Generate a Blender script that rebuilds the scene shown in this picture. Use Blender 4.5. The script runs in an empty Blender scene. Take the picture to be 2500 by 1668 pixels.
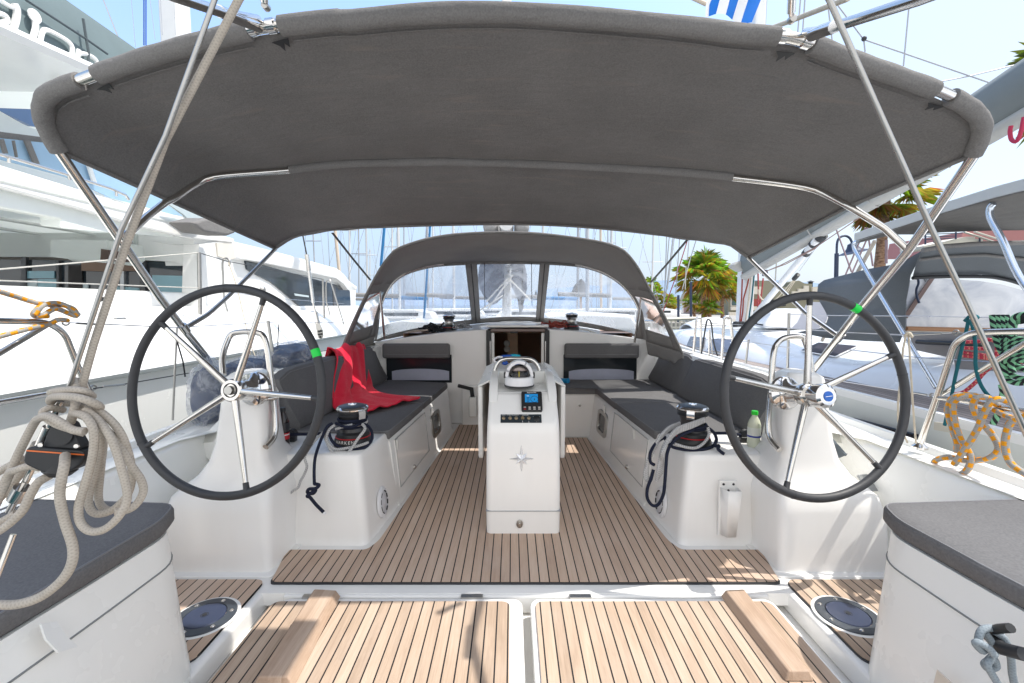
import bpy, bmesh, math, random
from mathutils import Vector, Matrix, noise as mnoise
from mathutils.geometry import tessellate_polygon
R = math.radians
PI = math.pi
random.seed(7)
COL = bpy.context.scene.collection
# ---------------------------------------------------------------- camera model (used to survey the places of things)
FPX, PITCH, CAMH = 1111.0, R(4.6), 1.34
_c, _s = math.cos(PITCH), math.sin(PITCH)
def ray(p):
    u = (p[0]-1250)/FPX; v = (834-p[1])/FPX
    return Vector((u, _c+v*_s, -_s+v*_c))
CAM = Vector((0, 0, CAMH))
def at(p, Y=None, X=None, Z=None, P=None):
    d = ray(p)
    if Y is not None: t = Y/d.y
    elif X is not None: t = X/d.x
    elif Z is not None: t = (Z-CAMH)/d.z
    else:
        p0, n = P; t = (Vector(p0)-CAM).dot(n)/d.dot(n)
    return CAM+d*t
def _crop(ox, oy, k): return lambda x, y: (ox+x/k, oy+y/k)
TL, TC, TR = _crop(0, 0, 2.798), _crop(830, 0, 2.798), _crop(1660, 0, 2.798)
ML, MC, MR = _crop(0, 554, 2.798), _crop(830, 554, 2.798), _crop(1660, 554, 2.798)
BL, BC, BR = _crop(0, 1108, 2.798), _crop(830, 1108, 2.798), _crop(1660, 1108, 2.798)
VV = _crop(0, 0, 0.94)
C2 = _crop(1120, 840, 6.528)
WL = _crop(640, 960, 4.9)
WR = _crop(1520, 960, 4.125)
TK = _crop(0, 920, 2.702)
RP = _crop(2200, 740, 3.41)
PM = _crop(1560, 560, 4.352)
RB = _crop(2000, 420, 4.7)
SL = _crop(0, 0, 5.222)
# ---------------------------------------------------------------- mesh helpers
def box(bm, x0, x1, y0, y1, z0, z1):
    v = [bm.verts.new(p) for p in ((x0,y0,z0),(x1,y0,z0),(x1,y1,z0),(x0,y1,z0),(x0,y0,z1),(x1,y0,z1),(x1,y1,z1),(x0,y1,z1))]
    for f in ((3,2,1,0),(4,5,6,7),(0,1,5,4),(1,2,6,5),(2,3,7,6),(3,0,4,7)): bm.faces.new([v[i] for i in f])
def hexa(bm, pts):
    """eight corners, bottom ring then top ring"""
    v = [bm.verts.new(p) for p in pts]
    for f in ((3,2,1,0),(4,5,6,7),(0,1,5,4),(1,2,6,5),(2,3,7,6),(3,0,4,7)): bm.faces.new([v[i] for i in f])
def prism(bm, poly, vec):
    """closed solid from a planar polygon pushed along vec"""
    vec = Vector(vec); n = len(poly)
    a = [bm.verts.new(p) for p in poly]; b = [bm.verts.new(Vector(p)+vec) for p in poly]
    bm.faces.new(a); bm.faces.new(b[::-1])
    for i in range(n): bm.faces.new((a[i], b[i], b[(i+1) % n], a[(i+1) % n]))
def prism_z(bm, poly, z0, z1): prism(bm, [(p[0], p[1], z0) for p in poly], (0, 0, z1-z0))
def loft(bm, rings, closed=True, cap=True):
    R_ = [[bm.verts.new(p) for p in r] for r in rings]
    n = len(R_[0])
    for a, b in zip(R_, R_[1:]):
        for i in range(n if closed else n-1):
            j = (i+1) % n
            try: bm.faces.new((a[i], a[j], b[j], b[i]))
            except ValueError: pass
    if cap and closed:
        bm.faces.new(R_[0][::-1]); bm.faces.new(R_[-1])
    return R_
def sheet(bm, f, nu, nv):
    """open grid surface f(u,v) with uv"""
    uvl = bm.loops.layers.uv.verify()
    g = [[bm.verts.new(f(i/nu, j/nv)) for j in range(nv+1)] for i in range(nu+1)]
    for i in range(nu):
        for j in range(nv):
            fc = bm.faces.new((g[i][j], g[i+1][j], g[i+1][j+1], g[i][j+1]))
            for l, (a, b) in zip(fc.loops, ((i,j),(i+1,j),(i+1,j+1),(i,j+1))): l[uvl].uv = (a/nu, b/nv)
    return g
def smooth_pts(pts, k=8, closed=False):
    P = [Vector(p) for p in pts]
    n = len(P)
    if n < 3: return P
    out = []
    rng = n if closed else n-1
    for i in range(rng):
        p0 = P[(i-1) % n] if (closed or i > 0) else P[0]*2-P[1]
        p1, p2 = P[i], P[(i+1) % n]
        p3 = P[(i+2) % n] if (closed or i+2 < n) else P[-1]*2-P[-2]
        for j in range(k):
            t = j/k; t2, t3 = t*t, t*t*t
            out.append(0.5*((2*p1)+(p2-p0)*t+(2*p0-5*p1+4*p2-p3)*t2+(3*p1-p0-3*p2+p3)*t3))
    if not closed: out.append(P[-1].copy())
    return out
def fillet(pts, r, k=6):
    """polyline with rounded corners"""
    P = [Vector(p) for p in pts]; out = [P[0]]
    for i in range(1, len(P)-1):
        a, b, c_ = P[i-1], P[i], P[i+1]
        d1, d2 = (a-b), (c_-b)
        rr = min(r, d1.length*0.45, d2.length*0.45)
        s, e = b+d1.normalized()*rr, b+d2.normalized()*rr
        for j in range(k+1):
            t = j/k; out.append(s*(1-t)**2+b*2*t*(1-t)+e*t*t)
    out.append(P[-1]); return out
def tube(bm, pts, r, n=10, closed=False, caps=True, flat=None):
    P = [Vector(p) for p in pts]
    P = [p for i, p in enumerate(P) if i == 0 or (p-P[i-1]).length > 1e-6]
    m = len(P)
    uvl = bm.loops.layers.uv.verify()
    T = []
    for i in range(m):
        if closed: d = P[(i+1) % m]-P[i-1]
        else: d = P[min(i+1, m-1)]-P[max(i-1, 0)]
        T.append(d.normalized() if d.length > 1e-9 else Vector((0, 0, 1)))
    up = Vector((0, 0, 1)) if abs(T[0].z) < 0.9 else Vector((1, 0, 0))
    nrm = T[0].cross(up).normalized()
    rings, L, acc = [], [], 0.0
    for i in range(m):
        if i: acc += (P[i]-P[i-1]).length; nrm = (nrm-T[i]*nrm.dot(T[i])); nrm = nrm.normalized() if nrm.length > 1e-9 else T[i].orthogonal().normalized()
        L.append(acc)
        b = T[i].cross(nrm)
        rr = r(i/(m-1)) if callable(r) else r
        ra, rb = (rr, rr) if flat is None else (rr, rr*flat)
        rings.append([bm.verts.new(P[i]+nrm*(ra*math.cos(2*PI*k/n))+b*(rb*math.sin(2*PI*k/n))) for k in range(n)])
    rng = m if closed else m-1
    for i in range(rng):
        a, b = rings[i], rings[(i+1) % m]
        off = 0
        if closed and i == m-1:
            off = min(range(n), key=lambda o: (a[0].co-b[o].co).length)
        l0 = L[i]; l1 = L[i+1] if i+1 < m else L[i]+(P[0]-P[i]).length
        for k in range(n):
            f = bm.faces.new((a[k], a[(k+1) % n], b[(k+1+off) % n], b[(k+off) % n]))
            for lp, uv in zip(f.loops, ((l0, k/n), (l0, (k+1)/n), (l1, (k+1)/n), (l1, k/n))): lp[uvl].uv = uv
    if caps and not closed:
        bm.faces.new(rings[0][::-1]); bm.faces.new(rings[-1])
def lathe(bm, prof, M=None, n=28, cap=True):
    """profile [(r,z)] spun about z, placed by M"""
    M = M or Matrix.Identity(4)
    rings = [[M @ Vector((r*math.cos(2*PI*k/n), r*math.sin(2*PI*k/n), z)) for k in range(n)] for r, z in prof]
    loft(bm, rings, True, cap)
def frame_m(o, z, x=None):
    """matrix with origin o and z axis along z"""
    z = Vector(z).normalized()
    x = Vector(x) if x is not None else (Vector((1, 0, 0)) if abs(z.x) < 0.9 else Vector((0, 1, 0)))
    x = (x-z*x.dot(z)).normalized(); y = z.cross(x)
    M = Matrix((x, y, z)).transposed().to_4x4(); M.translation = Vector(o); return M
def rrect(x0, x1, y0, y1, r, k=5):
    out = []
    for cx, cy, a in ((x1-r, y1-r, 0), (x0+r, y1-r, 90), (x0+r, y0+r, 180), (x1-r, y0+r, 270)):
        for j in range(k+1):
            t = R(a+90*j/k); out.append((cx+r*math.cos(t), cy+r*math.sin(t)))
    return out
def round_poly(poly, r, k=4):
    P = [Vector((p[0], p[1])) for p in poly]; n = len(P); out = []
    for i in range(n):
        a, b, c_ = P[i-1], P[i], P[(i+1) % n]
        ri = r[i] if isinstance(r, (list, tuple)) else r
        d1, d2 = a-b, c_-b
        rr = min(ri, d1.length*.45, d2.length*.45)
        if rr < 1e-5: out.append(tuple(b)); continue
        s, e = b+d1.normalized()*rr, b+d2.normalized()*rr
        for j in range(k+1):
            t = j/k; out.append(tuple(s*(1-t)**2+b*2*t*(1-t)+e*t*t))
    return out
# ---------------------------------------------------------------- objects
OFF = {}
def tag(o, label=None, cat=None, group=None, kind=None):
    if label: o['label'] = label
    if cat: o['category'] = cat
    if group: o['group'] = group
    if kind: o['kind'] = kind
    return o
def thing(name, label, cat, loc=(0, 0, 0), group=None):
    o = bpy.data.objects.new(name, None); COL.objects.link(o); o.empty_display_size = 0.05
    o.location = loc; OFF[o.name] = Vector(loc)
    return tag(o, label, cat, group)
def obj(name, bm, mat, parent=None, label=None, cat=None, group=None, kind=None, bevel=None, seg=2, ang=35, solid=None, subsurf=0, sm=True):
    bmesh.ops.remove_doubles(bm, verts=bm.verts, dist=1e-5)
    bmesh.ops.recalc_face_normals(bm, faces=bm.faces)
    if parent is not None: off = OFF[parent.name]
    else:
        xs = [v.co for v in bm.verts]
        mn = [min(v[i] for v in xs) for i in range(3)]; mx = [max(v[i] for v in xs) for i in range(3)]
        off = Vector(((mn[0]+mx[0])/2, (mn[1]+mx[1])/2, mn[2]))
    for v in bm.verts: v.co -= off
    me = bpy.data.meshes.new(name); bm.to_mesh(me); bm.free()
    for p in me.polygons: p.use_smooth = sm
    if sm: me.set_sharp_from_angle(angle=R(ang))
    o = bpy.data.objects.new(name, me); COL.objects.link(o)
    me.materials.append(mat)
    if parent is not None: o.parent = parent
    else: o.location = off
    OFF[o.name] = off
    if solid:
        m = o.modifiers.new('thick', 'SOLIDIFY'); m.thickness = solid; m.offset = 0
    if subsurf:
        m = o.modifiers.new('sub', 'SUBSURF'); m.levels = m.render_levels = subsurf
    if bevel:
        m = o.modifiers.new('bev', 'BEVEL'); m.width = bevel; m.segments = seg; m.limit_method = 'ANGLE'; m.angle_limit = R(ang); m.harden_normals = True
    return tag(o, label, cat, group, kind)
def B(): return bmesh.new()
def otube(name, pts, r, mat, parent=None, n=10, closed=False, flat=None, **k):
    bm = B(); tube(bm, pts, r, n, closed, True, flat); return obj(name, bm, mat, parent, ang=60, **k)
def obox(name, x0, x1, y0, y1, z0, z1, mat, parent=None, bevel=.004, **k):
    bm = B(); box(bm, x0, x1, y0, y1, z0, z1); return obj(name, bm, mat, parent, bevel=bevel, **k)
def copy_tree(o, loc=None, parent=None):
    c_ = o.copy(); COL.objects.link(c_)
    if parent is not None: c_.parent = parent
    if loc is not None: c_.location = loc
    for ch in [x for x in bpy.data.objects if x.parent == o]: copy_tree(ch, None, c_)
    return c_
def text(s, size, M, mat, parent, name='lettering', extrude=.0004):
    cu = bpy.data.curves.new(name, 'FONT'); cu.body = s; cu.size = size; cu.align_x = 'CENTER'; cu.align_y = 'CENTER'; cu.extrude = extrude
    cu.materials.append(mat)
    tmp = bpy.data.objects.new(name, cu); COL.objects.link(tmp)
    dg = bpy.context.evaluated_depsgraph_get(); me = bpy.data.meshes.new_from_object(tmp.evaluated_get(dg)); bpy.data.objects.remove(tmp)
    M = M.copy(); M.translation = M.translation-OFF[parent.name]; me.transform(M); me.name = name
    o = bpy.data.objects.new(name, me); COL.objects.link(o); o.parent = parent; OFF[o.name] = OFF[parent.name]
    if not me.materials: me.materials.append(mat)
    return o
# ---------------------------------------------------------------- materials
class N:
    """tiny node-graph writer"""
    def __init__(self, name):
        self.m = bpy.data.materials.new(name); self.m.use_nodes = True
        self.t = self.m.node_tree; self.t.nodes.clear()
        self.out = self.t.nodes.new('ShaderNodeOutputMaterial')
    def n(self, typ, ins=None, **at_):
        nd = self.t.nodes.new(typ)
        for k, v in at_.items(): setattr(nd, k, v)
        for k, v in (ins or {}).items(): self.set(nd, k, v)
        return nd
    def set(self, nd, k, v):
        s = nd.inputs[k]
        if hasattr(v, 'bl_idname') and hasattr(v, 'outputs'): self.t.links.new(v.outputs[0], s)
        elif isinstance(v, bpy.types.NodeSocket): self.t.links.new(v, s)
        else:
            if isinstance(v, (tuple, list)) and len(v) == 3 and s.type == 'RGBA': v = (*v, 1)
            s.default_value = v
    def math(self, op, a, b=0.0, c=0.0): return self.n('ShaderNodeMath', {0: a, 1: b, 2: c}, operation=op)
    def mix(self, fac, a, b, blend='MIX'):
        nd = self.n('ShaderNodeMix', data_type='RGBA', blend_type=blend)
        self.set(nd, 0, fac); self.set(nd, 6, a); self.set(nd, 7, b)
        return nd.outputs[2]
    def noise(self, vec, scale, detail=3, rough=.5, dist=0.0): return self.n('ShaderNodeTexNoise', {'Vector': vec, 'Scale': scale, 'Detail': detail, 'Roughness': rough, 'Distortion': dist})
    def ramp(self, fac, stops, interp='LINEAR'):
        nd = self.n('ShaderNodeValToRGB', {0: fac}); cr = nd.color_ramp; cr.interpolation = interp
        while len(cr.elements) > len(stops): cr.elements.remove(cr.elements[-1])
        while len(cr.elements) < len(stops): cr.elements.new(0.5)
        for e, (p, c_) in zip(cr.elements, stops): e.position = p; e.color = (*c_, 1) if len(c_) == 3 else c_
        return nd
    def pos(self): return self.n('ShaderNodeNewGeometry').outputs['Position']
    def scaled(self, v, s): return self.n('ShaderNodeMapping', {'Vector': v, 'Scale': s})
    def bump(self, h, strength=.2, dist=.01): return self.n('ShaderNodeBump', {'Height': h, 'Strength': strength, 'Distance': dist})
    def pbr(self, **ins):
        nd = self.n('ShaderNodeBsdfPrincipled')
        for k, v in ins.items(): self.set(nd, k.replace('_', ' '), v)
        self.t.links.new(nd.outputs[0], self.out.inputs[0]); return nd
    def surf(self, nd): self.t.links.new(nd.outputs[0], self.out.inputs[0])
def plain(name, col, rough=.5, metal=0.0, var=.06, scale=6.0, bump=0.0, bscale=200.0, **extra):
    g = N(name); p = g.pos()
    nz = g.noise(p, scale, 4, .6)
    f = g.math('MULTIPLY_ADD', nz.outputs[0], var*2, 1-var)
    c_ = g.mix(1.0, col, g.n('ShaderNodeCombineColor', {0: f, 1: f, 2: f}), 'MULTIPLY')
    rg = g.math('MULTIPLY_ADD', g.noise(p, scale*3, 3).outputs[0], .15, rough-.075)
    ins = dict(Base_Color=c_, Roughness=rg, Metallic=metal)
    if bump: ins['Normal'] = g.bump(g.noise(p, bscale, 2), bump, .002)
    ins.update(extra)
    g.pbr(**ins); return g.m
def gelcoat(name, col, rough=.22, dirt=.10):
    g = N(name); p = g.pos()
    n1 = g.noise(p, 1.7, 5, .6); n2 = g.noise(g.scaled(p, (6, 6, 1.2)), 2.0, 4, .65)
    f = g.math('MULTIPLY', g.ramp(n2, [(.46, (0,0,0)), (.85, (1,1,1))]).outputs[0], dirt*1.1)
    f = g.math('MAXIMUM', f, 0.0)
    c_ = g.mix(f, col, (col[0]*.62, col[1]*.6, col[2]*.55))
    rg = g.math('MULTIPLY_ADD', n1.outputs[0], .22, rough-.08)
    g.pbr(Base_Color=c_, Roughness=rg, Normal=g.bump(g.noise(p, 5.0, 2), .04, .02), Specular_IOR_Level=.5); return g.m
def fabric(name, col, var=.12, weave=700.0, bump=.25, trans=0.0, wr=.0, streak=None):
    g = N(name); p = g.pos()
    n1 = g.noise(p, 3.0, 4, .6); n2 = g.noise(g.scaled(p, (18, 4, 18)), 8.0, 3, .7); n3 = g.noise(p, weave*.5, 2)
    f = g.math('ADD', g.math('MULTIPLY_ADD', n1.outputs[0], var*2, 1-var*1.5), g.math('MULTIPLY_ADD', n2.outputs[0], var*1.2, -var*.6))
    f = g.math('ADD', f, g.math('MULTIPLY_ADD', n3.outputs[0], .5, -.25))
    c_ = g.mix(1.0, col, g.n('ShaderNodeCombineColor', {0: f, 1: f, 2: f}), 'MULTIPLY')
    if streak:
        ns = g.noise(g.scaled(p, (1.1, 9, 3)), 2.2, 3, .55, .4)
        c_ = g.mix(g.math('MULTIPLY', g.ramp(ns, [(.60, (0,0,0)), (.72, (1,1,1))]).outputs[0], .22), c_, streak)
    h = n3
    if wr: h = g.math('ADD', g.math('MULTIPLY', n3.outputs[0], .35), g.math('MULTIPLY', g.noise(g.scaled(p, (3, 9, 9)), 3.0, 3, .5, .6).outputs[0], wr))
    nrm = g.bump(h, bump, .004 if not wr else .02)
    if not trans:
        g.pbr(Base_Color=c_, Roughness=.88, Normal=nrm, Specular_IOR_Level=.08)
    else:
        a = g.n('ShaderNodeBsdfPrincipled'); g.set(a, 'Base Color', c_); g.set(a, 'Roughness', .9); g.set(a, 'Normal', nrm); g.set(a, 'Specular IOR Level', .15)
        b = g.n('ShaderNodeBsdfTranslucent', {'Color': g.mix(1.0, c_, (1, .93, .86), 'MULTIPLY')})
        mx = g.n('ShaderNodeMixShader', {0: trans, 1: a, 2: b}); g.surf(mx)
    return g.m
def teak(name, cols, pitch=.0475, phase=0.0, seam=.0045, dust=0.0, seams=True):
    g = N(name); p = g.pos()
    x = g.n('ShaderNodeSeparateXYZ', {0: p})
    q = g.math('DIVIDE', g.math('ADD', x.outputs[0], phase), pitch)
    fr = g.math('FRACT', q); fl = g.math('FLOOR', q)
    wn = g.n('ShaderNodeTexWhiteNoise', {'W': fl}, noise_dimensions='1D')
    ofs = g.n('ShaderNodeCombineXYZ', {0: g.math('MULTIPLY', wn.outputs[0], 31.0), 1: g.math('MULTIPLY', wn.outputs[0], 17.0), 2: 0.0})
    pv = g.n('ShaderNodeVectorMath', {0: p, 1: ofs}, operation='ADD')
    gr = g.noise(g.scaled(pv, (60, 2.6, 60)), 2.4, 5, .65, .3)
    gr2 = g.noise(g.scaled(pv, (9, 1.2, 9)), 1.6, 4, .6, .6)
    f = g.math('ADD', g.math('MULTIPLY', gr.outputs[0], .45), g.math('MULTIPLY', gr2.outputs[0], .55))
    f = g.math('ADD', f, g.math('MULTIPLY_ADD', wn.outputs[0], .22, -.11))
    c_ = g.ramp(f, [(.22, cols[0]), (.5, cols[1]), (.78, cols[2])]).outputs[0]
    st = g.noise(g.scaled(p, (2.5, 1.3, 1)), 2.3, 4, .6)
    c_ = g.mix(g.math('MULTIPLY', g.ramp(st, [(.45, (0,0,0)), (.7, (1,1,1))]).outputs[0], .35), c_, (cols[2][0]*.9, cols[2][1]*.93, cols[2][2]))
    if seams:
        sm = g.math('LESS_THAN', fr, seam/pitch)
        c_ = g.mix(sm, c_, (.018, .018, .020))
        h = g.math('SUBTRACT', g.math('MULTIPLY', gr.outputs[0], .25), sm)
    else: h = gr
    g.pbr(Base_Color=c_, Roughness=.72, Normal=g.bump(h, .35, .002), Specular_IOR_Level=.25); return g.m
def ropem(name, base, fleck=None, period=.05, duty=.35, helix=False):
    """braid along the uv: u metres along the rope, v turns round it"""
    g = N(name); uv = g.n('ShaderNodeUVMap')
    s = g.n('ShaderNodeSeparateXYZ', {0: uv})
    u, v = s.outputs[0], s.outputs[1]
    a = g.math('SINE', g.math('MULTIPLY', g.math('ADD', g.math('MULTIPLY', u, 135.0), g.math('MULTIPLY', v, 4.0)), 2*PI))
    b = g.math('SINE', g.math('MULTIPLY', g.math('SUBTRACT', g.math('MULTIPLY', u, 135.0), g.math('MULTIPLY', v, 4.0)), 2*PI))
    h = g.math('MAXIMUM', a, b)
    sh = g.math('MULTIPLY_ADD', h, .12, .93)
    c_ = base
    if fleck:
        k = g.math('FRACT', g.math('ADD', g.math('DIVIDE', u, period), g.math('MULTIPLY', v, 2.0) if helix else g.math('MULTIPLY', g.math('ROUND', g.math('MULTIPLY', v, 4.0)), .5)))
        msk = g.math('LESS_THAN', k, duty)
        c_ = g.mix(msk, base, fleck)
    dn = g.noise(g.pos(), 40, 3)
    f = g.math('MULTIPLY', sh, g.math('MULTIPLY_ADD', dn.outputs[0], .35, .82))
    c_ = g.mix(1.0, c_, g.n('ShaderNodeCombineColor', {0: f, 1: f, 2: f}), 'MULTIPLY')
    g.pbr(Base_Color=c_, Roughness=.85, Normal=g.bump(h, .3, .0008), Specular_IOR_Level=.2); return g.m
def clear(name, tint=(.93, .95, .97), haze=.08, hazecol=(.8, .85, .92), streaky=.25, wr=.25, ior=1.22):
    g = N(name); p = g.pos()
    nz = g.noise(g.scaled(p, (2.2, 2.2, .9)), 2.4, 4, .6, .8)
    nrm = g.bump(nz, wr, .03)
    tr = g.n('ShaderNodeBsdfTransparent', {'Color': tint})
    df = g.n('ShaderNodeBsdfTranslucent', {'Color': hazecol})
    df2 = g.n('ShaderNodeBsdfDiffuse', {'Color': hazecol})
    dd = g.n('ShaderNodeMixShader', {0: .5, 1: df, 2: df2})
    gl = g.n('ShaderNodeBsdfGlossy', {'Color': (1, 1, 1), 'Roughness': .06, 'Normal': nrm})
    f = g.math('MULTIPLY_ADD', g.ramp(nz, [(.38, (0,0,0)), (.66, (1,1,1))]).outputs[0], streaky, haze)
    m1 = g.n('ShaderNodeMixShader', {0: f, 1: tr, 2: dd})
    fr = g.n('ShaderNodeFresnel', {'IOR': ior, 'Normal': nrm})
    m2 = g.n('ShaderNodeMixShader', {0: fr, 1: m1, 2: gl}); g.surf(m2)
    return g.m
def darkglass(name, col=(.02, .025, .03), rough=.04, refl=.5):
    return plain(name, col, rough+.05, 0, .1, 2.0, Specular_IOR_Level=refl)
WHITE = gelcoat('gelcoat_white', (.88, .87, .85), .15, .06)
WHITE2 = gelcoat('gelcoat_ivory', (.86, .86, .83), .25, .03)
NONSKID = plain('nonskid_white', (.74, .745, .74), .6, 0, .05, 3, .35, 420)
TEAK = teak('teak_sole', ((.42, .295, .22), (.56, .41, .31), (.67, .525, .415)), phase=.012, seam=.0056)  # colour lifted against the bimini shade; the sunlit hatch keeps a darker copy
TEAK2 = teak('teak_hatch', ((.33, .24, .175), (.48, .36, .27), (.60, .48, .375)), phase=.02, seam=.0058)
WOOD = teak('teak_block', ((.34, .235, .165), (.48, .35, .26), (.60, .465, .36)), seams=False)
FAB = fabric('canvas_charcoal', (.25, .245, .242), .16, 260, .25, .34, .8, (.36, .31, .27))
FAB2 = fabric('canvas_trim', (.245, .238, .232), .16, 300, .3, .15, 1.2)
FABS = fabric('canvas_sprayhood', (.36, .355, .35), .12, 300, .2, .25, .6)
CUSH = fabric('cushion_grey', (.165, .163, .166), .14, 280, .35)
PIPING = fabric('piping_grey', (.21, .21, .22), .1, 1200, .2)
STEEL = plain('stainless', (.66, .635, .60), .17, 1.0, .05, 30)
CHROME = plain('chrome', (.72, .71, .70), .11, 1.0, .03, 30)
STEELD = plain('stainless_dull', (.44, .43, .41), .3, 1.0, .1, 30)
LEATHER = plain('rim_leather', (.035, .036, .04), .52, 0, .2, 20, .3, 350)
BLACK = plain('black_plastic', (.018, .019, .021), .42, 0, .15, 20)
BLACKR = plain('black_rubber', (.03, .032, .036), .6, 0, .2, 30)
DARKIN = plain('dark_interior', (.03, .022, .017), .6)
WINGLASS = darkglass('tinted_glass')
VINYL = clear('clear_vinyl', haze=.17, streaky=.32)
VINYL2 = clear('side_vinyl', haze=.22, streaky=.45, hazecol=(.9, .92, .95), wr=0.0, ior=1.04)
# ================================================================ camera, world, sun
scn = bpy.context.scene
cam_d = bpy.data.cameras.new('camera'); cam = bpy.data.objects.new('camera', cam_d); COL.objects.link(cam)
cam.location = CAM; cam.rotation_euler = (R(90)-PITCH, 0, 0)
cam_d.sensor_width = 36.0; cam_d.lens = FPX/2500*36.0; cam_d.clip_start = .05; cam_d.clip_end = 20000
scn.camera = cam
SKY_GAIN = (2.7, 2.9, 2.95)
SUN_EL, SUN_AZ = R(61.5), R(93)         # azimuth measured clockwise from +Y (the bow)
w = bpy.data.worlds.new('World'); scn.world = w; w.use_nodes = True
nt = w.node_tree; nt.nodes.clear()
wo = nt.nodes.new('ShaderNodeOutputWorld'); bg = nt.nodes.new('ShaderNodeBackground'); sk = nt.nodes.new('ShaderNodeTexSky')
sk.sky_type = 'NISHITA'; sk.sun_disc = False; sk.sun_elevation = SUN_EL; sk.sun_rotation = SUN_AZ
sk.altitude = 0; sk.air_density = 1.0; sk.dust_density = 1.6; sk.ozone_density = 1.2
bg.inputs[1].default_value = .15
def wn(t, **k):
    n_ = nt.nodes.new(t)
    for a_, b_ in k.items(): setattr(n_, a_, b_)
    return n_
# summer haze over the sky texture: whiter towards the horizon and towards the sunny starboard side
gain = wn('ShaderNodeMix', data_type='RGBA', blend_type='MULTIPLY'); gain.inputs[0].default_value = 1; gain.inputs[7].default_value = (SKY_GAIN[0], SKY_GAIN[1], SKY_GAIN[2], 1)
nt.links.new(sk.outputs[0], gain.inputs[6])
tc = wn('ShaderNodeTexCoord'); sx_ = wn('ShaderNodeSeparateXYZ'); nt.links.new(tc.outputs['Generated'], sx_.inputs[0])
hz = wn('ShaderNodeMapRange', interpolation_type='SMOOTHSTEP'); hz.inputs[1].default_value = 0.0; hz.inputs[2].default_value = .62; hz.inputs[3].default_value = .92; hz.inputs[4].default_value = .12
nt.links.new(sx_.outputs[2], hz.inputs[0])
hx = wn('ShaderNodeMapRange', interpolation_type='SMOOTHSTEP'); hx.inputs[1].default_value = -.1; hx.inputs[2].default_value = .75; hx.inputs[3].default_value = 0; hx.inputs[4].default_value = .8
nt.links.new(sx_.outputs[0], hx.inputs[0])
mxx = wn('ShaderNodeMath', operation='MAXIMUM'); nt.links.new(hz.outputs[0], mxx.inputs[0]); nt.links.new(hx.outputs[0], mxx.inputs[1])
hzm = wn('ShaderNodeMix', data_type='RGBA'); nt.links.new(mxx.outputs[0], hzm.inputs[0]); nt.links.new(gain.outputs[2], hzm.inputs[6])
hy = wn('ShaderNodeMapRange', interpolation_type='SMOOTHSTEP'); hy.inputs[1].default_value = .05; hy.inputs[2].default_value = -.75; hy.inputs[3].default_value = 0; hy.inputs[4].default_value = 1.0  # sky astern brightened as added fill light for the cockpit
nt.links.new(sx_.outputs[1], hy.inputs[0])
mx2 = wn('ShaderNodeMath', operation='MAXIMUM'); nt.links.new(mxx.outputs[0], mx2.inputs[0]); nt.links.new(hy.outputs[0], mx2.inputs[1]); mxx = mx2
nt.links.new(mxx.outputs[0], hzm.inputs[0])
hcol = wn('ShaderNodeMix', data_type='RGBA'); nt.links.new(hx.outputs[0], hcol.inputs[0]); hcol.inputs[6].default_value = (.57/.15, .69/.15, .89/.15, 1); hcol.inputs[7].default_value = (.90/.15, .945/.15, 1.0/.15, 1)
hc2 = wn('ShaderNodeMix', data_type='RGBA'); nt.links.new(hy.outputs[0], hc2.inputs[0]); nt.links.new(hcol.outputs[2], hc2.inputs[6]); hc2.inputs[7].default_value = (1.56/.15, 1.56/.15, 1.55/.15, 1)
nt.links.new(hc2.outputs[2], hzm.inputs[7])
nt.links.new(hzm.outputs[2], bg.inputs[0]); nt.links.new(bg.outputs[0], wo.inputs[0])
sd = bpy.data.lights.new('sun', 'SUN'); sun = bpy.data.objects.new('sun', sd); COL.objects.link(sun)
sd.energy = 5.0; sd.angle = R(.53); sd.color = (1, .95, .87)
sdir = Vector((math.sin(SUN_AZ)*math.cos(SUN_EL), math.cos(SUN_AZ)*math.cos(SUN_EL), math.sin(SUN_EL)))
sun.rotation_euler = sdir.to_track_quat('Z', 'Y').to_euler(); sun.location = sdir*40
scn.view_settings.view_transform = 'Standard'; scn.view_settings.look = 'None'; scn.view_settings.exposure = 0; scn.view_settings.gamma = 1
scn.cycles.max_bounces = 10; scn.cycles.diffuse_bounces = 8; scn.cycles.transparent_max_bounces = 24; scn.cycles.use_denoising = True
try: scn.cycles.denoiser = 'OPENIMAGEDENOISE'
except Exception: pass

# ================================================================ own yacht
XC = .065
def X(s, d): return XC+s*d
def hw(Y): return .82-.066*(Y-2.42)            # half width of the teak well
Y0 = thing('sailing_yacht', 'white sailing yacht whose teak soled twin wheel cockpit fills the photo', 'sailboat', (XC, 2.5, 0))
# --- sole: white tray and teak
bm = B()
tray = [(X(-1, 2.0), 2.02), (X(1, 2.0), 2.02), (X(1, 2.0), 2.6), (X(1, 1.0), 2.6), (X(1, 1.0), 5.4), (X(-1, 1.0), 5.4), (X(-1, 1.0), 2.6), (X(-1, 2.0), 2.6)]
prism_z(bm, tray, -.06, 0); obj('cockpit_tray', bm, WHITE, Y0)
pl = [(X(-1, 1.225), 2.09), (X(1, 1.225), 2.09), (X(1, 1.285), 2.375), (X(1, hw(2.42)+.035), 2.375), (X(1, hw(2.47)), 2.47), (X(1, hw(4.47)), 4.47), (X(1, .38), 4.47), (X(1, .38), 4.97), (X(-1, hw(4.97)), 4.97), (X(-1, hw(2.47)), 2.47), (X(-1, hw(2.42)+.035), 2.375), (X(-1, 1.285), 2.375)]
bm = B(); prism_z(bm, round_poly(pl, [.03, .03, .02, .03, .06, .01, .01, .01, .01, .06, .03, .02]), .001, .014)
obj('cockpit_sole', bm, TEAK, Y0)
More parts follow.
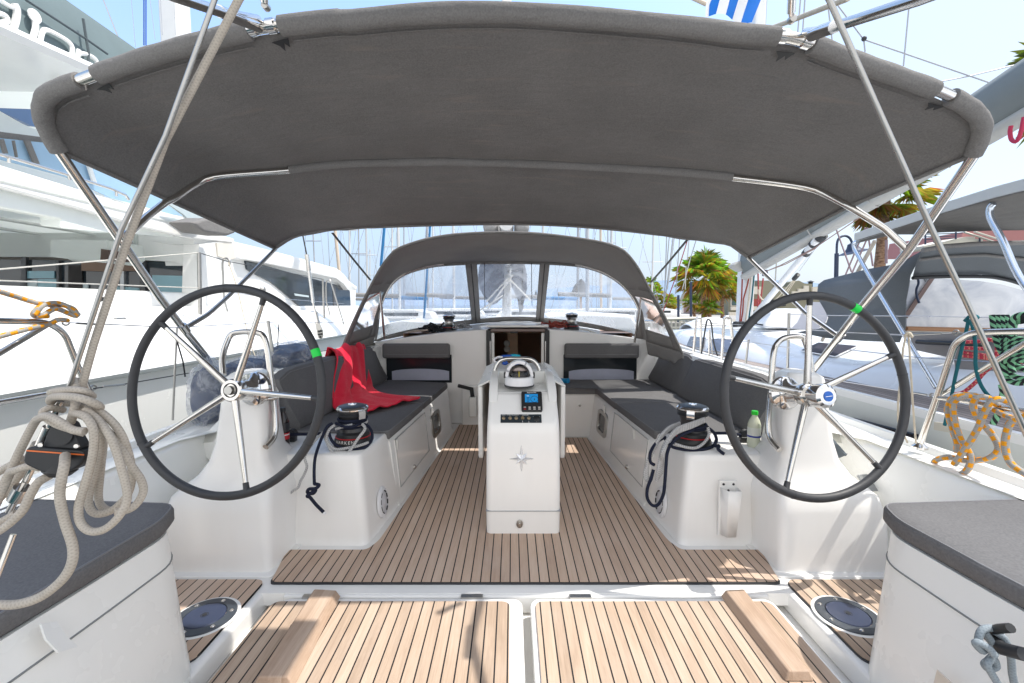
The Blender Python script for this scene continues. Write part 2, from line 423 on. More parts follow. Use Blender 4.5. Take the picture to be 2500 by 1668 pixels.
bm = B(); prism_z(bm, round_poly([(p[0]*1.0, p[1]) for p in [(X(-1, 1.231), 2.084), (X(1, 1.231), 2.084), (X(1, 1.236), 2.14), (X(-1, 1.236), 2.14)]], .03), -.002, .011); obj('sole_edge_seal', bm, BLACKR, Y0)
# --- aft white strip, gutters, hatch panels
obox('aft_sill', X(-1, 1.13), X(1, 1.13), 2.005, 2.075, -.09, -.002, WHITE, Y0, .012)
bm = B(); box(bm, X(-1, 2.1), X(1, 2.1), .3, 2.1, -.20, -.10); obj('lower_deck_floor', bm, WHITE, Y0)
for s in (-1, 1):
    # transom hatch panel with teak inlay
    xi, xo = X(s, .017), X(s, 1.125)
    a, b = min(xi, xo), max(xi, xo)
    bm = B(); prism_z(bm, rrect(a, b, .55, 1.995, .05), -.07, -.004); p = obj('hatch_panel', bm, WHITE, Y0, bevel=.012)
    ai, bi = (a+.075, b-.012) if s > 0 else (a+.012, b-.055)
    if s > 0: ai, bi = X(1, .04), X(1, 1.10)
    else: ai, bi = X(-1, 1.14), X(-1, .075)
    bm = B(); prism_z(bm, rrect(ai, bi, .6, 1.955, .035), -.006, .006); obj('teak_inlay', bm, TEAK2, p)
    # hinges
    for hx in (.25, .98):
        obox('hinge', X(s, hx)-.05, X(s, hx)+.05, 1.985, 2.012, -.006, .003, STEELD, Y0, .001)
    # gutter rim beside the panel and the outer floor block that carries the drain
    x0, x1 = sorted((X(s, 1.165), X(s, 1.26)))
    x0, x1 = sorted((X(s, 1.225), X(s, 2.05)))
    bm = B(); prism_z(bm, rrect(x0, x1, .7, 2.16, .03), -.10, -.001); obj('side_floor', bm, WHITE, Y0, bevel=.015)
    t0, t1 = sorted((X(s, 1.262), X(s, 2.0)))
    bm = B(); prism_z(bm, round_poly([(t0, 1.60), (t1, 1.60), (t1, 2.115), (t0, 2.115)], .05), -.001, .009); obj('side_teak', bm, TEAK2 if s > 0 else TEAK, Y0)  # lighter teak copy in the port shade, darker copy in the starboard sun
    bm = B(); prism_z(bm, round_poly([(t0-.006, 1.593), (t1, 1.593), (t1, 2.11), (t0-.006, 2.11)], .05), -.003, .005); obj('teak_edge_seal', bm, BLACKR, Y0)

def gunwale(Y):       # half beam at deck edge
    if Y < 3: return 2.16+.02*Y
    return max(.02, 2.22*math.cos(min(1, (Y-3)/9.2)**1.7*PI/2)**.8)
# --- hull
bm = B(); rings = []
for i in range(25):
    Y = .2+i*(12.0-.2)/24
    g_ = gunwale(Y); zt = .55+.012*max(0, Y-3)
    rings.append([(X(-1, g_), Y, zt), (X(-1, g_*1.0), Y, .2), (X(-1, g_*.93), Y, -.5), (X(-1, g_*.5), Y, -1.1), (X(1, g_*.5), Y, -1.1), (X(1, g_*.93), Y, -.5), (X(1, g_), Y, .2), (X(1, g_), Y, zt)])
loft(bm, rings, closed=False); obj('hull', bm, WHITE2, Y0)
# --- side decks and coamings, one each side
def coam(s):
    bm = B(); rings = []
    for i in range(25):
        Y = 1.2+i*(11.9-1.2)/24
        g_ = gunwale(Y); zt = .55+.012*max(0, Y-3)
        inn = (1.96 if Y < 2.8 else 1.72) if Y < 5 else max(.01, 1.72-(Y-5)*.30)
        inn = min(inn, max(.01, g_-.12))
        rings.append([(X(s, g_), Y, zt-.03), (X(s, g_), Y, zt+.035), (X(s, g_-.045), Y, zt+.035), (X(s, g_-.06), Y, zt), (X(s, inn), Y, zt+.02)])
    loft(bm, rings, closed=False); obj('side_deck', bm, WHITE2, Y0)
    # inner wall of the side deck beside the helm
    bm = B(); rings = [[(X(s, 1.70), Y, .575), (X(s, 1.93), Y, .562), (X(s, 1.915), Y, .54), (X(s, 1.86), Y, -.05), (X(s, 1.70), Y, -.05)] if False else [(X(s, 2.02), Y, .564), (X(s, 1.965), Y, .560), (X(s, 1.94), Y, .535), (X(s, 1.87), Y, .06), (X(s, 1.84), Y, -.06), (X(s, 2.02), Y, -.06)] for Y in (.8, 1.4, 2.0, 2.6, 2.85)]
    loft(bm, rings); obj('helm_side_wall', bm, WHITE2, Y0, ang=50)
    # raised coaming behind the seat back
    bm = B(); rings = []
    for Y, zc, xo, xi in ((2.70, .56, 1.88, 1.64), (2.82, .70, 1.88, 1.63), (2.95, .80, 1.86, 1.63), (3.3, .845, 1.84, 1.64), (4.2, .87, 1.80, 1.62), (5.0, .89, 1.74, 1.56), (5.6, .93, 1.66, 1.45)):
        rings.append([(X(s, xo+.10), Y, .5), (X(s, xo), Y, zc-.05), (X(s, xo-.05), Y, zc), (X(s, xi), Y, zc), (X(s, xi-.02), Y, zc-.03), (X(s, xi-.02), Y, .0)])
    loft(bm, rings, closed=True); obj('coaming', bm, WHITE2, Y0, ang=50)
for s in (-1, 1): coam(s)
# --- benches
SEAMG = plain('lid_seam_grey', (.42, .42, .41), .7)  # plain grey for the lid joint lines
def bench(s):
    bm = B()
    Ys = [2.95, 3.5, 4.0, 4.5, 4.78] if s < 0 else [2.95, 3.5, 4.0, 4.5, 5.06]
    rings = []
    for Y in Ys:
        h = hw(Y)
        rings.append([(X(s, h+.028), Y, 0), (X(s, h+.045), Y, .03), (X(s, h+.085), Y, .43), (X(s, h+.10), Y, .448), (X(s, 1.62), Y, .448), (X(s, 1.62), Y, 0)])
    loft(bm, rings); b = obj('bench', bm, WHITE, Y0, ang=40)
    # locker lid lines: a proud panel with its seam, and tabs
    def face(Y, z, out=.0): return Vector((X(s, hw(Y)+.045+.04*(z-.03)/.4-out), Y, z))
    for ya, yb in ((3.02, 3.80),):
        bm = B()
        q = [face(ya, .10, .006), face(yb, .10, .006), face(yb, .43, .006), face(ya, .43, .006)]
        prism(bm, q, (s*.012, 0, 0)); obj('locker_lid', bm, WHITE, b, bevel=.005)
    q = [face(ya, .10, .009), face(yb, .10, .009), face(yb, .43, .009), face(ya, .43, .009)]
    otube('lid_seam', q, .0032, SEAMG, b, 6, True)
    # portlight
    ya, yb, za, zb = 3.98, 4.30, .14, .36
    def fp(u, v, o): return face(ya+(yb-ya)*u, za+(zb-za)*v, o)
    ring = rrect(0, 1, 0, 1, .22); ring2 = rrect(.16, .84, .14, .86, .16)
    bm = B(); A1 = [bm.verts.new(fp(u, v, .012)) for u, v in ring]; A2 = [bm.verts.new(fp(u, v, .012)) for u, v in ring2]; A0 = [bm.verts.new(fp(u, v, -.004)) for u, v in ring]; A3 = [bm.verts.new(fp(u, v, -.004)) for u, v in ring2]
    n = len(ring)
    for i in range(n):
        j = (i+1) % n
        bm.faces.new((A1[i], A1[j], A2[j], A2[i])); bm.faces.new((A0[i], A0[j], A1[j], A1[i])); bm.faces.new((A2[i], A2[j], A3[j], A3[i]))
    pf = obj('portlight', bm, STEELD, b, sm=True)
    bm = B(); prism(bm, [fp(u, v, .003) for u, v in ring2], (s*.004, 0, 0)); obj('pane', bm, WINGLASS, pf)
    # canvas tabs and latch
    for y in (3.05, 4.02) if s < 0 else (3.3, 4.1):
        c_ = face(y, .40, .012)
        bm = B(); box(bm, c_.x-.004, c_.x+.004, y-.022, y+.022, .355, .425); obj('canvas_tab', bm, WHITE2, b, bevel=.002)
    c_ = face(3.35, .12, .012); bm = B(); lathe(bm, [(.006, -.01), (.018, -.008), (.018, .004), (.008, .012)], frame_m(c_, (-s, 0, .05)), 14)
    obj('latch', bm, STEEL, b)
    return b
benchL, benchR = bench(-1), bench(1)
# starboard forward return of the bench
bm = B(); prism_z(bm, round_poly([(X(1, .33), 4.53), (X(1, .84), 4.53), (X(1, .84), 5.06), (X(1, .33), 5.06)], .02), 0, .448); obj('bench_return', bm, WHITE, Y0, bevel=.012)
bm = B(); lathe(bm, [(.004, 0), (.014, 0), (.014, .006), (.006, .008)], frame_m((X(1, .62), 4.53, .33), (0, -1, 0)), 14); obj('deck_socket', bm, STEELD, Y0)
# port forward bulkhead step
obox('bulkhead_step', X(-1, .62), X(-1, .38), 4.96, 5.06, 0, .45, WHITE, Y0, .012)
# --- winch plinths
def plinth(s):
    bm = B()
    lo = [(X(s, hw(2.42)+.055), 2.445), (X(s, 1.62), 2.445), (X(s, 1.62), 3.0), (X(s, hw(2.95)+.04), 3.0)]
    hi = [(X(s, hw(2.42)+.10), 2.50), (X(s, 1.62), 2.50), (X(s, 1.62), 3.0), (X(s, hw(2.95)+.095), 3.0)]
    rr = [.05, .01, .01, .01]
    rings = []
    for t, z in ((-.12, 0), (-.02, .012), (0, .05), (1, .455), (1.12, .488), (1.30, .498)):
        P_ = [(a[0]*(1-t)+b[0]*t, a[1]*(1-t)+b[1]*t) for a, b in zip(lo, hi)]
        rings.append([(q[0], q[1], z) for q in round_poly(P_, rr, 5)])
    loft(bm, rings); obj('winch_plinth', bm, WHITE, Y0, ang=50)
for s in (-1, 1): plinth(s)
# --- cabin bulkhead with companionway, and the coachroof
def btop(x):
    d = abs(x-XC)
    return 1.085-.02*(d/.4)**2 if d < .4 else 1.065-.10*((d-.4)/1.2)**1.6-.04*((d-.4)/1.2)
bm = B()
def bulk(s):
    bm = B()
    xs = [.335+i*(1.60-.335)/14 for i in range(15)]
    poly = [(X(s, .335), 5.06, 0)]+[(X(s, d), 5.06, btop(X(s, d))) for d in xs]+[(X(s, 1.60), 5.06, 0)]
    prism(bm, poly, (0, .10, 0)); obj('cabin_bulkhead', bm, WHITE, Y0, bevel=.012)
bulk(-1); bulk(1)
def roofz(x, Y):
    d = abs(x-XC)
    return btop(x)-.004+.07*math.sin(min(1, (Y-5.1)/2.2)*PI/2)*(1-min(1, d/1.7)**3)
bm = B()
sheet(bm, lambda u, v: (lambda Y: (lambda wd: Vector((XC+(u*2-1)*wd, Y, roofz(XC+(u*2-1)*wd*min(1.6/wd, 1.35), Y)-.55*max(0, abs(u*2-1)-.85)/.15*0-.18*max(0, (v-.55)/.45)**2)))(1.60-.85*v**1.3))(5.155+v*4.6), 28, 24)
obj('coachroof', bm, WHITE, Y0, ang=60)
bm = B()   # coachroof sides
for s in (-1, 1):
    rows = []
    for i in range(13):
        v = i/12; Y = 5.0+v*4.75; wd = 1.60-.85*v**1.3
        zt = roofz(X(s, 1.6*min(1, 1)), Y)-.18*max(0, (v-.55)/.45)**2
        rows.append([(X(s, wd), Y, zt+.002), (X(s, wd+.05), Y, zt-.02), (X(s, wd+.16), Y, .55)])
    loft(bm, rows, closed=False)
obj('coachroof_side', bm, WHITE, Y0)
# companionway: lined opening, washboard rails, sliding hatch
comp = obox('companionway_hatch', X(-1, .34), X(1, .34), 5.02, 6.1, 1.092, 1.118, WHITE, Y0, .008)
for s in (-1, 1):
    hexa_pts = [(X(s, .30), 5.035, .08), (X(s, .352), 5.035, .08), (X(s, .352), 5.062, .08), (X(s, .30), 5.062, .08), (X(s, .30), 5.035, 1.06), (X(s, .352), 5.035, 1.06), (X(s, .352), 5.062, 1.06), (X(s, .30), 5.062, 1.06)]
    bm = B(); hexa(bm, hexa_pts); obj('door_rail', bm, BLACK, Y0, bevel=.003)
    bm = B(); box(bm, *sorted((X(s, .262), X(s, .298))), 5.06, 5.09, .08, 1.03); obj('door_leaf_edge', bm, WHITE2, Y0, bevel=.006)
    bm = B(); box(bm, *sorted((X(s, .303), X(s, .311))), 5.015, 5.034, .5, .94); obj('rail_strip', bm, STEEL, Y0, bevel=.002)
obox('hatch_front_lip', X(-1, .30), X(1, .30), 5.035, 5.075, 1.045, 1.075, plain('lip_brown', (.20, .14, .12), .35), Y0, .004)
obox('hatch_handle', X(-1, .085), X(1, .0), 5.012, 5.034, 1.03, 1.045, BLACK, Y0, .004)
WOODIN = plain('cabin_veneer', (.88, .58, .36), .4, 0, .3, 8)
bm = B()   # interior box of the saloon
x0, x1, y0, y1, z0, z1 = X(-1, 1.3), X(1, 1.3), 5.16, 8.6, -.9, 1.02
v = [bm.verts.new(p) for p in ((x0,y0,z0),(x1,y0,z0),(x1,y1,z0),(x0,y1,z0),(x0,y0,z1),(x1,y0,z1),(x1,y1,z1),(x0,y1,z1))]
for f in ((0,1,2,3),(7,6,5,4),(1,5,6,2),(2,6,7,3),(3,7,4,0)): bm.faces.new([v[i] for i in f])
obj('saloon_interior', bm, plain('saloon_dark', (.62, .40, .28), .5, 0, .3, 3), Y0)
obox('saloon_pillar', X(-1, .13), X(1, .02), 6.6, 6.75, -.9, 1.0, WOODIN, Y0)
LAMPG = plain('gauge_face', (.75, .72, .68), .4)
for zz in (.885, .765):
    c_ = at(MC(1140, 795 if zz > .8 else 835), Y=6.59)
    bm = B(); lathe(bm, [(.0, .0), (.046, 0), (.046, .015), (.038, .02), (.0, .012)], frame_m(c_, (0, -1, 0)), 18, cap=False); obj('cabin_gauge', bm, LAMPG, Y0)
# aft cabin windows in the bulkhead, with a painted pale strip standing for their reflection
LAV = plain('lavender_reflection', (.40, .42, .52), .7, 0, .2, 6)
for s, xa, xb in ((-1, MC(318, 0)[0], MC(765, 0)[0]), (1, MC(1527, 0)[0], MC(2022, 0)[0])):
    p0 = at((xa, MC(0, 885)[1]), Y=5.06); p1 = at((xb, MC(0, 1045)[1]), Y=5.06)
    wd_ = obox('aft_window', p0.x, p1.x, 5.048, 5.062, .47, p0.z+.02, WINGLASS, Y0, .003)
    bm = B(); pts = []
    for i in range(13):
        t = i/12; pts.append((p0.x+.06+(p1.x-p0.x-.09)*t, 5.046, .60+.028*math.sin(PI*t)**.6))
    prism(bm, [(pts[0][0], 5.046, .50)]+pts+[(pts[-1][0], 5.046, .50)], (0, .004, 0)); obj('pane_overlay', bm, LAV, wd_)
    for e in (p0.x-.012, p1.x+.002):
        bm = B(); box(bm, e, e+.010, 5.042, 5.06, .48, p0.z+.0); obj('window_trim', bm, WHITE, wd_, bevel=.002)
# --- helm pedestals (moulded) with side box
def pedestal(s):
    P_ = thing('helm_pedestal', 'white %s with a stainless guard rail' % ('port steering pedestal beside the cola bottle' if s < 0 else 'starboard steering pedestal beside the green capped bottle'), 'pedestal', (X(s, 1.45), 2.4, 0), 'steering pedestals')
    def ring(d0, d1, y0, y1, z, r=.05):
        sk_ = .085*max(0, min(1, (z-.33)/.2))
        return [(X(s, d+sk_*(y-y0)/(y1-y0)*(d1-d)/(d1-d0)), y, z) for d, y in rrect(d0, d1, y0, y1, r, 4)]
    bm = B()
    loft(bm, [ring(1.27, 1.86, 2.17, 2.80, 0, .03), ring(1.275, 1.84, 2.175, 2.80, .05, .035), ring(1.275, 1.82, 2.185, 2.80, .30, .05), ring(1.28, 1.795, 2.20, 2.80, .375, .06), ring(1.285, 1.76, 2.225, 2.78, .41, .07), ring(1.295, 1.70, 2.25, 2.72, .46, .08),
              ring(1.318, 1.635, 2.265, 2.66, .54, .06), ring(1.325, 1.60, 2.275, 2.64, .64, .05), ring(1.332, 1.58, 2.29, 2.62, .80, .05), ring(1.340, 1.57, 2.30, 2.60, .92, .05), ring(1.350, 1.56, 2.315, 2.58, .965, .05), ring(1.37, 1.535, 2.345, 2.54, .985, .04)])
    obj('column', bm, WHITE, P_, ang=40)
    bm = B(); prism_z(bm, rrect(*sorted((X(s, 1.24), X(s, 2.0))), 2.135, 2.5, .03), -.002, .010); obj('foot_flange', bm, WHITE, P_, bevel=.01)
    return P_
pedL, pedR = pedestal(-1), pedestal(1)
# ================================================================ steering wheels
TAPE = plain('green_tape', (.0, .62, .06), .4)
BLUECAP = plain('blue_badge', (.01, .10, .42), .3)
def wheel(center_px, Yc, rad, yaw, tilt, spokes, tape_ang, side):
    c0 = at(center_px, Y=Yc)
    nrm = Vector((math.sin(yaw)*math.cos(tilt), -math.cos(yaw)*math.cos(tilt), math.sin(tilt))).normalized()   # faces aft and a little up
    M = frame_m(c0, nrm, (1, 0, 0))
    W = thing('steering_wheel', ('steel steering wheel on the port pedestal, bare dull hub, green tape at its right' if side < 0 else 'steel steering wheel on the starboard pedestal, blue badge on its hub, green tape on top'), 'steering wheel', c0, 'twin steering wheels')
    hubz = -.075
    def pt(a, r_, z=0): return M @ Vector((r_*math.cos(a), r_*math.sin(a), z))
    n = 96
    otube('rim', [pt(2*PI*i/n, rad) for i in range(n)], .0195, LEATHER, W, 14, True)
    a0 = R(tape_ang)
    bm = B(); tube(bm, [pt(a0+R(d), rad) for d in (-2.2, -1, 0, 1, 2.2)], .0205, 14); t = obj('tape_mark', bm, TAPE, W)
    for k in range(3):
        a = R(tape_ang+70+k*120)
        bm = B(); tube(bm, [pt(a+R(d), rad) for d in (-.5, 0, .5)], .0204, 14); obj('stitched_joint', bm, BLACKR, W)
    for a in spokes:
        a = R(a)
        p0, p1 = pt(a, .045, hubz+.02), pt(a, rad-.015, 0)
        bm = B(); tube(bm, [p0.lerp(p1, t_) for t_ in (0, .2, .45, .7, .95)], lambda t_: .0165-.006*t_, 12); s_ = obj('spoke', bm, STEEL, W)
        bm = B(); tube(bm, [p0.lerp(p1, t_) for t_ in (.925, .95, .99, 1.02)], lambda t_: .0125+.009*max(0, t_-.55), 12); obj('spoke_boot', bm, LEATHER, s_)
    bm = B(); lathe(bm, [(.03, hubz-.02), (.05, hubz-.015), (.056, hubz+.005), (.054, hubz+.032), (.048, hubz+.038), (.0, hubz+.038)], M, 30, cap=False); obj('hub', bm, STEEL, W)
    if side > 0:
        bm = B(); lathe(bm, [(.040, hubz+.03), (.040, hubz+.06), (.053, hubz+.07), (.056, hubz+.10), (.053, hubz+.125), (.040, hubz+.135), (.0, hubz+.136)], M, 28, cap=False); cp = obj('hub_cap', bm, CHROME, W)
        bm = B(); lathe(bm, [(.023, hubz+.1355), (.023, hubz+.1385), (.0, hubz+.139)], M, 24, cap=False); bd = obj('badge', bm, BLUECAP, cp)
        bm = B(); q = [M @ Vector((x_, y_, hubz+.1395)) for x_, y_ in ((-.017, -.003), (.017, .001), (.017, .003), (-.017, -.001))]; prism(bm, q, nrm*.0006); obj('badge_line', bm, WHITE, cp)
    else:
        bm = B(); lathe(bm, [(.022, hubz+.038), (.020, hubz+.055), (.0, hubz+.056)], M, 20, cap=False); hb = obj('shaft_end', bm, STEELD, W)
        bm = B(); lathe(bm, [(.030, hubz+.039), (.030, hubz+.042), (.034, hubz+.042), (.034, hubz+.038)], M, 24, cap=False); obj('washer', bm, BLACKR, W)
    # bearing housing on the pedestal
    bm = B(); lathe(bm, [(.0, hubz-.15), (.055, hubz-.145), (.082, hubz-.143), (.086, hubz-.132), (.082, hubz-.118), (.056, hubz-.10), (.044, hubz-.075), (.040, hubz-.01)], M, 32, cap=False); obj('bearing_housing', bm, CHROME, W)
    return W
wheel(VV(515, 897), 2.06, .474, R(-7), R(8), (67, 137, 214, 286, 356), 21, -1)
wheel(VV(1876, 908), 2.06, .462, R(8), R(8), (92.5, 25, 312, 247, 169), 62, 1)
# ---------------------------------------------------------------- guard rails on the pedestals
gl = [ML(1525, 1010), ML(1520, 900), ML(1545, 800), ML(1595, 728), ML(1745, 722), ML(1810, 770), ML(1845, 980), ML(1878, 1290), ML(1872, 1430), ML(1815, 1505)]
gy = [2.36, 2.40, 2.44, 2.47, 2.47, 2.47, 2.45, 2.38, 2.34, 2.27]
otube('guard_rail', smooth_pts([at(p, Y=y) for p, y in zip(gl, gy)], 6), .0155, STEEL, pedL, 12)
for pp, y in ((ML(1775, 1183), 2.33),):
    a = at(pp, Y=y); otube('rail_standoff', [a, a+Vector((.055, .07, 0))], .010, STEEL, pedL)
gl = [MR(900, 1020), MR(888, 900), MR(862, 800), MR(830, 752), MR(735, 755), MR(675, 785), MR(640, 860), MR(622, 1090), MR(603, 1320), MR(615, 1440), MR(680, 1525)]
gy = [2.42, 2.46, 2.49, 2.50, 2.50, 2.49, 2.47, 2.44, 2.38, 2.34, 2.27]
otube('guard_rail', smooth_pts([at(p, Y=y) for p, y in zip(gl, gy)], 6), .0155, STEEL, pedR, 12)
a = at(MR(640, 1205), Y=2.41); otube('rail_standoff', [a, a+Vector((.05, .0, 0)), a+Vector((.09, .05, 0))], .010, STEEL, pedR)
# engine panel on starboard pedestal side and side display, throttle
pl = at(BR(1315, 205), Y=2.5)
NAVG = plain('panel_grey', (.30, .31, .31), .5)
bm = B(); M = frame_m(at(BR(1300, 205), Y=2.42), (.30, -.55, .8), (1, .3, 0)); prism(bm, [M @ Vector((x_, y_, 0)) for x_, y_ in rrect(-.06, .075, -.045, .055, .015)], M.to_3x3() @ Vector((0, 0, .006))); ep = obj('engine_panel', bm, NAVG, pedR)
bm = B(); lathe(bm, [(0, .006), (.009, .006), (.009, .010), (0, .011)], M @ Matrix.Translation((.025, .02, 0)), 14, cap=False); obj('start_button', bm, plain('button_green', (.02, .35, .16), .4), ep)
bm = B(); lathe(bm, [(0, .006), (.009, .006), (.009, .009), (0, .0095)], M @ Matrix.Translation((.03, -.018, 0)), 14, cap=False); obj('stop_button', bm, WHITE, ep)
q = [at(MR(985, 1395), X=X(1, 1.595)), at(MR(1135, 1565), X=X(1, 1.66)), at(BR(1140, 8), X=X(1, 1.66)), at(BR(1015, 62), X=X(1, 1.60)), at(MR(1005, 1560), X=X(1, 1.597))]
bm = B(); prism(bm, q, (.01, .008, .006)); obj('side_display', bm, plain('display_slate', (.10, .12, .135), .25), pedR)
th = at(MR(1360, 1530), Y=2.62)
bm = B(); lathe(bm, [(.0, 0), (.045, 0), (.05, .02), (.035, .05), (.0, .055)], frame_m(th, (.5, -.8, .1)), 18, cap=False); obj('throttle_hub', bm, NAVG, pedR)
otube('throttle_lever', [th+Vector((.02, -.04, 0)), th+Vector((.05, -.08, .02)), at(BR(1340, 120), Y=2.5)], .011, BLACK, pedR)

# ================================================================ central table / instrument console
T = thing('cockpit_table', 'white central cockpit table with compass, instruments, folded leaves and a star emblem', 'table', (XC, 3.0, 0))
prof = [(2.545, .0), (2.545, .155), (2.548, .60), (2.555, .66), (2.575, .685), (2.70, .80), (2.735, .815), (2.86, .835), (2.96, .885), (3.0, .89)]
HWc = .212
bm = B(); rings = []
for i in range(len(prof)):
    pass
# body: cross sections along height as rounded rectangles, its aft face raked at the top
for z, ya, hwd, r in ((0, 2.565, .202, .02), (.012, 2.55, .214, .03), (.155, 2.545, .216, .035), (.40, 2.545, .214, .035), (.60, 2.55, .210, .035), (.645, 2.556, .208, .035), (.672, 2.575, .207, .03), (.74, 2.64, .205, .03), (.80, 2.70, .202, .03), (.815, 2.725, .20, .03)):
    rings.append([(x_, y_, z) for x_, y_ in rrect(XC-hwd, XC+hwd, ya, 3.98, r, 5)])
loft(bm, rings); body = obj('body', bm, WHITE, T, ang=28)
bm = B(); box(bm, XC-.2165, XC+.2165, 2.5405, 2.60, .150, .1535); obj('plinth_seam', bm, plain('seam_grey', (.35, .36, .38), .6), body)
# binnacle hood: two cheeks and a shelf
for s in (-1, 1):
    bm = B(); pr = [(2.58, .66), (2.70, .775), (2.80, .86), (2.90, .885), (3.02, .90), (3.9, .86), (3.9, .78), (2.7, .78)]
    pr = [(2.655, .762), (2.715, .835), (2.80, .875), (2.92, .902), (3.03, .91), (3.08, .83), (3.08, .79), (2.70, .79)]
    x0, x1 = sorted((X(s, .150), X(s, .203)))
    prism(bm, [(x0, y_, z_) for y_, z_ in pr], (x1-x0, 0, 0)); obj('hood_cheek', bm, WHITE, body, bevel=.02, seg=3)
bm = B(); prism(bm, [(XC-.155, 2.70, .80), (XC-.155, 2.72, .812), (XC-.155, 2.93, .835), (XC-.155, 2.965, .905), (XC-.155, 3.02, .912), (XC-.155, 3.07, .80)], (.31, 0, 0)); obj('compass_shelf', bm, WHITE2, body, bevel=.008)
# table top and hanging leaves
obox('table_top', XC-.225, XC+.225, 3.06, 3.98, .805, .832, WHITE, T, .008)
for s in (-1, 1):
    x0, x1 = sorted((X(s, .262), X(s, .292)))
    xs = XC-.285 if s < 0 else XC+.285
    bm = B(); prism(bm, [(x0, y_, z_) for y_, z_ in round_poly([(3.0, .295), (3.95, .295), (3.95, .80), (3.0, .80)], [.05, .05, .02, .02])], (x1-x0, 0, 0)); obj('leaf', bm, WHITE, T, bevel=.008)
    bm = B(); x0, x1 = sorted((X(s, .212), X(s, .292))); prism(bm, [(x0, 3.0, .79) if s < 0 else (x0, 3.0, .83), (x1, 3.0, .83) if s < 0 else (x1, 3.0, .79), (x1, 3.95, .83) if s < 0 else (x1, 3.95, .79), (x0, 3.95, .79) if s < 0 else (x0, 3.95, .83)], (0, 0, .014)); obj('leaf_hinge_strip', bm, WHITE2, T, bevel=.003)
# grab rail
gp = [C2(578, 440), C2(585, 400), C2(640, 290), C2(740, 238), C2(920, 232), C2(1110, 238), C2(1215, 290), C2(1275, 390), C2(1285, 440)]
otube('grab_rail', smooth_pts([at(p, Y=2.99) for p in gp], 6), .0135, STEEL, T, 12)
# compass
cc = at(C2(965, 640), Y=2.79); cz = .838
CM = Matrix.Translation((cc.x, 2.80, cz))
CW = plain('compass_white', (.78, .78, .80), .3)
bm = B(); lathe(bm, [(.0, .0), (.092, .0), (.093, .004), (.093, .010), (.0, .010)], CM, 40, cap=False); cpt = obj('compass', bm, BLACKR, T)
bm = B(); lathe(bm, [(.090, .010), (.091, .016), (.089, .052), (.083, .060), (.066, .062)], CM, 40, cap=False); obj('compass_base', bm, CW, cpt)
bm = B()    # hood: thick arch over the dome
for y0_, y1_ in ((-.015, .07),):
    outer = [(.087*math.cos(a), .060+.098*math.sin(a)) for a in [PI*i/24 for i in range(25)]]
    inner = [(.069*math.cos(a), .060+.080*math.sin(a)) for a in [PI*i/24 for i in range(25)]]
    for i in range(24):
        q = [outer[i], outer[i+1], inner[i+1], inner[i]]
        hexa(bm, [CM @ Vector((x_, y0_, z_)) for x_, z_ in q]+[CM @ Vector((x_, y1_, z_)) for x_, z_ in q])
bmesh.ops.remove_doubles(bm, verts=bm.verts, dist=1e-5)
obj('compass_hood', bm, CW, cpt)
for s in (-1, 1): obox('hood_pivot', cc.x+s*.090-.006, cc.x+s*.090+.006, 2.785, 2.83, cz+.05, cz+.085, BLACK, cpt, .003)
bm = B(); lathe(bm, [(.0655*math.cos(a), .062+.072*math.sin(a)) for a in [PI/2*i/10 for i in range(11)]], CM, 32, cap=False)
g = N('compass_dome'); f = g.n('ShaderNodeMixShader', {0: g.n('ShaderNodeFresnel', {'IOR': 1.4}), 1: g.n('ShaderNodeBsdfTransparent', {'Color': (.88, .85, .84)}), 2: g.n('ShaderNodeBsdfGlossy', {'Roughness': .03})}); g.surf(f)
obj('compass_dome', bm, g.m, cpt)
bm = B(); lathe(bm, [(.0, .062), (.058, .062), (.058, .085), (.045, .092), (.0, .094)], CM, 32, cap=False); obj('compass_card', bm, plain('card_dark', (.02, .02, .025), .4), cpt)
obox('lubber_line', cc.x-.004, cc.x-.001, 2.735, 2.739, cz+.065, cz+.10, plain('lubber_yellow', (.75, .62, .05), .5), cpt, None)
bm = B(); box(bm, cc.x-.060, cc.x+.060, 2.812, 2.816, cz+.06, cz+.122); obj('hood_back', bm, plain('hood_taupe', (.72, .64, .61), .5), cpt)
# instruments on the raked panel
pn = Vector((0, -.115, .125)).normalized(); pn = Vector((0, -(.80-.672), (.70-.575))).normalized()
P0 = Vector((XC, 2.575, .672))
def pan(p): return at(p, P=(P0+pn*.0, pn))
def panel_rect(name, a, b, mat, parent, depth, r, lift=0.0, bev=.001):
    p0, p1 = pan(a), pan(b)
    ux = Vector((1, 0, 0)); uy = pn.cross(ux)
    ctr = (p0+p1)/2; M = Matrix((ux, uy, pn)).transposed().to_4x4(); M.translation = ctr+pn*lift
    hx, hy = abs((p1-p0).dot(ux))/2, abs((p1-p0).dot(uy))/2
    bm = B(); prism(bm, [M @ Vector((x_, y_, 0)) for x_, y_ in rrect(-hx, hx, -hy, hy, r)], pn*depth); return obj(name, bm, mat, parent, bevel=bev), M, hx, hy
disp, DM, dx, dy = panel_rect('display', C2(995, 785), C2(1335, 1092), BLACK, T, .022, .010, 0, .004)
g = N('screen_blue'); e = g.n('ShaderNodeEmission', {'Color': (.03, .33, .80, 1), 'Strength': .75}); g.surf(e); SCREEN = g.m
panel_rect('screen', C2(1052, 832), C2(1262, 962), SCREEN, disp, .001, .002, .0225, None)
bm = B(); lathe(bm, [(.0205, .0245), (.0205, .0252), (.023, .0252), (.023, .0245)], DM @ Matrix.Translation((.0155, .009, 0)), 28, cap=False); obj('dial_mark', bm, BLACK, disp)
bm = B(); q = [DM @ Vector((x_, y_, .0245)) for x_, y_ in ((.0155, .018), (.019, .0), (.0155, .004), (.012, 0))]; prism(bm, q, pn*.0006); obj('dial_mark', bm, BLACK, disp)
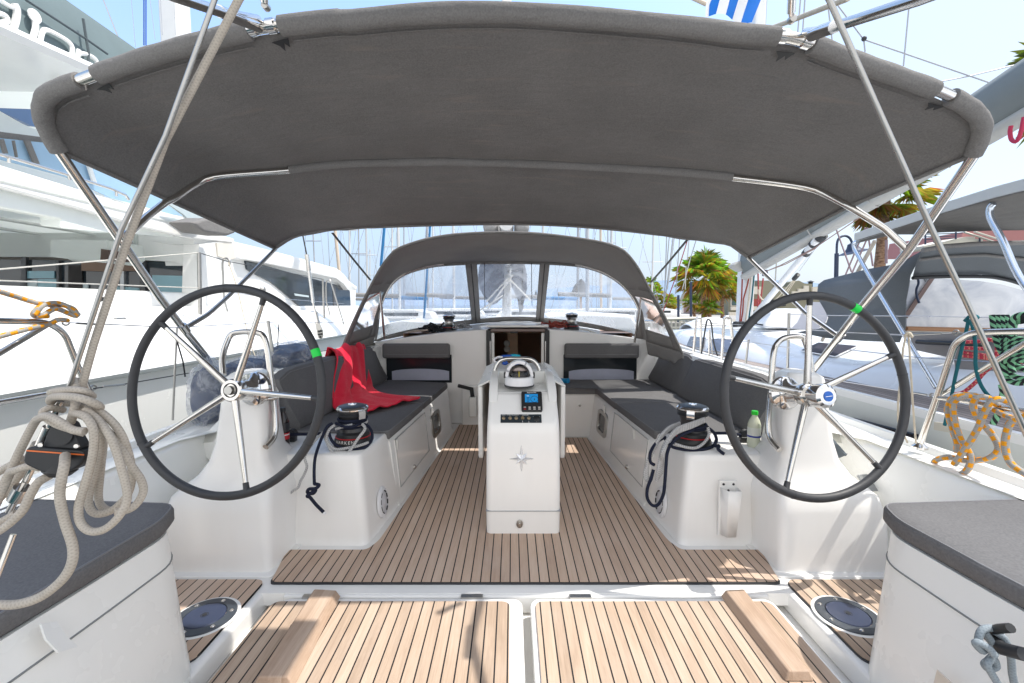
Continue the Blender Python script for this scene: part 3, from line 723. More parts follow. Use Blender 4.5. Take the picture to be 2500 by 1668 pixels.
for k in range(5):
    bm = B(); q = [DM @ Vector((x_, y_, .0245)) for x_, y_ in ((-.030, .030-.0095*k), (-.016+.004*(k % 2), .030-.0095*k), (-.016+.004*(k % 2), .033-.0095*k), (-.030, .033-.0095*k))]; prism(bm, q, pn*.0006); obj('dial_mark', bm, BLACK if k else WHITE, disp)
text('Raymarine', .013, DM @ Matrix.Translation((.0, dy-.010, .0228)), WHITE, disp)
RED = plain('signal_red', (.55, .015, .02), .45)
for k in range(4):
    for r_ in range(2):
        M2 = DM @ Matrix.Translation((-.042+.028*k, -dy+.022-.0125*r_, .022))
        bm = B(); prism(bm, [M2 @ Vector((x_, y_, 0)) for x_, y_ in rrect(-.007, .007, -.0022, .0022, .001)], pn*.002); obj('display_key', bm, RED if (k == 0 and r_ == 1) else LAMPG, disp)
sw, SM, sx, sy = panel_rect('switch_panel', C2(668, 1125), C2(1322, 1258), plain('panel_navy', (.022, .032, .04), .4), T, .003, .002, 0, .0005)
BRASS = plain('button_brass', (.45, .36, .24), .3, .8)
for k, cx in enumerate((716, 818, 916, 1017, 1117)):
    p_ = pan(C2(cx, 1188)); M2 = SM.copy(); M2.translation = p_+pn*.003
    bm = B(); lathe(bm, [(.0, .002 if k == 3 else .008), (.006, .002 if k == 3 else .008), (.0085, .006), (.0105, .003), (.0105, 0)], M2, 18, cap=False); obj('push_button', bm, BRASS, sw)
for cx, wd_, s_ in ((716, 0, 'HORN'), (815, 0, 'WINDLASS'), (912, 0, 'COCKPIT'), (1060, 0, 'WINDLASS')):
    p_ = pan(C2(cx, 1137)); M2 = SM.copy(); M2.translation = p_+pn*.0032
    text(s_, .0075, M2, WHITE, sw)
for cx, s_ in ((1017, '\u2191'), (1117, '\u2193')):
    p_ = pan(C2(cx, 1244)); M2 = SM.copy(); M2.translation = p_+pn*.0032
    bm = B(); sg = 1 if cx < 1100 else -1
    prism(bm, [M2 @ Vector(v_) for v_ in ((-.0008, -.006, 0), (.0008, -.006, 0), (.0008, .006, 0), (-.0008, .006, 0))], pn*.0005)
    prism(bm, [M2 @ Vector(v_) for v_ in ((-.0025, .003*sg, 0), (.0025, .003*sg, 0), (0, .0065*sg, 0))], pn*.0006)
    obj('panel_arrow', bm, WHITE, sw)
p_ = pan(C2(1243, 1195)); M2 = SM.copy(); M2.translation = p_+pn*.003
bm = B(); lathe(bm, [(0, .003), (.016, .003), (.019, .001), (.019, 0)], M2, 24, cap=False); skt = obj('socket_cover', bm, BLACK, sw)
for cx, cy in ((1188, 1162), (1288, 1162), (1242, 1240)):
    M3 = SM.copy(); M3.translation = pan(C2(cx, cy))+pn*.003
    bm = B(); lathe(bm, [(0, .001), (.003, .001), (.003, 0)], M3, 10, cap=False); obj('socket_screw', bm, STEELD, sw)
# star emblem: eight points, faceted
sc = at(BC(1240, 35), Y=2.545)
def star():
    bm = B(); ctr = bm.verts.new((sc.x, 2.545-.016, sc.z))
    pts = []
    for k in range(16):
        a = PI/2+k*PI/8
        r_ = (.083 if k % 8 == 0 else .074 if k % 4 == 0 else .046 if k % 2 == 0 else .023)
        if k == 8: r_ = .083
        pts.append(bm.verts.new((sc.x+r_*math.cos(a), 2.543, sc.z+r_*math.sin(a))))
    for k in range(16): bm.faces.new((ctr, pts[k], pts[(k+1) % 16]))
    return obj('star_emblem', bm, plain('star_metal', (.92, .92, .93), .28, .6), T, sm=False)
star()
lk = at(BC(1227, 478), Y=2.545)
bm = B(); lathe(bm, [(0, .004), (.014, .004), (.019, .002), (.019, 0)], frame_m((lk.x, 2.544, lk.z), (0, -1, 0)) @ Matrix.Diagonal((1, 1.35, 1, 1)), 20, cap=False); l_ = obj('latch', bm, STEELD, T)
bm = B(); box(bm, lk.x-.006, lk.x+.006, 2.528, 2.541, lk.z-.012, lk.z+.010); obj('latch_knob', bm, STEEL, l_, bevel=.003)

# ================================================================ winches
def winch_mesh(W, c, k=1.0, big=True):
    M = Matrix.Translation(c) @ Matrix.Scale(k, 4)
    bm = B(); lathe(bm, [(0, 0), (.112, 0), (.114, .006), (.112, .022), (.104, .045), (.0975, .050), (.0975, .054), (.0965, .054), (.095, .072), (.080, .084), (.0, .084)], M, 40, cap=False); obj('base', bm, BLACK, W)
    bm = B(); lathe(bm, [(.101, .0475), (.1035, .0485), (.1035, .0515), (.099, .053)], M, 40, cap=False); obj('red_ring', bm, RED, W)
    bm = B(); lathe(bm, [(.080, .082), (.070, .10), (.066, .13), (.068, .155), (.076, .170), (.080, .176)], M, 40, cap=False); obj('drum', bm, plain('drum_grey', (.075, .075, .078), .38, .5) if big else STEELD, W)
    bm = B(); lathe(bm, [(.080, .176), (.088, .180), (.090, .186), (.078, .192), (.078, .197), (.090, .203), (.091, .210), (.0, .212)], M, 40, cap=False); obj('self_tailer', bm, BLACKR, W)
    bm = B(); lathe(bm, [(.088, .211), (.094, .214), (.095, .222), (.086, .231), (.060, .238), (.058, .236), (.034, .240), (.030, .236)], M, 40, cap=False); top = obj('top_cap', bm, CHROME, W)
    bm = B(); lathe(bm, [(.082, .2325), (.060, .2395), (.036, .2412), (.0, .2412)], M, 40, cap=False); obj('cap_disc', bm, BLACK, top)
    bm = B(); lathe(bm, [(.026, .2405), (.024, .246), (.012, .247), (.010, .242), (0, .242)], M, 24, cap=False); obj('handle_socket', bm, CHROME, top)
    return M
W1 = thing('winch', 'black self-tailing winch on the port plinth wrapped in grey and navy sheets', 'winch', (0, 0, 0), 'primary winches')
c1 = at(WL(1045, 640), Z=.498); c1 = Vector((c1.x, 2.72, .498))
W1.location = c1; OFF[W1.name] = c1
M1 = winch_mesh(W1, c1, 1.0)
def feeder(W, M, ang, k=1.0):
    a = R(ang); d = Vector((math.cos(a), math.sin(a), 0)); t_ = Vector((-d.y, d.x, 0))
    bm = B()
    pts = [Vector((0, 0, .222))+d*.075, Vector((0, 0, .218))+d*.100, Vector((0, 0, .195))+d*.104, Vector((0, 0, .165))+d*.100]
    ring = [[M @ (p+t_*w_+d*o) for w_, o in ((-.022, 0), (.022, 0), (.022, -.012), (-.022, -.012))] for p in pts]
    loft(bm, ring); obj('line_feeder', bm, CHROME, W, bevel=.003)
feeder(W1, M1, -38)
c2 = Vector((at(WR(710, 560), Z=.498).x, 2.72, .498)); c2.x = at(WR(706, 160), Y=2.72).x
W2 = thing('winch', 'black self-tailing winch on the starboard plinth half buried in hanging sheets', 'winch', c2, 'primary winches')
M2_ = winch_mesh(W2, c2, 1.0); feeder(W2, M2_, -118)
c1x = at(WL(1025, 150), Y=2.72).x; 
# lettering round the port winch base
def ring_text(W, s, c, r_, z, a0, size):
    for i, ch in enumerate(s):
        a = R(a0+i*10.5); d = Vector((math.cos(a), math.sin(a), .25)).normalized()
        M = frame_m(Vector(c)+Vector((r_*math.cos(a), r_*math.sin(a), z)), d, (-math.sin(a), math.cos(a), 0)); text(ch, size, M, LAMPG, W)
ring_text(W1, 'HARKEN', c1, .1105, .034, -125, .026)
for nm, px_, w_, Yw in (('port', MC(745, 690), 34, 5.35), ('starboard', MC(1582, 693), 33, 5.35)):
    b_ = at((px_[0], px_[1]), Y=Yw); b_.z = roofz(b_.x, Yw)-.004
    W = thing('winch', 'small dark winch on the cabin roof beside the %s' % ('coiled black and grey lines' if nm == 'port' else 'red rope bundle'), 'winch', b_, 'cabin roof winches')
    winch_mesh(W, b_, .80, False)

# ================================================================ cushions
PIP = .004
def cushion(name, poly, z0, z1, label, group, r=.03, parent=None, mat=None):
    t_ = thing(name, label, 'cushion', (sum(p[0] for p in poly)/len(poly), sum(p[1] for p in poly)/len(poly), z0), group)
    rp = round_poly(poly, r, 4)
    bm = B()
    cx, cy = sum(p[0] for p in rp)/len(rp), sum(p[1] for p in rp)/len(rp)
    def inset(d): 
        out = []
        for p in rp:
            v_ = Vector((cx-p[0], cy-p[1])); L = v_.length; v_ = v_*(d/L) if L else v_; out.append((p[0]+v_.x, p[1]+v_.y))
        return out
    h = z1-z0
    rings = [[(p[0], p[1], z0) for p in inset(.012)], [(p[0], p[1], z0+.012) for p in rp], [(p[0], p[1], z1-.014) for p in rp], [(p[0], p[1], z1-.004) for p in inset(.006)], [(p[0], p[1], z1) for p in inset(.016)], [(p[0], p[1], z1+.003) for p in inset(.07)], [(p[0], p[1], z1+.005) for p in inset(.16)]]
    loft(bm, rings); obj('cover', bm, mat or CUSH, t_, ang=50)
    otube('piping', [(p[0], p[1], z1-.003) for p in inset(.010)], PIP, PIPING, t_, 6, True)
    return t_
SB = .448
def inner(s, Y, e=.0): return X(s, hw(Y)+.085-e)
ZC = .512
cushion('seat_cushion', [(inner(-1, 2.86, .0), 2.74), (inner(-1, 3.86), 3.86), (X(-1, 1.50), 3.86), (X(-1, 1.53), 3.02), (X(-1, 1.2), 2.9), (inner(-1, 2.86)-.05, 2.80)][0:2]+[(X(-1, 1.50), 3.86), (X(-1, 1.54), 3.0)] if False else [(inner(-1, 2.9, -.0), 2.93), (inner(-1, 3.80), 3.80), (X(-1, 1.50), 3.80), (X(-1, 1.53), 2.93)], SB+.004, ZC, 'grey seat cushion on the port bench, the aft one beside the winch', 'bench seat cushions')
cushion('seat_cushion', [(inner(-1, 3.82), 3.815), (inner(-1, 4.80), 4.80), (X(-1, 1.45), 5.0), (X(-1, 1.50), 3.815)], SB+.004, ZC, 'grey seat cushion on the port bench below the cabin window, under the towel end', 'bench seat cushions')
cushion('seat_cushion', [(X(1, 1.53), 2.93), (X(1, 1.51), 3.80), (inner(1, 3.80), 3.80), (inner(1, 2.9), 2.93)], SB+.004, ZC, 'grey seat cushion on the starboard bench, the aft one by the winch', 'bench seat cushions')
cushion('seat_cushion', [(X(1, 1.51), 3.815), (X(1, 1.46), 5.02), (X(1, .30), 5.02), (X(1, .30), 4.50), (inner(1, 4.44, .0), 4.50), (inner(1, 3.82), 3.815)], SB+.004, ZC, 'L shaped grey starboard seat cushion with the blue torch on it', 'bench seat cushions', .012)
def back(s, ya, yb, zt_a, zt_b, label, th=.10, lean=.13, xa=1.47, xb=1.44):
    t_ = thing('back_cushion', label, 'cushion', (X(s, 1.5), (ya+yb)/2, ZC), 'bench back cushions')
    bm = B(); rings = []
    K = 10
    for i in range(K+1):
        t = i/K; y = ya+(yb-ya)*t; x = xa+(xb-xa)*t; zt = zt_a+(zt_b-zt_a)*t
        e = .0 if 0 < i < K else .02
        zz = zt-(.05 if i in (0, K) else .012 if i in (1, K-1) else 0)
        sec = [(x+.005+e*.5, ZC+.004), (x-.005+e*.5, ZC+.03), (x+lean*.5-.008+e, (ZC+zz)/2), (x+lean-.02+e, zz-.03), (x+lean+.005, zz), (x+lean+th-.03, zz), (x+lean+th-.005, zz-.03), (x+th, ZC+.004)]
        rings.append([(X(s, d), y, z) for d, z in sec])
    loft(bm, rings); obj('cover', bm, CUSH, t_, ang=48)
    otube('piping', [(X(s, p[0]), p[1], p[2]) for p in [(xa+(xb-xa)*i/K+lean-.012+(.02 if i in (0, K) else 0), ya+(yb-ya)*i/K, zt_a+(zt_b-zt_a)*i/K-.018-(.05 if i in (0, K) else 0)) for i in range(K+1)]], .004, PIPING, t_, 6)
    return t_
back(-1, 2.98, 4.10, .90, .905, 'grey back cushion along the port coaming, the aft one with the red towel over it')
back(-1, 4.12, 5.0, .905, .895, 'grey back cushion in the forward port corner beside the cabin window')
back(1, 2.86, 4.12, .865, .875, 'long grey back cushion along the starboard coaming behind the wheel')
back(1, 4.14, 5.0, .875, .885, 'grey back cushion in the forward starboard corner beside the cabin window')
for s, xa, xb, lb in ((-1, 288, 750, 'grey bolster strapped above the port cabin window'), (1, 1535, 2042, 'grey bolster strapped above the starboard cabin window')):
    a = at(MC(xa, 800), Y=4.99); b_ = at(MC(xb, 893), Y=4.99)
    zs = sorted((a.z, b_.z)); 
    t_ = thing('bolster_cushion', lb, 'cushion', ((a.x+b_.x)/2, 4.99, zs[0]), 'cabin bulkhead bolsters')
    bm = B(); box(bm, a.x, b_.x, 4.97, 5.045, zs[0]-.01, zs[1]+.004)
    obj('cover', bm, CUSH, t_, bevel=.026, seg=4)
    bm = B(); tube(bm, [(a.x+.02, 4.968, zs[0]+.035), (b_.x-.02, 4.968, zs[0]+.035)], .003, 6); obj('piping', bm, PIPING, t_)
# ================================================================ aft helm seats
def helm_seat(s):
    bm = B()
    # seat moulding: inner face flares in towards the floor
    top = [(X(s, 1.40), 1.70), (X(s, 1.325), 1.60), (X(s, 1.335), 1.30), (X(s, 1.37), .75), (X(s, 2.05), .6), (X(s, 2.05), 1.76)]
    bot = [(X(s, 1.34), 1.66), (X(s, 1.215), 1.55), (X(s, 1.20), 1.30), (X(s, 1.20), .75), (X(s, 2.05), .6), (X(s, 2.05), 1.76)]
    rings = []
    for t, z, e in ((0, -.02, 0), (.06, .03, 0), (.55, .27, 0), (.80, .40, 0), (1, .485, 0), (1.02, .497, 0)):
        P_ = [(a[0]*t+b[0]*(1-t), a[1]*t+b[1]*(1-t)) for a, b in zip(top, bot)]
        rings.append([(q[0], q[1], z) for q in round_poly(P_, [.07, .07, .1, .0, 0, .0], 4)])
    loft(bm, rings); o = obj('helm_seat', bm, WHITE2, Y0, ang=50)
    # lid seam
    bm = B(); pts = []
    for i in range(12):
        t = i/11; 
        P_ = [(a[0]*.80+b[0]*.20, a[1]*.80+b[1]*.20) for a, b in zip(top, bot)]
    q = round_poly(P_, [.07, .07, .1, 0, 0, 0], 4); q = [p for p in q if p[1] < 1.72 and p[1] > .7 and abs(p[0]-XC) < 1.6]
    tube(bm, [(p[0]-s*.0005, p[1]+.0005, .40) for p in q], .003, 6); obj('lid_seam', bm, plain('seam_dark', (.22, .23, .23), .7), o)
    pc = [(X(s, 1.385), 1.735), (X(s, 1.33), 1.60), (X(s, 1.335), 1.30), (X(s, 1.38), .72), (X(s, 2.02), .62), (X(s, 2.02), 1.775)]
    if s > 0: pc = pc[::-1]
    cushion('helm_seat_cushion', pc, .50, .565, 'grey helm seat cushion %s' % ('under the coiled taupe rope at lower left' if s < 0 else 'above the cleat at lower right'), 'helm seat cushions', [.05, .05, .06, .03, .03, .05] if s < 0 else [.05, .03, .03, .06, .05, .05])
    return o
hsL, hsR = helm_seat(-1), helm_seat(1)
# canvas tab on the port seat
c_ = at(BL(330, 1200), X=X(-1, 1.30))
q = [at(BL(265, 1165), X=X(-1, 1.305)), at(BL(375, 1150), X=X(-1, 1.305)), at(BL(440, 1250), X=X(-1, 1.28)), at(BL(520, 1320), X=X(-1, 1.265)), at(BL(385, 1360), X=X(-1, 1.265)), at(BL(300, 1270), X=X(-1, 1.285))]
bm = B(); prism(bm, q, (.006, 0, .002)); obj('canvas_tab', bm, WHITE2, hsL)
# scoop recess under port seat
# ================================================================ foot chocks and drains
def chock(s, pts_base, h=.045):
    o = None
    bm = B(); base = [at(p, Z=.006) for p in pts_base]
    ctr = sum(base, Vector())/len(base)
    topp = [Vector((p.x+(ctr.x-p.x)*.30, p.y+(ctr.y-p.y)*.03, .006+h)) for p in base]
    hexa(bm, [*(tuple(p) for p in base), *(tuple(p) for p in topp)])
    t_ = obj('foot_chock', bm, WOOD, None, 'solid teak foot chock on the %s aft hatch panel' % ('port' if s < 0 else 'starboard'), 'foot chock', 'teak foot chocks', bevel=.006, seg=3)
chock(1, [BR(720, 1560), BR(920, 1560), BR(455, 968), BR(275, 975)], .037)
otube('loose_cord', smooth_pts([at(BL(x_, y_), Z=.010) for x_, y_ in ((1990, 1168), (1940, 1280), (1880, 1410), (1780, 1570), (1700, 1680))], 5), .0022, BLACK, None, 6, label='thin black cord lying on the port aft hatch panel beside the chock', cat='cord')
chock(-1, [BL(1720, 1600), BL(2010, 1600), BL(2330, 975), BL(2120, 965)], .036)
NAVYD = plain('drain_navy', (.03, .042, .085), .35, 0, .25, 15)
NAVYR = plain('drain_rim', (.045, .055, .07), .4, 0, .25, 15)
for s, pc, lb in ((-1, BL(1398, 1112), 'round blue deck hatch plate in the port side teak, in shade'), (1, BR(1148, 1100), 'round blue deck hatch plate in the sunlit starboard side teak')):
    c_ = at(pc, Z=.012); c_.z = .0095
    t_ = thing('deck_plate', lb, 'deck plate', c_, 'round deck plates')
    M = Matrix.Translation(c_)
    bm = B(); lathe(bm, [(.132, -.006), (.135, .000), (.130, .002), (.120, .001), (.120, -.004)], M, 44, cap=False); obj('white_ring', bm, WHITE, t_)
    bm = B(); lathe(bm, [(.122, .001), (.119, .006), (.084, .008), (.082, .004)], M, 44, cap=False); rm = obj('rim', bm, NAVYR, t_)
    bm = B(); lathe(bm, [(.081, .005), (.078, .009), (.02, .010), (.0, .010)], M, 44, cap=False); obj('lid', bm, NAVYD, t_)
    bm = B(); lathe(bm, [(.0, .0115), (.010, .0115), (.011, .0095), (.017, .0105), (.017, .009)], M, 6, cap=False); obj('key_socket', bm, BLACK, t_)
    for k in range(6):
        a = R(20+60*k); bm = B(); lathe(bm, [(0, .0115), (.006, .0105), (.009, .007)], M @ Matrix.Translation((.101*math.cos(a), .101*math.sin(a), 0)), 12, cap=False); obj('screw', bm, STEEL, rm)
# ================================================================ speakers, holder, winch handle
def speaker(s, pc):
    c_ = at(pc, X=X(s, hw(2.6)+.062)); n_ = Vector((-s, .0, .10)).normalized()
    c_ = Vector((X(s, hw(c_.y)+.062), c_.y, c_.z))
    t_ = thing('speaker', 'round white cockpit speaker on the %s plinth side' % ('port' if s < 0 else 'starboard, partly behind a hanging navy line'), 'speaker', c_, 'cockpit speakers')
    M = frame_m(c_, n_, (0, 1, 0))
    bm = B(); lathe(bm, [(.0, 0), (.092, 0), (.093, .008), (.084, .016), (.070, .018)], M, 40, cap=False); obj('rim', bm, CW, t_)
    bm = B(); lathe(bm, [(.070, .016), (.064, .012), (.03, .017), (.012, .024), (0, .026)], M, 40, cap=False); obj('cone', bm, plain('speaker_grille', (.62, .62, .65), .45), t_)
    for k in range(10):
        if k % 5 == 2: continue
        a0_ = R(36*k+4)
        bm = B(); pts = [M @ Vector((.066*math.cos(a0_+R(d)), .066*math.sin(a0_+R(d)), .0165)) for d in (0, 8, 16, 24)]; tube(bm, pts, .0042, 6); obj('grille_slot', bm, BLACK, t_)
speaker(-1, BC(278, 330)); speaker(1, BC(2208, 330))
# holder on the starboard plinth front
def holder():
    q = lambda x, y, Y: at(BR(x, y), Y=Y)
    yf = 2.415
    a = q(268, 180, 2.44); b_ = q(385, 185, 2.44); c_ = q(433, 262, yf-.05); d_ = q(312, 262, yf-.05)
    e = q(282, 555, 2.44); f = q(410, 557, 2.44)
    t_ = thing('handle_pocket', 'white plastic winch handle pocket screwed to the starboard plinth front', 'pocket', (a.x, 2.42, e.z))
    x0, x1, zt, zb = a.x, c_.x-.0, a.z, e.z
    bm = B()
    box(bm, x0, x1, 2.432, 2.446, zb, zt); obj('back_plate', bm, WHITE, t_, bevel=.004)
    bm = B()
    def sec(z, dep, ins): return [(x0+ins, 2.44, z), (x1-ins, 2.44, z), (x1-ins-.003, 2.44-dep, z), (x0+ins+.02, 2.44-dep, z)]
    zc = c_.z
    R1 = loft(bm, [sec(zb+.01, .045, .012), sec(zc-.10, .06, .006), sec(zc, .068, .002)], True, False)
    obj('pouch', bm, WHITE, t_, solid=.004)
    for xx, zz in ((.22, .02), (.78, .02), (.5, .055)):
        bm = B(); lathe(bm, [(0, .003), (.006, .003), (.007, 0)], frame_m((x0+(x1-x0)*xx, 2.431, zt-zz), (0, -1, 0)), 10, cap=False); obj('screw', bm, BLACK, t_)
holder()
# port winch handle in its pocket by the bulkhead
wh = thing('winch_lever', 'black winch handle standing in a white pocket at the forward end of the port bench', 'winch handle', at(MC(900, 1290), Y=4.93))
otube('arm', [at(MC(808, 1085), Y=4.80), at(MC(900, 1108), Y=4.86)], .020, BLACK, wh)
otube('grip', [at(MC(898, 1100), Y=4.86), at(MC(905, 1160), Y=4.86)], .022, BLACK, wh)
bm = B(); a = at(MC(880, 1160), Y=4.87); b_ = at(MC(935, 1300), Y=4.87); box(bm, a.x, b_.x, 4.84, 4.95, b_.z, a.z); obj('pocket', bm, WHITE2, wh, bevel=.02)
# ================================================================ loose things
# red towel over the port back cushion and seat
def resample_(P, n):
    P = [Vector(p) for p in P]; L = [0]
    for a, b in zip(P, P[1:]): L.append(L[-1]+(b-a).length)
    out = []; j = 0
    for i in range(n+1):
        q = L[-1]*i/n
        while j < len(L)-2 and L[j+1] < q: j += 1
        t = (q-L[j])/max(1e-9, L[j+1]-L[j]); out.append(P[j].lerp(P[j+1], max(0, min(1, t))))
    return out
def towel():
    bm = B()
    Lp = [(-1.68, 3.86, .84), (-1.645, 3.86, .915), (-1.59, 3.86, .935), (-1.535, 3.85, .905), (-1.47, 3.70, .76), (-1.405, 3.50, .585), (-1.36, 3.44, .535), (-1.24, 3.38, .527), (-1.10, 3.33, .527)]
    Rp = [(-1.68, 4.66, .84), (-1.645, 4.70, .925), (-1.59, 4.72, .94), (-1.535, 4.70, .915), (-1.475, 4.58, .74), (-1.41, 4.44, .58), (-1.33, 4.25, .535), (-1.10, 3.98, .527), (-.79, 3.87, .525)]
    Ls, Rs = resample_(smooth_pts(Lp, 6), 70), resample_(smooth_pts(Rp, 6), 70)
    def f(u, v):
        i = min(70, int(round(v*70))); p = Ls[i].lerp(Rs[i], u)
        nb = Ls[min(70, i+1)]-Ls[max(0, i-1)]; nn = nb.cross(Rs[i]-Ls[i]).normalized()
        if nn.z < 0: nn = -nn
        if p.z > .6 and nn.x < 0: nn = -nn
        fade = 1 if v < .62 else .55
        wv = .018*math.sin(u*15+2.2*math.sin(v*3)+v*4)+.008*math.sin(u*31+v*6)+.014*mnoise.noise((u*4, v*5, 2.2))+.006*mnoise.noise((u*11, v*11, 1))
        return p+nn*(.022+wv*fade)
    sheet(bm, f, 48, 70)
    g = N('towel_red'); p = g.pos(); n1 = g.noise(p, 420, 2); n2 = g.noise(p, 9, 4)
    c_ = g.mix(n2, (.74, .010, .04), (.88, .025, .07))
    g.pbr(Base_Color=c_, Roughness=.95, Sheen_Weight=.5, Sheen_Tint=(1, .4, .4, 1), Normal=g.bump(n1, .6, .004), Specular_IOR_Level=.1)
    obj('towel', bm, g.m, None, 'crumpled red towel draped over the port back cushion onto the seat', 'towel', solid=.010, ang=80)
towel()
def bottle(name, label, base, h, r_, liquid, cap, parts):
    t_ = thing(name, label, 'bottle', base)
    M = Matrix.Translation(base)
    bm = B(); lathe(bm, [(0, 0), (r_*.9, 0), (r_, h*.04), (r_, h*.30), (r_*.94, h*.34), (r_, h*.40), (r_, h*.62), (r_*.8, h*.74), (r_*.42, h*.86), (r_*.40, h*.90), (0, h*.90)], M, 24, cap=False); obj('body', bm, liquid, t_)
    bm = B(); lathe(bm, [(0, h*.895), (r_*.50, h*.895), (r_*.52, h*.97), (r_*.48, h), (0, h)], M, 20, cap=False); obj('cap', bm, cap, t_)
    for z0_, z1_, m_ in parts:
        bm = B(); lathe(bm, [(r_*1.015, h*z0_), (r_*1.02, h*(z0_+.01)), (r_*1.02, h*(z1_-.01)), (r_*1.015, h*z1_)], M, 24, cap=False); obj('label_band', bm, m_, t_)
    return t_
bl = at(WR(1320, 590), Z=.5); 
bottle('bottle', 'clear plastic bottle of cloudy drink with bright green cap by the starboard wheel', Vector((at(WR(1322, 420), Y=2.66).x, 2.66, .498)), .215, .036, plain('cloudy_drink', (.62, .64, .50), .12, 0, .1, 4, Transmission_Weight=.0, Subsurface_Weight=.0), plain('cap_green', (.02, .60, .03), .4), [(.28, .33, plain('band_blue', (.03, .05, .30), .4)), (.33, .55, plain('label_clear', (.66, .68, .62), .3))])
bb = Vector((at(WL(255, 450), Y=2.66).x, 2.66, .498))
tb = bottle('bottle', 'small dark cola bottle with black cap and red label by the port pedestal', bb, .235, .032, plain('cola', (.02, .012, .012), .08), BLACK, [(.20, .30, plain('label_red', (.5, .02, .03), .4)), (.30, .33, CW), (.33, .36, plain('label_red2', (.5, .02, .03), .4)), (.40, .62, plain('label_black', (.03, .03, .035), .4))])
# swim goggles, snorkel strap and towel bundle on the table
gt = thing('swim_gear', 'bundle of swim goggles with white strap, blue lenses and pink cloth on the table', 'swim gear', Vector((XC-.08, 3.3, .832)))
zt = .846
PINK = plain('pink_cloth', (.75, .28, .32), .8, 0, .3, 30); AQUA = plain('aqua_plastic', (.02, .42, .55), .35); BLU = plain('blue_plastic', (.02, .10, .45), .35)
otube('strap', smooth_pts([at(C2(x_, y_), Y=3.22) for x_, y_ in ((700, 215), (640, 208), (580, 232), (562, 262), (590, 292), (660, 285), (700, 250))], 6), .008, CW, gt, 8)
otube('goggle_rim', smooth_pts([at(C2(x_, y_), Y=3.2) for x_, y_ in ((695, 300), (740, 312), (780, 290))], 6), .012, BLU, gt, 8)
otube('goggle_rim', smooth_pts([at(C2(x_, y_), Y=3.2) for x_, y_ in ((860, 288), (900, 312), (945, 305), (975, 290))], 6), .012, BLU, gt, 8)
otube('snorkel', smooth_pts([at(C2(x_, y_), Y=3.3) for x_, y_ in ((680, 215), (760, 205), (840, 205))], 6), .016, BLU, gt, 8)
otube('fin_strap', smooth_pts([at(C2(x_, y_), Y=3.32) for x_, y_ in ((830, 200), (880, 192), (930, 200), (975, 208))], 6), .016, AQUA, gt, 8)
bm = B(); c_ = at(C2(830, 335), Y=3.15)
sheet(bm, lambda u, v: Vector((c_.x-.12+.24*u, 3.10+.24*v, .836+.045*max(0, math.sin(PI*u)*math.sin(PI*v))**.5*(.7+.5*mnoise.noise((u*6, v*6, 0))))), 20, 16); obj('cloth', bm, PINK, gt)
bg_ = at(C2(1640, 620), Z=ZC); bg_.z = ZC
t_ = thing('blue_gadget', 'small bright blue plastic torch lying on the starboard seat cushion', 'torch', bg_)
d_ = Vector((.8, -.6, 0)).normalized()
bm = B(); tube(bm, [bg_+d_*-.075+Vector((0, 0, .022)), bg_+d_*-.07+Vector((0, 0, .022)), bg_+d_*.03+Vector((0, 0, .026)), bg_+d_*.075+Vector((0, 0, .028)), bg_+d_*.08+Vector((0, 0, .028))], lambda t: (.016 if t < .02 else .020+.012*t), 14); obj('body', bm, plain('gadget_blue', (.01, .28, .58), .35), t_)
bm = B(); tube(bm, [bg_+d_*-.09+Vector((0, 0, .024)), bg_+d_*-.074+Vector((0, 0, .024))], .013, 12); obj('lens', bm, plain('gadget_clear', (.45, .55, .62), .15), t_)
# ================================================================ bimini
BASEY, BASEZ = 3.2, .88
nA = Vector((0, 1, .83)).normalized(); PA = (Vector((0, BASEY, BASEZ)), nA)
nM = Vector((0, 1, -1.1)).normalized(); PMd = (Vector((0, 2.50, 1.72)), nM)
nF = Vector((0, 1, -.5)).normalized(); PF = (Vector((0, 3.9, 1.82)), nF)
BI = thing('bimini', 'charcoal canvas bimini awning on bent stainless bows shading the cockpit', 'awning', (XC, 2.86, .93))
aft_px = [TL(395, 1030), TL(335, 930), TL(282, 800), TL(290, 690), TL(345, 625), TL(580, 535), TL(960, 400), TL(1400, 275), TL(1780, 190), TL(2350, 125), TC(0, 140), TC(500, 92), TC(1000, 78), TC(1500, 100), TC(2350, 175), TR(0, 180), TR(400, 225), TR(780, 262), TR(1150, 395), TR(1500, 520), TR(1800, 632), TR(1990, 735), TR(2070, 830), TR(2065, 930), TR(2010, 1055)]
aft_px = [p for i, p in enumerate(aft_px) if i == 0 or abs(p[0]-aft_px[i-1][0])+abs(p[1]-aft_px[i-1][1]) > 12]
def resample(P, n):
    P = [Vector(p) for p in P]; L = [0]
    for a, b in zip(P, P[1:]): L.append(L[-1]+(b-a).length)
    out = []; j = 0
    for i in range(n+1):
        s = L[-1]*i/n
        while j < len(L)-2 and L[j+1] < s: j += 1
        t = (s-L[j])/max(1e-9, L[j+1]-L[j]); out.append(P[j].lerp(P[j+1], max(0, min(1, t))))
    return out
NB = 72
aft = resample(smooth_pts([at(p, P=PA) for p in aft_px], 6), NB)
mid_px = [TL(1130, 1385), TL(1200, 1350), TL(1330, 1262), TL(1480, 1207), TL(1980, 1165), TC(0, 1128), TC(600, 1112), TC(1000, 1118), TC(1600, 1140), TC(2350, 1183), TR(380, 1218), TR(860, 1282), TR(1040, 1350), TR(1180, 1425)]
mid_px = [p for i, p in enumerate(mid_px) if i == 0 or abs(p[0]-mid_px[i-1][0]) > 8]
mid = resample(smooth_pts([at(p, P=PMd) for p in mid_px], 6), NB)
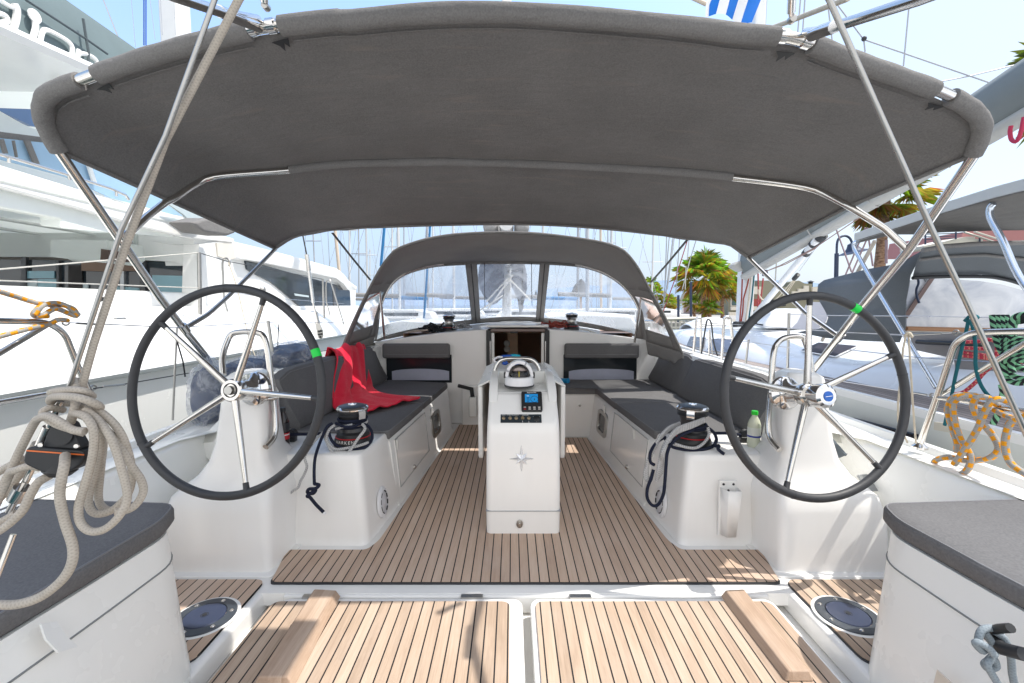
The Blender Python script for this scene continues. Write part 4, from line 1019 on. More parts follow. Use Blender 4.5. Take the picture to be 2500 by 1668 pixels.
fwd_px = [ML(1880, 150), ML(1960, 95), ML(2080, 55), VV(780, 527), VV(950, 519), VV(1150, 515), VV(1300, 519), VV(1450, 532), VV(1580, 549), MR(150, 95), MR(320, 120), MR(400, 165), MR(470, 212)]
fwd = resample(smooth_pts([at(p, P=PF) for p in fwd_px], 6), NB)
# canopy: aft panel and forward panel
def panelf(A, Bc, sag, o0=.0, side_in=0.0):
    def f(u, v):
        k = u*NB; i = min(int(k), NB-1); t = k-i
        a = A[i].lerp(A[i+1], t); b = Bc[i].lerp(Bc[i+1], t)
        p = a.lerp(b, v)
        p = p+Vector((0, 0, -sag*math.sin(PI*v)*(1-abs(2*u-1)**4)))
        p.z += .0035*mnoise.noise((p.x*3, p.y*9, 1))+.005*mnoise.noise((p.x*1.3, p.y*2, 4))
        return p
    return f
aft_in = [p+Vector((0, .028, -.012)) for p in aft]
# the canopy's sides run past the mid bow where the tubes bend down: pull those ends to the straight side edge
eL = at(TL(950, 1275), P=PMd); eR = at(TR(1580, 1230), P=PMd)
sideL = [aft[0].lerp(fwd[0], t) for t in (0, .5, 1)]; sideR = [aft[-1].lerp(fwd[-1], t) for t in (0, .5, 1)]
midc = [p.copy()+Vector((0, 0, .022)) for p in mid]
bm = B()
sheet(bm, panelf(aft_in, midc, .012), NB, 14); sheet(bm, panelf(midc, fwd, .010), NB, 10)
obj('canopy', bm, FAB, BI, solid=.003, ang=80)
# hem sleeve round the aft bow, in five lengths with bare tube between
def nearest(P, px_):
    best = min(range(len(P)), key=lambda i: (Vector(proj(P[i]))-Vector(px_)).length); return best
def proj(p):
    d = p-CAM; dep = d.y*_c-d.z*_s; up = d.y*_s+d.z*_c
    return (1250+FPX*d.x/dep, 834-FPX*up/dep)
AF = resample(aft, 400)
gaps = []
for a, b_ in ((TL(520, 520), TL(650, 500)), (TL(1700, 190), TL(1915, 165)), (TR(670, 240), TR(900, 300)), (TR(1750, 610), TR(1860, 660))):
    gaps.append((nearest(AF, a), nearest(AF, b_)))
cuts = [0]+[x for g_ in gaps for x in g_]+[400]
for i in range(0, len(cuts), 2):
    seg_ = AF[cuts[i]:cuts[i+1]+1]
    bm = B(); seg2 = [p+Vector((0, .006, 0)) for p in seg_]
    tube(bm, seg2, lambda t: .037+.001*math.sin(23*t), 16); obj('hem_sleeve', bm, FAB2, BI, ang=70)
    bm = B(); tube(bm, [p+Vector((0, .066, -.026)) for p in seg_[2:-2]], .004, 6, flat=.5); obj('hem_stitching', bm, FAB2, BI)
legs = {}
for s, top, pts in ((-1, aft[0], [TL(400, 1030), ML(1090, 480), ML(1240, 680), ML(1390, 865), ML(1428, 920), ML(1425, 985)]), (1, aft[-1], [TR(2010, 1060), MR(1570, 150), MR(1245, 540), MR(950, 930), MR(905, 985), MR(893, 1050)])):
    legs[s] = [at(p, P=PA) for p in pts]
allb = legs[-1][::-1]+smooth_pts(aft, 2)[1:-1]+legs[1]
otube('main_bow', allb, .0225, STEEL, BI, 12)
# mid bow: legs to the joint on the main bow
jl, jr = at(ML(880, 40), P=PMd), at(MR(1555, 150), P=PMd)
jl = at(ML(850, 75), P=PA); jr = at(MR(1560, 160), P=PA)
otube('mid_bow', [jl, at(TL(1010, 1475), Y=2.66)]+mid+[at(TR(1300, 1500), Y=2.665), at(TR(1400, 1562), Y=2.635), jr], .020, STEEL, BI, 12)
for j in (jl, jr):
    bm = B(); d_ = (legs[1][0]-legs[1][2]).normalized() if j is jr else (legs[-1][0]-legs[-1][2]).normalized()
    tube(bm, [j-d_*.035, j+d_*.035], .023, 14); obj('bow_clamp', bm, STEEL, BI)
MI = resample(mid, 200)
a, b_ = nearest(MI, TL(1985, 1165)), nearest(MI, TR(378, 1218))
bm = B(); tube(bm, [p+Vector((0, .0, .004)) for p in MI[a:b_]], .029, 12); obj('mid_sleeve', bm, FAB2, BI, ang=70)
# forward bow, hem and struts
bm = B(); tube(bm, [p+Vector((0, -.004, .010)) for p in fwd], lambda t: .018+.003*math.sin(90*t)*(abs(2*t-1) > .6), 10, flat=1.1); obj('forward_hem', bm, FAB2, BI, ang=70)
fl = [at(p, P=PF) for p in (ML(1885, 155), ML(1570, 470))]
otube('forward_strut', fillet([fwd[0]+Vector((.01, -.012, 0)), at(ML(1560, 475), Y=3.35), at(ML(1420, 600), Y=3.12), at(ML(1265, 690), P=PA)], .06), .0150, STEEL if False else STEELD, BI, 10)
otube('forward_strut', [fwd[-1]+Vector((-.01, -.012, 0)), at(MR(860, 590), Y=3.35), at(MR(1050, 725), Y=3.02), at(MR(1085, 750), P=PA)], .0155, STEEL, BI, 12)
for p in (ML(1262, 692), MR(1090, 752)):
    j = at(p, P=PA); d_ = (legs[1][0]-legs[1][2]).normalized() if p[0] > 1250 else (legs[-1][0]-legs[-1][2]).normalized()
    bm = B(); tube(bm, [j-d_*.03, j+d_*.03], .024, 14); obj('bow_clamp', bm, STEEL, BI)
for A_, Bc in ((aft[0], fwd[0]), (aft[-1], fwd[-1])):
    e_ = [aft[0 if A_ is aft[0] else -1], midc[0 if A_ is aft[0] else -1], fwd[0 if A_ is aft[0] else -1]]
    otube('side_hem', [e_[0], *[e_[0].lerp(e_[1], t) for t in (.33, .66)], e_[1], *[e_[1].lerp(e_[2], t) for t in (.33, .66)], e_[2]], .011, FAB2, BI, 8)
# zipped tube clamps in the two upper gaps, with hinge ears
for gi in (1, 2):
    a, b_ = gaps[gi]
    for f_ in (.12, .80):
        k = int(a+(b_-a)*f_); d_ = (AF[k+2]-AF[k-2]).normalized()
        bm = B(); tube(bm, [AF[k]-d_*.014, AF[k]+d_*.018], .029, 16); obj('bow_clamp', bm, CHROME, BI)
    k = (a+b_)//2
# reinforcement patches with notches beside the gaps
for gi in range(4):
    a, b_ = gaps[gi]; k = (a+b_)//2
    u0 = k/400
    fpn = panelf(aft_in, midc, .012)
    bm = B()
    def pf(u, v): return fpn(min(1, max(0, u0+(u-.5)*.055)), .02+v*.13)+Vector((0, 0, .002))
    tube(bm, [pf(u_, v_) for u_, v_ in ((.02, .25), (.02, 1), (.98, 1), (.98, .25))], .0028, 5); obj('patch_stitching', bm, FAB2, BI)
    bm = B(); q = [fpn(u0+d_, v_)+Vector((0, -.008, -.012)) for d_, v_ in ((-.004, .03), (.012, .02), (.009, .060), (.006, .04), (.003, .075), (.001, .05))]
    prism(bm, q, (0, .001, .002)); obj('notch', bm, BLACK, BI)
# ================================================================ davit tubes aft of the bimini
def davit(pts, r, lb):
    t_ = thing('support_tube', lb, 'support tube', pts[0], 'stainless tubes over the stern')
    otube('tube', pts, r, STEEL, t_, 12); return t_
k1 = AF[gaps[1][0]+4]; k2 = AF[gaps[2][1]-4]
d1 = davit([k1+Vector((0, -.02, .02)), at(TL(1540, 95), Y=1.66), at(TL(1210, -20), Y=1.4), at(TL(600, -260), Y=1.0)], .0165, 'stainless tube rising out of frame from the upper left bimini clamp')
bm = B(); a = at(TL(1580, 110), Y=1.70); b_ = at(TL(1500, 78), Y=1.63); tube(bm, [k1, a, b_], .020, 12); obj('end_fitting', bm, CHROME, d1)
d2 = davit([k2+Vector((0, -.02, .02)), at(TR(960, 215), Y=1.66), at(TR(1650, -10), Y=1.3), at(TR(2300, -260), Y=1.0)], .0165, 'stainless tube rising out of frame from the upper right bimini clamp')
bm = B(); tube(bm, [at(TR(905, 240), Y=1.73), at(TR(960, 215), Y=1.66), at(TR(1060, 180), Y=1.56)], .021, 12); obj('end_fitting', bm, CHROME, d2)
# unseen panel on legs, added above the viewpoint to shade the port quarter
pz = 2.9
bm = B(); box(bm, -1.0, .76, .1, 1.70, pz, pz+.035); obj('shade_panel', bm, plain('shade_panel_navy', (.012, .018, .05), .2), d1, bevel=.006)
otube('panel_leg', [at(TL(600, -260), Y=1.0), Vector((-.9, 1.0, pz))], .0125, STEEL, d1, 10)
otube('panel_leg', [Vector((.70, .9, pz)), Vector((.70, .2, pz-.3)), Vector((.75, -.6, pz-.9))], .0125, STEEL, d1, 10)
for s, pts, lb in ((-1, [TL(1850, 95), TL(1835, 50), TL(1825, -60)], 'short steel hinge post on the upper left bimini clamp'), (1, [TR(735, 190), TR(728, 120), TR(735, -60)], 'steel hinge post on the upper right bimini clamp')):
    P_ = [at(p, P=PA)+Vector((0, -.03, .0)) for p in pts]
    t_ = thing('hinge_post', lb, 'hinge post', P_[0], 'bimini hinge posts')
    otube('post', [P_[1], P_[1].lerp(P_[2], .4), P_[2]], .015, CHROME, t_, 14)
    bm = B(); tube(bm, [P_[0], P_[0].lerp(P_[1], .6), P_[1]], .010, 10); obj('fork', bm, CHROME, t_)
    bm = B(); lathe(bm, [(0, -.016), (.014, -.012), (.014, .012), (0, .016)], frame_m(P_[0].lerp(P_[1], .35), (0, 1, 0)), 14, cap=False); obj('pin', bm, STEELD, t_)
# ================================================================ sprayhood
SH = thing('sprayhood', 'grey canvas sprayhood with three clear vinyl windows over the companionway', 'sprayhood', (XC, 5.0, .9))
YA, YF = 4.32, 5.38
aft_s = [MC(12, 825), MC(110, 600), MC(235, 350), MC(320, 215), MC(420, 130), MC(720, 52), MC(1150, 30), MC(1550, 60), MC(1880, 125), MC(2010, 235), MC(2115, 420), MC(2220, 610), MC(2340, 858)]
fw_s = [MC(238, 745), MC(268, 590), MC(300, 490), MC(350, 395), MC(430, 325), MC(570, 275), MC(750, 250), MC(1150, 238), MC(1560, 252), MC(1750, 290), MC(1890, 365), MC(1990, 470), MC(2040, 570), MC(2052, 660), MC(2062, 775)]
NS = 60
def ay(p): # aft arch leans a little aft at the top
    y = p[1]; t = (855-y)/290; return YA-.25*max(0, min(1, t))
A_s = resample(smooth_pts([at(p, Y=ay(p)) for p in aft_s], 6), NS)
F_s = resample(smooth_pts([at(p, Y=YF-.22*max(0, min(1, (p[1]-660)/160))) for p in fw_s], 6), NS)
def hood(u, v):
    k = u*NS; i = min(int(k), NS-1); t = k-i
    a = A_s[i].lerp(A_s[i+1], t); b = F_s[i].lerp(F_s[i+1], t); p = a.lerp(b, v)
    p.z += .02*math.sin(PI*v)*math.sin(PI*u)+.004*mnoise.noise((p.x*4, p.y*4, 0)); return p
u0, u1 = 11/60, 49/60
bm = B()
def sub(u0_, u1_, v0_, v1_): return lambda u, v: hood(u0_+(u1_-u0_)*u, v0_+(v1_-v0_)*v)
sheet(bm, sub(.155, .845, 0, 1), 40, 8)
for a, b_ in ((0, .155), (.845, 1)):
    lo = a == 0
    sheet(bm, sub(a, b_, 0, .16), 16, 2); sheet(bm, sub(a, b_, .84, 1), 16, 2)
    e0, e1 = (0, .035) if lo else (.965, 1)
    sheet(bm, sub(e0, e1, .16, .84), 3, 6)
    e0, e1 = (.130, .155) if lo else (.845, .870)
    sheet(bm, sub(e0, e1, .16, .84), 3, 6)
bmesh.ops.remove_doubles(bm, verts=bm.verts, dist=.0008)
obj('hood', bm, FABS, SH, solid=.003, ang=80)
for a, b_ in ((.035, .130), (.870, .965)):
    bm = B(); sheet(bm, sub(a, b_, .16, .84), 10, 6); obj('side_window', bm, VINYL2, SH, ang=80)
otube('aft_hem', [p+Vector((0, 0, -.012)) for p in A_s], .013, FAB2, SH, 10)
for a, b_ in ((9, 51),):
    otube('forward_bow', [p+Vector((0, -.02, -.006)) for p in F_s[3:-3]], .0135, STEEL, SH, 10)
    otube('bow_sleeve', [p+Vector((0, -.02, -.002)) for p in F_s[19:42]], .019, FAB2, SH, 10)
# skirts to the coaming
for s in (-1, 1):
    i0 = 0 if s < 0 else NS
    a, b_ = A_s[i0], F_s[i0]
    bm = B(); sheet(bm, lambda u, v: a.lerp(b_, u)+Vector((s*.02*v+.012*math.sin(u*22)*v, -.04*v*(1-u), -.14*v+.0*u)), 16, 5); obj('skirt', bm, FABS, SH, solid=.003, ang=80)
# front screen
base_px = lambda t: None
def front(u, v):
    k = u*NS; i = min(int(k), NS-1); t = k-i
    a = F_s[i].lerp(F_s[i+1], t)
    w_ = 1.0
    xb = XC+(a.x-XC)*1.0
    d = abs(a.x-XC)/1.6
    yb = 6.02-.86*d**2.2
    zb = roofz(xb, max(5.2, yb))+.01 if d < .98 else .93
    zb = min(zb, a.z)
    b = Vector((xb, yb, zb))
    p = a.lerp(b, v)
    p += Vector((0, .02*math.sin(PI*v), 0))
    return p
def colu(xpx, top=True):
    return min(range(601), key=lambda k: abs(proj(front(k/600, .05 if top else .95))[0]-xpx))/600
# three panes and the fabric frame, columns placed where the strips stand
cs = [.075, None, None, None, None, .925]
cs[1] = colu(MC(858, 0)[0]); cs[2] = colu(MC(935, 0)[0]); cs[3] = colu(MC(1362, 0)[0]); cs[4] = colu(MC(1432, 0)[0])
bs = [.04, colu(MC(902, 0)[0], False), colu(MC(960, 0)[0], False), colu(MC(1338, 0)[0], False), colu(MC(1392, 0)[0], False), .96]
def band(j0, j1, v0_, v1_, n=14, m=8):
    bm = B()
    def f(u, v):
        vv = v0_+(v1_-v0_)*v
        a = cs[j0]*(1-vv)+bs[j0]*vv if j0 is not None else 0
        b = cs[j1]*(1-vv)+bs[j1]*vv if j1 is not None else 1
        return front(a+(b-a)*u, vv)
    sheet(bm, f, n, m); return bm
for nm, j0, j1 in (('window', 0, 1), ('window', 2, 3), ('window', 4, 5)):
    obj(nm, band(j0, j1, .03, .93), VINYL, SH, ang=80)
for j0, j1 in ((1, 2), (3, 4)):
    obj('window_strip', band(j0, j1, 0, 1, 4, 8), FABS, SH, solid=.004, ang=80)
    bm = B(); tube(bm, [front((cs[j0]*(1-v)+bs[j0]*v+cs[j1]*(1-v)+bs[j1]*v)/2, v)+Vector((0, -.008, 0)) for v in (.02, .3, .6, .98)], .005, 6); obj('zip', bm, BLACK, SH)
bm = B(); sheet(bm, lambda u, v: front(u, v*.035), 50, 2); sheet(bm, lambda u, v: front(u, .925+v*.085), 50, 2)
for e0, e1, f0, f1 in ((0, .075, 0, .04), (.925, 1, .96, 1)):
    sheet(bm, lambda u, v: front((e0*(1-v)+f0*v)+((e1*(1-v)+f1*v)-(e0*(1-v)+f0*v))*u, .035+.89*v), 4, 10)
obj('screen_border', bm, FABS, SH, solid=.003, ang=80)
# steel posts and hanging window straps
otube('hood_post', [at(MC(262, 365), Y=4.85), at(MC(285, 560), Y=4.92), at(MC(305, 765), Y=5.0)], .0125, STEEL, SH, 10)
otube('hood_post', [at(MC(2066, 378), Y=4.85), at(MC(2045, 590), Y=4.92), at(MC(2012, 790), Y=5.0)], .0125, STEEL, SH, 10)
for xx, y1 in ((986, 545), (1308, 538)):
    otube('window_tie', [at(MC(xx, 245), Y=5.33), at(MC(xx+1, 400), Y=5.34), at(MC(xx+4, y1), Y=5.36)], .007, BLACK, SH, 8, flat=.5)
# webbing straps between bimini and sprayhood
for pts, lb in (((VV(763, 535), VV(850, 643)), 'black webbing strap from bimini down to the sprayhood, port side'), ((VV(1577, 551), VV(1494, 648)), 'black webbing strap from bimini down to the sprayhood, starboard side')):
    a = at(pts[0], P=PF); b_ = at(pts[1], Y=4.6)
    otube('webbing_strap', [a, a.lerp(b_, .5)+Vector((0, 0, -.005)), b_], .013, BLACK, None, 8, flat=.35, label=lb, cat='strap', group='bimini straps')
# lines heaped on the cabin roof
ROPE_BLK = ropem('rope_black', (.025, .026, .03)); ROPE_RED = ropem('rope_red', (.32, .05, .035), (.25, .12, .1), .03, .3); ROPE_GW = ropem('rope_grey_fleck', (.42, .42, .42), (.10, .10, .11), .03, .25)
def heap(name, label, mat, p0, p1, Y, h, nloops, r_, seed):
    random.seed(seed); a = at(p0, Y=Y); b_ = at(p1, Y=Y)
    t_ = thing(name, label, 'rope', Vector(((a.x+b_.x)/2, Y, a.z)), 'lines on the cabin roof')
    for k in range(nloops):
        cx = a.x+(b_.x-a.x)*random.uniform(.2, .8); w_ = abs(b_.x-a.x)*random.uniform(.25, .42); ph = random.uniform(0, 6); zb = roofz(cx, Y)
        pts = [Vector((cx+w_*math.cos(q), Y+.08*math.sin(q+ph), zb+.015+h*random.uniform(.25, .9)*(.5+.5*math.sin(q*1.5+ph)))) for q in [2*PI*i/9 for i in range(9)]]
        otube('loop', smooth_pts(pts, 6, True), r_, mat, t_, 7, True)
heap('rope_heap', 'black line heaped on the cabin roof left of the port roof winch', ROPE_BLK, MC(545, 700), MC(715, 690), 5.30, .11, 9, .0075, 3)
heap('rope_heap', 'grey flecked line heaped right of the port roof winch', ROPE_GW, MC(790, 690), MC(895, 682), 5.30, .07, 7, .006, 4)
heap('rope_heap', 'faded red line bundled beside the starboard roof winch', ROPE_RED, MC(1400, 692), MC(1550, 696), 5.30, .085, 9, .008, 5)
p_ = [at(MC(1640, 703), Y=5.2), at(MC(1690, 708), Y=5.2), at(MC(1720, 720), Y=5.18), at(MC(1755, 728), Y=5.15)]
otube('cabin_roof_line', [p+Vector((0, 0, .004)) for p in p_], .007, ropem('rope_cream', (.62, .58, .5)), None, 8, label='short cream line lying at the starboard end of the cabin roof', cat='rope')
p_ = [at(MC(465, 722), Y=5.2), at(MC(530, 715), Y=5.2), at(MC(600, 708), Y=5.2)]
otube('cabin_roof_line', [p+Vector((0, 0, .006)) for p in p_], .012, ropem('rope_tan', (.40, .35, .30)), None, 8, label='tan line lying at the port end of the cabin roof', cat='rope')
# ================================================================ ropes and rails on the near yacht
ROPE_TAN = ropem('rope_taupe', (.47, .42, .36)); ROPE_NAVY = ropem('rope_navy', (.018, .022, .042)); ROPE_GREY = ropem('rope_grey', (.50, .50, .50), (.30, .30, .31), .012, .3)
ROPE_YEL = ropem('rope_grey_yellow', (.36, .35, .33), (.78, .33, .02), .06, .34); ROPE_GRN = ropem('rope_green_black', (.20, .46, .28), (.02, .025, .03), .035, .5, True)
ROPE_TEAL = ropem('rope_teal', (.02, .13, .16)); ROPE_WHT = ropem('rope_white', (.62, .60, .55)); ROPE_CREAM = ropem('rope_cream2', (.58, .52, .42)); ROPE_SLATE = ropem('rope_slate', (.25, .29, .32)); ROPE_CRIM = ropem('rope_crimson', (.35, .03, .06), (.5, .2, .15), .03, .3)
WIRE = plain('rigging_wire', (.5, .5, .52), .3, .9)
YB = 1.05
# split backstays
def line(name, px_, Y, r, mat, lb, cat, group=None, k=1, n=10):
    P_ = [at(p, Y=(Y if not isinstance(Y, (list, tuple)) else Y[i])) for i, p in enumerate(px_)]
    return otube(name, smooth_pts(P_, k) if k > 1 else P_, r, mat, None, n, label=lb, cat=cat, group=group)
line('backstay', [TL(1500, -90), TL(1465, 0), TL(1130, 930), TL(830, 1567), VV(160, 885)], YB, .0055, STEELD, 'thin bright wire backstay on the left running down to the rope coil', 'backstay', 'backstays')
line('backstay_line', [TL(1680, -90), TL(1630, 0), TL(1130, 960), VV(290, 560), VV(215, 790), VV(183, 905)], YB+.02, .0085, ROPE_TAN, 'thick taupe backstay line on the left, beside the thin wire', 'rope')
line('backstay', [TR(985, -60), TR(1020, 0), TR(1720, 1567), MR(1960, 520), MR(2350, 1385), (2740, 1570)], YB, .0062, STEELD, 'bright wire backstay crossing the right side of the photo', 'backstay', 'backstays')
# backstay tackle with its coil
tk = thing('backstay_tackle', 'black cam cleat block with orange stripe at the lower left, hung on the backstay', 'pulley block', at(TK(430, 520), Y=YB))
c_ = at(TK(430, 500), Y=YB); n_ = Vector((.25, -.95, .1)).normalized(); M = frame_m(c_, n_, (1, .25, -.12))
bm = B(); prism(bm, [M @ Vector((x_, y_, -.02)) for x_, y_ in round_poly([(-.058, .018), (.055, .012), (.052, -.02), (.03, -.038), (-.02, -.042), (-.062, -.02)], .012)], n_*.05); obj('cam_body', bm, BLACK, tk, bevel=.005)
bm = B(); prism(bm, [M @ Vector((x_, y_, .0305)) for x_, y_ in ((-.056, .0075), (.054, .0015), (.054, .0045), (-.056, .0105))], n_*.001); obj('orange_stripe', bm, plain('orange', (.75, .16, .03), .4), tk)
bm = B(); prism(bm, [M @ Vector((x_, y_, -.015)) for x_, y_ in round_poly([(-.035, .015), (.045, .012), (.02, .055), (.012, .075), (-.02, .075), (-.028, .05)], .012)], n_*.035); obj('cheek', bm, BLACKR, tk, bevel=.006)
bm = B(); lathe(bm, [(0, -.014), (.024, -.014), (.018, 0), (.024, .014), (0, .014)], M @ Matrix.Translation((0, .045, .012)), 24, cap=False); obj('sheave', bm, BLACK, tk)
for dx_ in (-.032, .036):
    bm = B(); lathe(bm, [(0, .004), (.005, .003), (.006, 0)], frame_m(M @ Vector((dx_, .022, .028)), n_), 12, cap=False); obj('bolt', bm, STEEL, tk)
bm = B(); lathe(bm, [(0, -.018), (.03, -.018), (.032, .0), (.02, .012), (0, .014)], M @ Matrix.Translation((-.005, -.042, .0)) @ Matrix.Rotation(PI/2, 4, 'X'), 20, cap=False); obj('swivel', bm, BLACK, tk)
# turnbuckle and stay end on the way to the chainplate
tb_ = thing('turnbuckle', 'steel backstay turnbuckle running down behind the rope coil at lower left', 'turnbuckle', at(TK(20, 900), Y=YB))
otube('screw', [at(TK(395, 160), Y=YB), at(TK(240, 540), Y=YB), at(TK(170, 690), Y=YB), at(TK(60, 890), Y=YB+.01)], .0075, STEEL, tb_, 10)
otube('barrel', [at(TK(320, 330), Y=YB), at(TK(215, 580), Y=YB)], .0105, STEEL, tb_, 12)
otube('collar', [at(TK(150, 730), Y=YB-.02), at(TK(105, 810), Y=YB-.02)], .017, CHROME, tb_, 12)
otube('stay_end', [at(TK(90, 1040), Y=YB-.03), at(TK(0, 1270), Y=YB-.05), at(TK(-60, 1420), Y=YB-.07)], .006, STEEL, tb_, 8)
co = thing('rope_coil', 'taupe rope coil hanging from the left backstay tackle over the seat cushion', 'rope', at(TK(500, 300), Y=YB))
def tk_rope(px_, dY=0.0, r=.0085, mat=None, k=7, closed=False):
    P_ = [at(TK(*p[:2]), Y=YB+dY+(p[2] if len(p) > 2 else 0)) for p in px_]
    otube('rope_loop', smooth_pts(P_, k, closed), r, mat or ROPE_TAN, co, 10, closed)
tk_rope([(345, 100, -.02), (450, 85, -.035), (560, 95, -.03), (610, 130, 0), (560, 140, .035), (430, 125, .04), (350, 115, .02)], 0, .0078, closed=True)
tk_rope([(335, 165, 0), (350, 135, -.03), (450, 130, -.045), (560, 150, -.045), (650, 190, -.02), (640, 205, .02), (480, 175, .04), (380, 175, .03)], 0, .0088, closed=True)
tk_rope([(500, 190, -.02), (640, 220, -.03), (760, 320, -.03), (830, 450, -.02), (870, 620, 0), (850, 760, 0), (760, 870, -.01), (690, 870, 0), (650, 800, .01), (665, 600, .01), (680, 420, .02), (640, 300, .02), (560, 230, .01)], .02)
tk_rope([(480, 240, -.03), (560, 260, -.05), (615, 350, -.055), (615, 500, -.05), (570, 680, -.05), (520, 850, -.055), (530, 960, -.06), (600, 1020, -.065), (700, 1000, -.06), (800, 900, -.05), (840, 780, -.04), (800, 600, -.04), (740, 420, -.04), (650, 290, -.035), (560, 215, -.03)], 0)
tk_rope([(520, 250, -.01), (630, 300, -.02), (665, 420, -.02), (640, 600, -.01), (590, 760, -.01), (590, 860, -.02), (640, 905, -.02), (740, 880, -.01), (830, 800, 0)], .015)
tk_rope([(640, 290, -.02), (780, 440, -.01), (870, 590, 0), (930, 680, .01), (945, 760, .01), (900, 840, 0), (840, 880, -.01), (760, 890, -.02)], .0)
tk_rope([(430, 520, -.03), (425, 580, -.06), (405, 680, -.07), (395, 800, -.07), (430, 960, -.07), (480, 1120, -.075), (470, 1240, -.08), (400, 1350, -.085), (270, 1450, -.09), (120, 1500, -.1), (-40, 1505, -.11)], 0, .0098)
tk_rope([(500, 20, .02), (500, 160, -.02), (485, 240, -.03), (465, 300, -.02)], 0, .0088)
tk_rope([(560, 360, -.06), (480, 350, -.06), (400, 300, -.06), (320, 260, -.05), (270, 270, -.03), (230, 300, 0), (150, 450, .0), (80, 600, -.01), (30, 720, -.02), (-30, 850, -.03)], 0, .0088)
tk_rope([(560, 375, -.03), (470, 350, -.04), (360, 310, -.045), (280, 245, -.04), (330, 205, -.03), (420, 220, 0)], .01, .0075)
tk_rope([(270, 600, -.02), (190, 590, -.03), (110, 615, -.03), (60, 640, -.02), (0, 760, -.02), (-40, 860, -.02)], 0, .0085)
tk_rope([(330, 650, -.01), (250, 700, -.03), (200, 780, -.04), (150, 880, -.05), (60, 970, -.06), (-40, 1040, -.07)], 0, .0092)
tk_rope([(150, 540, .02), (60, 590, .02), (-30, 640, .02)], .02, .009); tk_rope([(240, 440, .02), (190, 530, .03), (120, 660, .03), (40, 760, .03), (-30, 830, .02)], .02, .009)
tk_rope([(110, 900, -.03), (40, 940, -.035), (-40, 985, -.04)], 0, .009)
# ---------------------------------------------------------------- ropes on the primary winches
def sheet_rope(t_, px_, mat, r, k=7, nm='rope_turn', crop=WL):
    P_ = [at(crop(p[0], p[1]), Y=p[2]) for p in px_]; otube(nm, smooth_pts(P_, k), r, mat, t_, 10)
WRP = thing('winch_sheet', 'navy and grey sheets wound on the port winch, navy end knotted and hanging', 'rope', c1+Vector((0, 0, .02)), 'sheets on the primary winches')
def turns(t_, c, r_, z0, z1, n, rr, mat, a0=0, nm='rope_turn'):
    pts = [Vector((c.x+r_*math.cos(a0+2*PI*n*i/60), c.y+r_*math.sin(a0+2*PI*n*i/60), c.z+z0+(z1-z0)*i/60)) for i in range(61)]
    otube(nm, pts, rr, mat, t_, 8)
turns(WRP, c1, .079, .100, .150, 3, .0075, ROPE_NAVY)
turns(WRP, c1, .081, .122, .132, 1, .0085, ROPE_GREY, 1)
turns(WRP, c1, .081, .155, .157, 1, .0085, ROPE_NAVY, 1)
YW = 2.72
sheet_rope(WRP, [(840, 360, 2.62), (780, 400, 2.60), (720, 520, 2.57), (660, 680, 2.50), (630, 800, 2.43), (622, 950, 2.41), (625, 1090, 2.41)], ROPE_NAVY, .0085, nm='rope_end')
sheet_rope(WRP, [(625, 1085, 2.405), (680, 1100, 2.395), (640, 1140, 2.385), (560, 1150, 2.39), (545, 1190, 2.40), (610, 1200, 2.41), (640, 1160, 2.40), (590, 1190, 2.385), (540, 1230, 2.385), (570, 1245, 2.39), (600, 1280, 2.40), (650, 1340, 2.405), (700, 1390, 2.41), (735, 1425, 2.41)], ROPE_NAVY, .0092, nm='knot')
sheet_rope(WRP, [(733, 1425, 2.41), (752, 1450, 2.408)], CW, .008, 1, 'whipping')
sheet_rope(WRP, [(800, 380, 2.64), (800, 480, 2.60), (850, 590, 2.585), (960, 660, 2.58), (1090, 680, 2.585), (1230, 650, 2.61), (1310, 560, 2.65), (1310, 460, 2.68), (1260, 390, 2.70), (1180, 370, 2.64), (1080, 400, 2.60), (980, 400, 2.60), (880, 360, 2.63)], ROPE_NAVY, .0085)
sheet_rope(WRP, [(870, 380, 2.62), (800, 440, 2.60), (770, 540, 2.585), (810, 620, 2.57), (880, 670, 2.565), (1000, 660, 2.565), (1150, 630, 2.59), (1270, 590, 2.63)], ROPE_GREY, .0085)
sheet_rope(WRP, [(1200, 370, 2.62), (1230, 430, 2.60), (1150, 540, 2.575), (1070, 660, 2.56), (1010, 720, 2.555), (930, 740, 2.55), (840, 700, 2.555), (780, 600, 2.57), (750, 500, 2.60), (800, 390, 2.64)], ROPE_GREY, .0085)
sheet_rope(WRP, [(880, 430, 2.63), (980, 400, 2.61), (1080, 380, 2.62)], ROPE_GREY, .0085)
sheet_rope(WRP, [(760, 440, 2.62), (640, 560, 2.52), (540, 700, 2.44), (510, 780, 2.425), (535, 880, 2.42), (500, 980, 2.42), (460, 1050, 2.42), (430, 1130, 2.42), (370, 1170, 2.42), (310, 1225, 2.42)], ROPE_GREY, .0068, nm='rope_end')
sheet_rope(WRP, [(340, 495, 2.68), (500, 492, 2.66), (700, 485, 2.64)], ROPE_NAVY, .009, 1)
WRS = thing('winch_sheet', 'grey and navy sheets hung in long loops over the starboard winch', 'rope', c2+Vector((0, 0, .02)), 'sheets on the primary winches')
def wr(px_, mat, r=.0085, nm='rope_turn'): sheet_rope(WRS, px_, mat, r, 7, nm, WR)
turns(WRS, c2, .080, .09, .12, 2, .008, ROPE_NAVY)
for k in range(4):
    o = 10*k
    wr([(820, 255+o, 2.64), (700, 300+o*1.4, 2.60), (560, 350+o*1.5, 2.57), (480, 430+o, 2.53), (400, 560+o, 2.50-.01*k), (370+o, 700, 2.50), (355+o*1.2, 800, 2.50), (345+o, 880-o*2, 2.51)], ROPE_GREY)
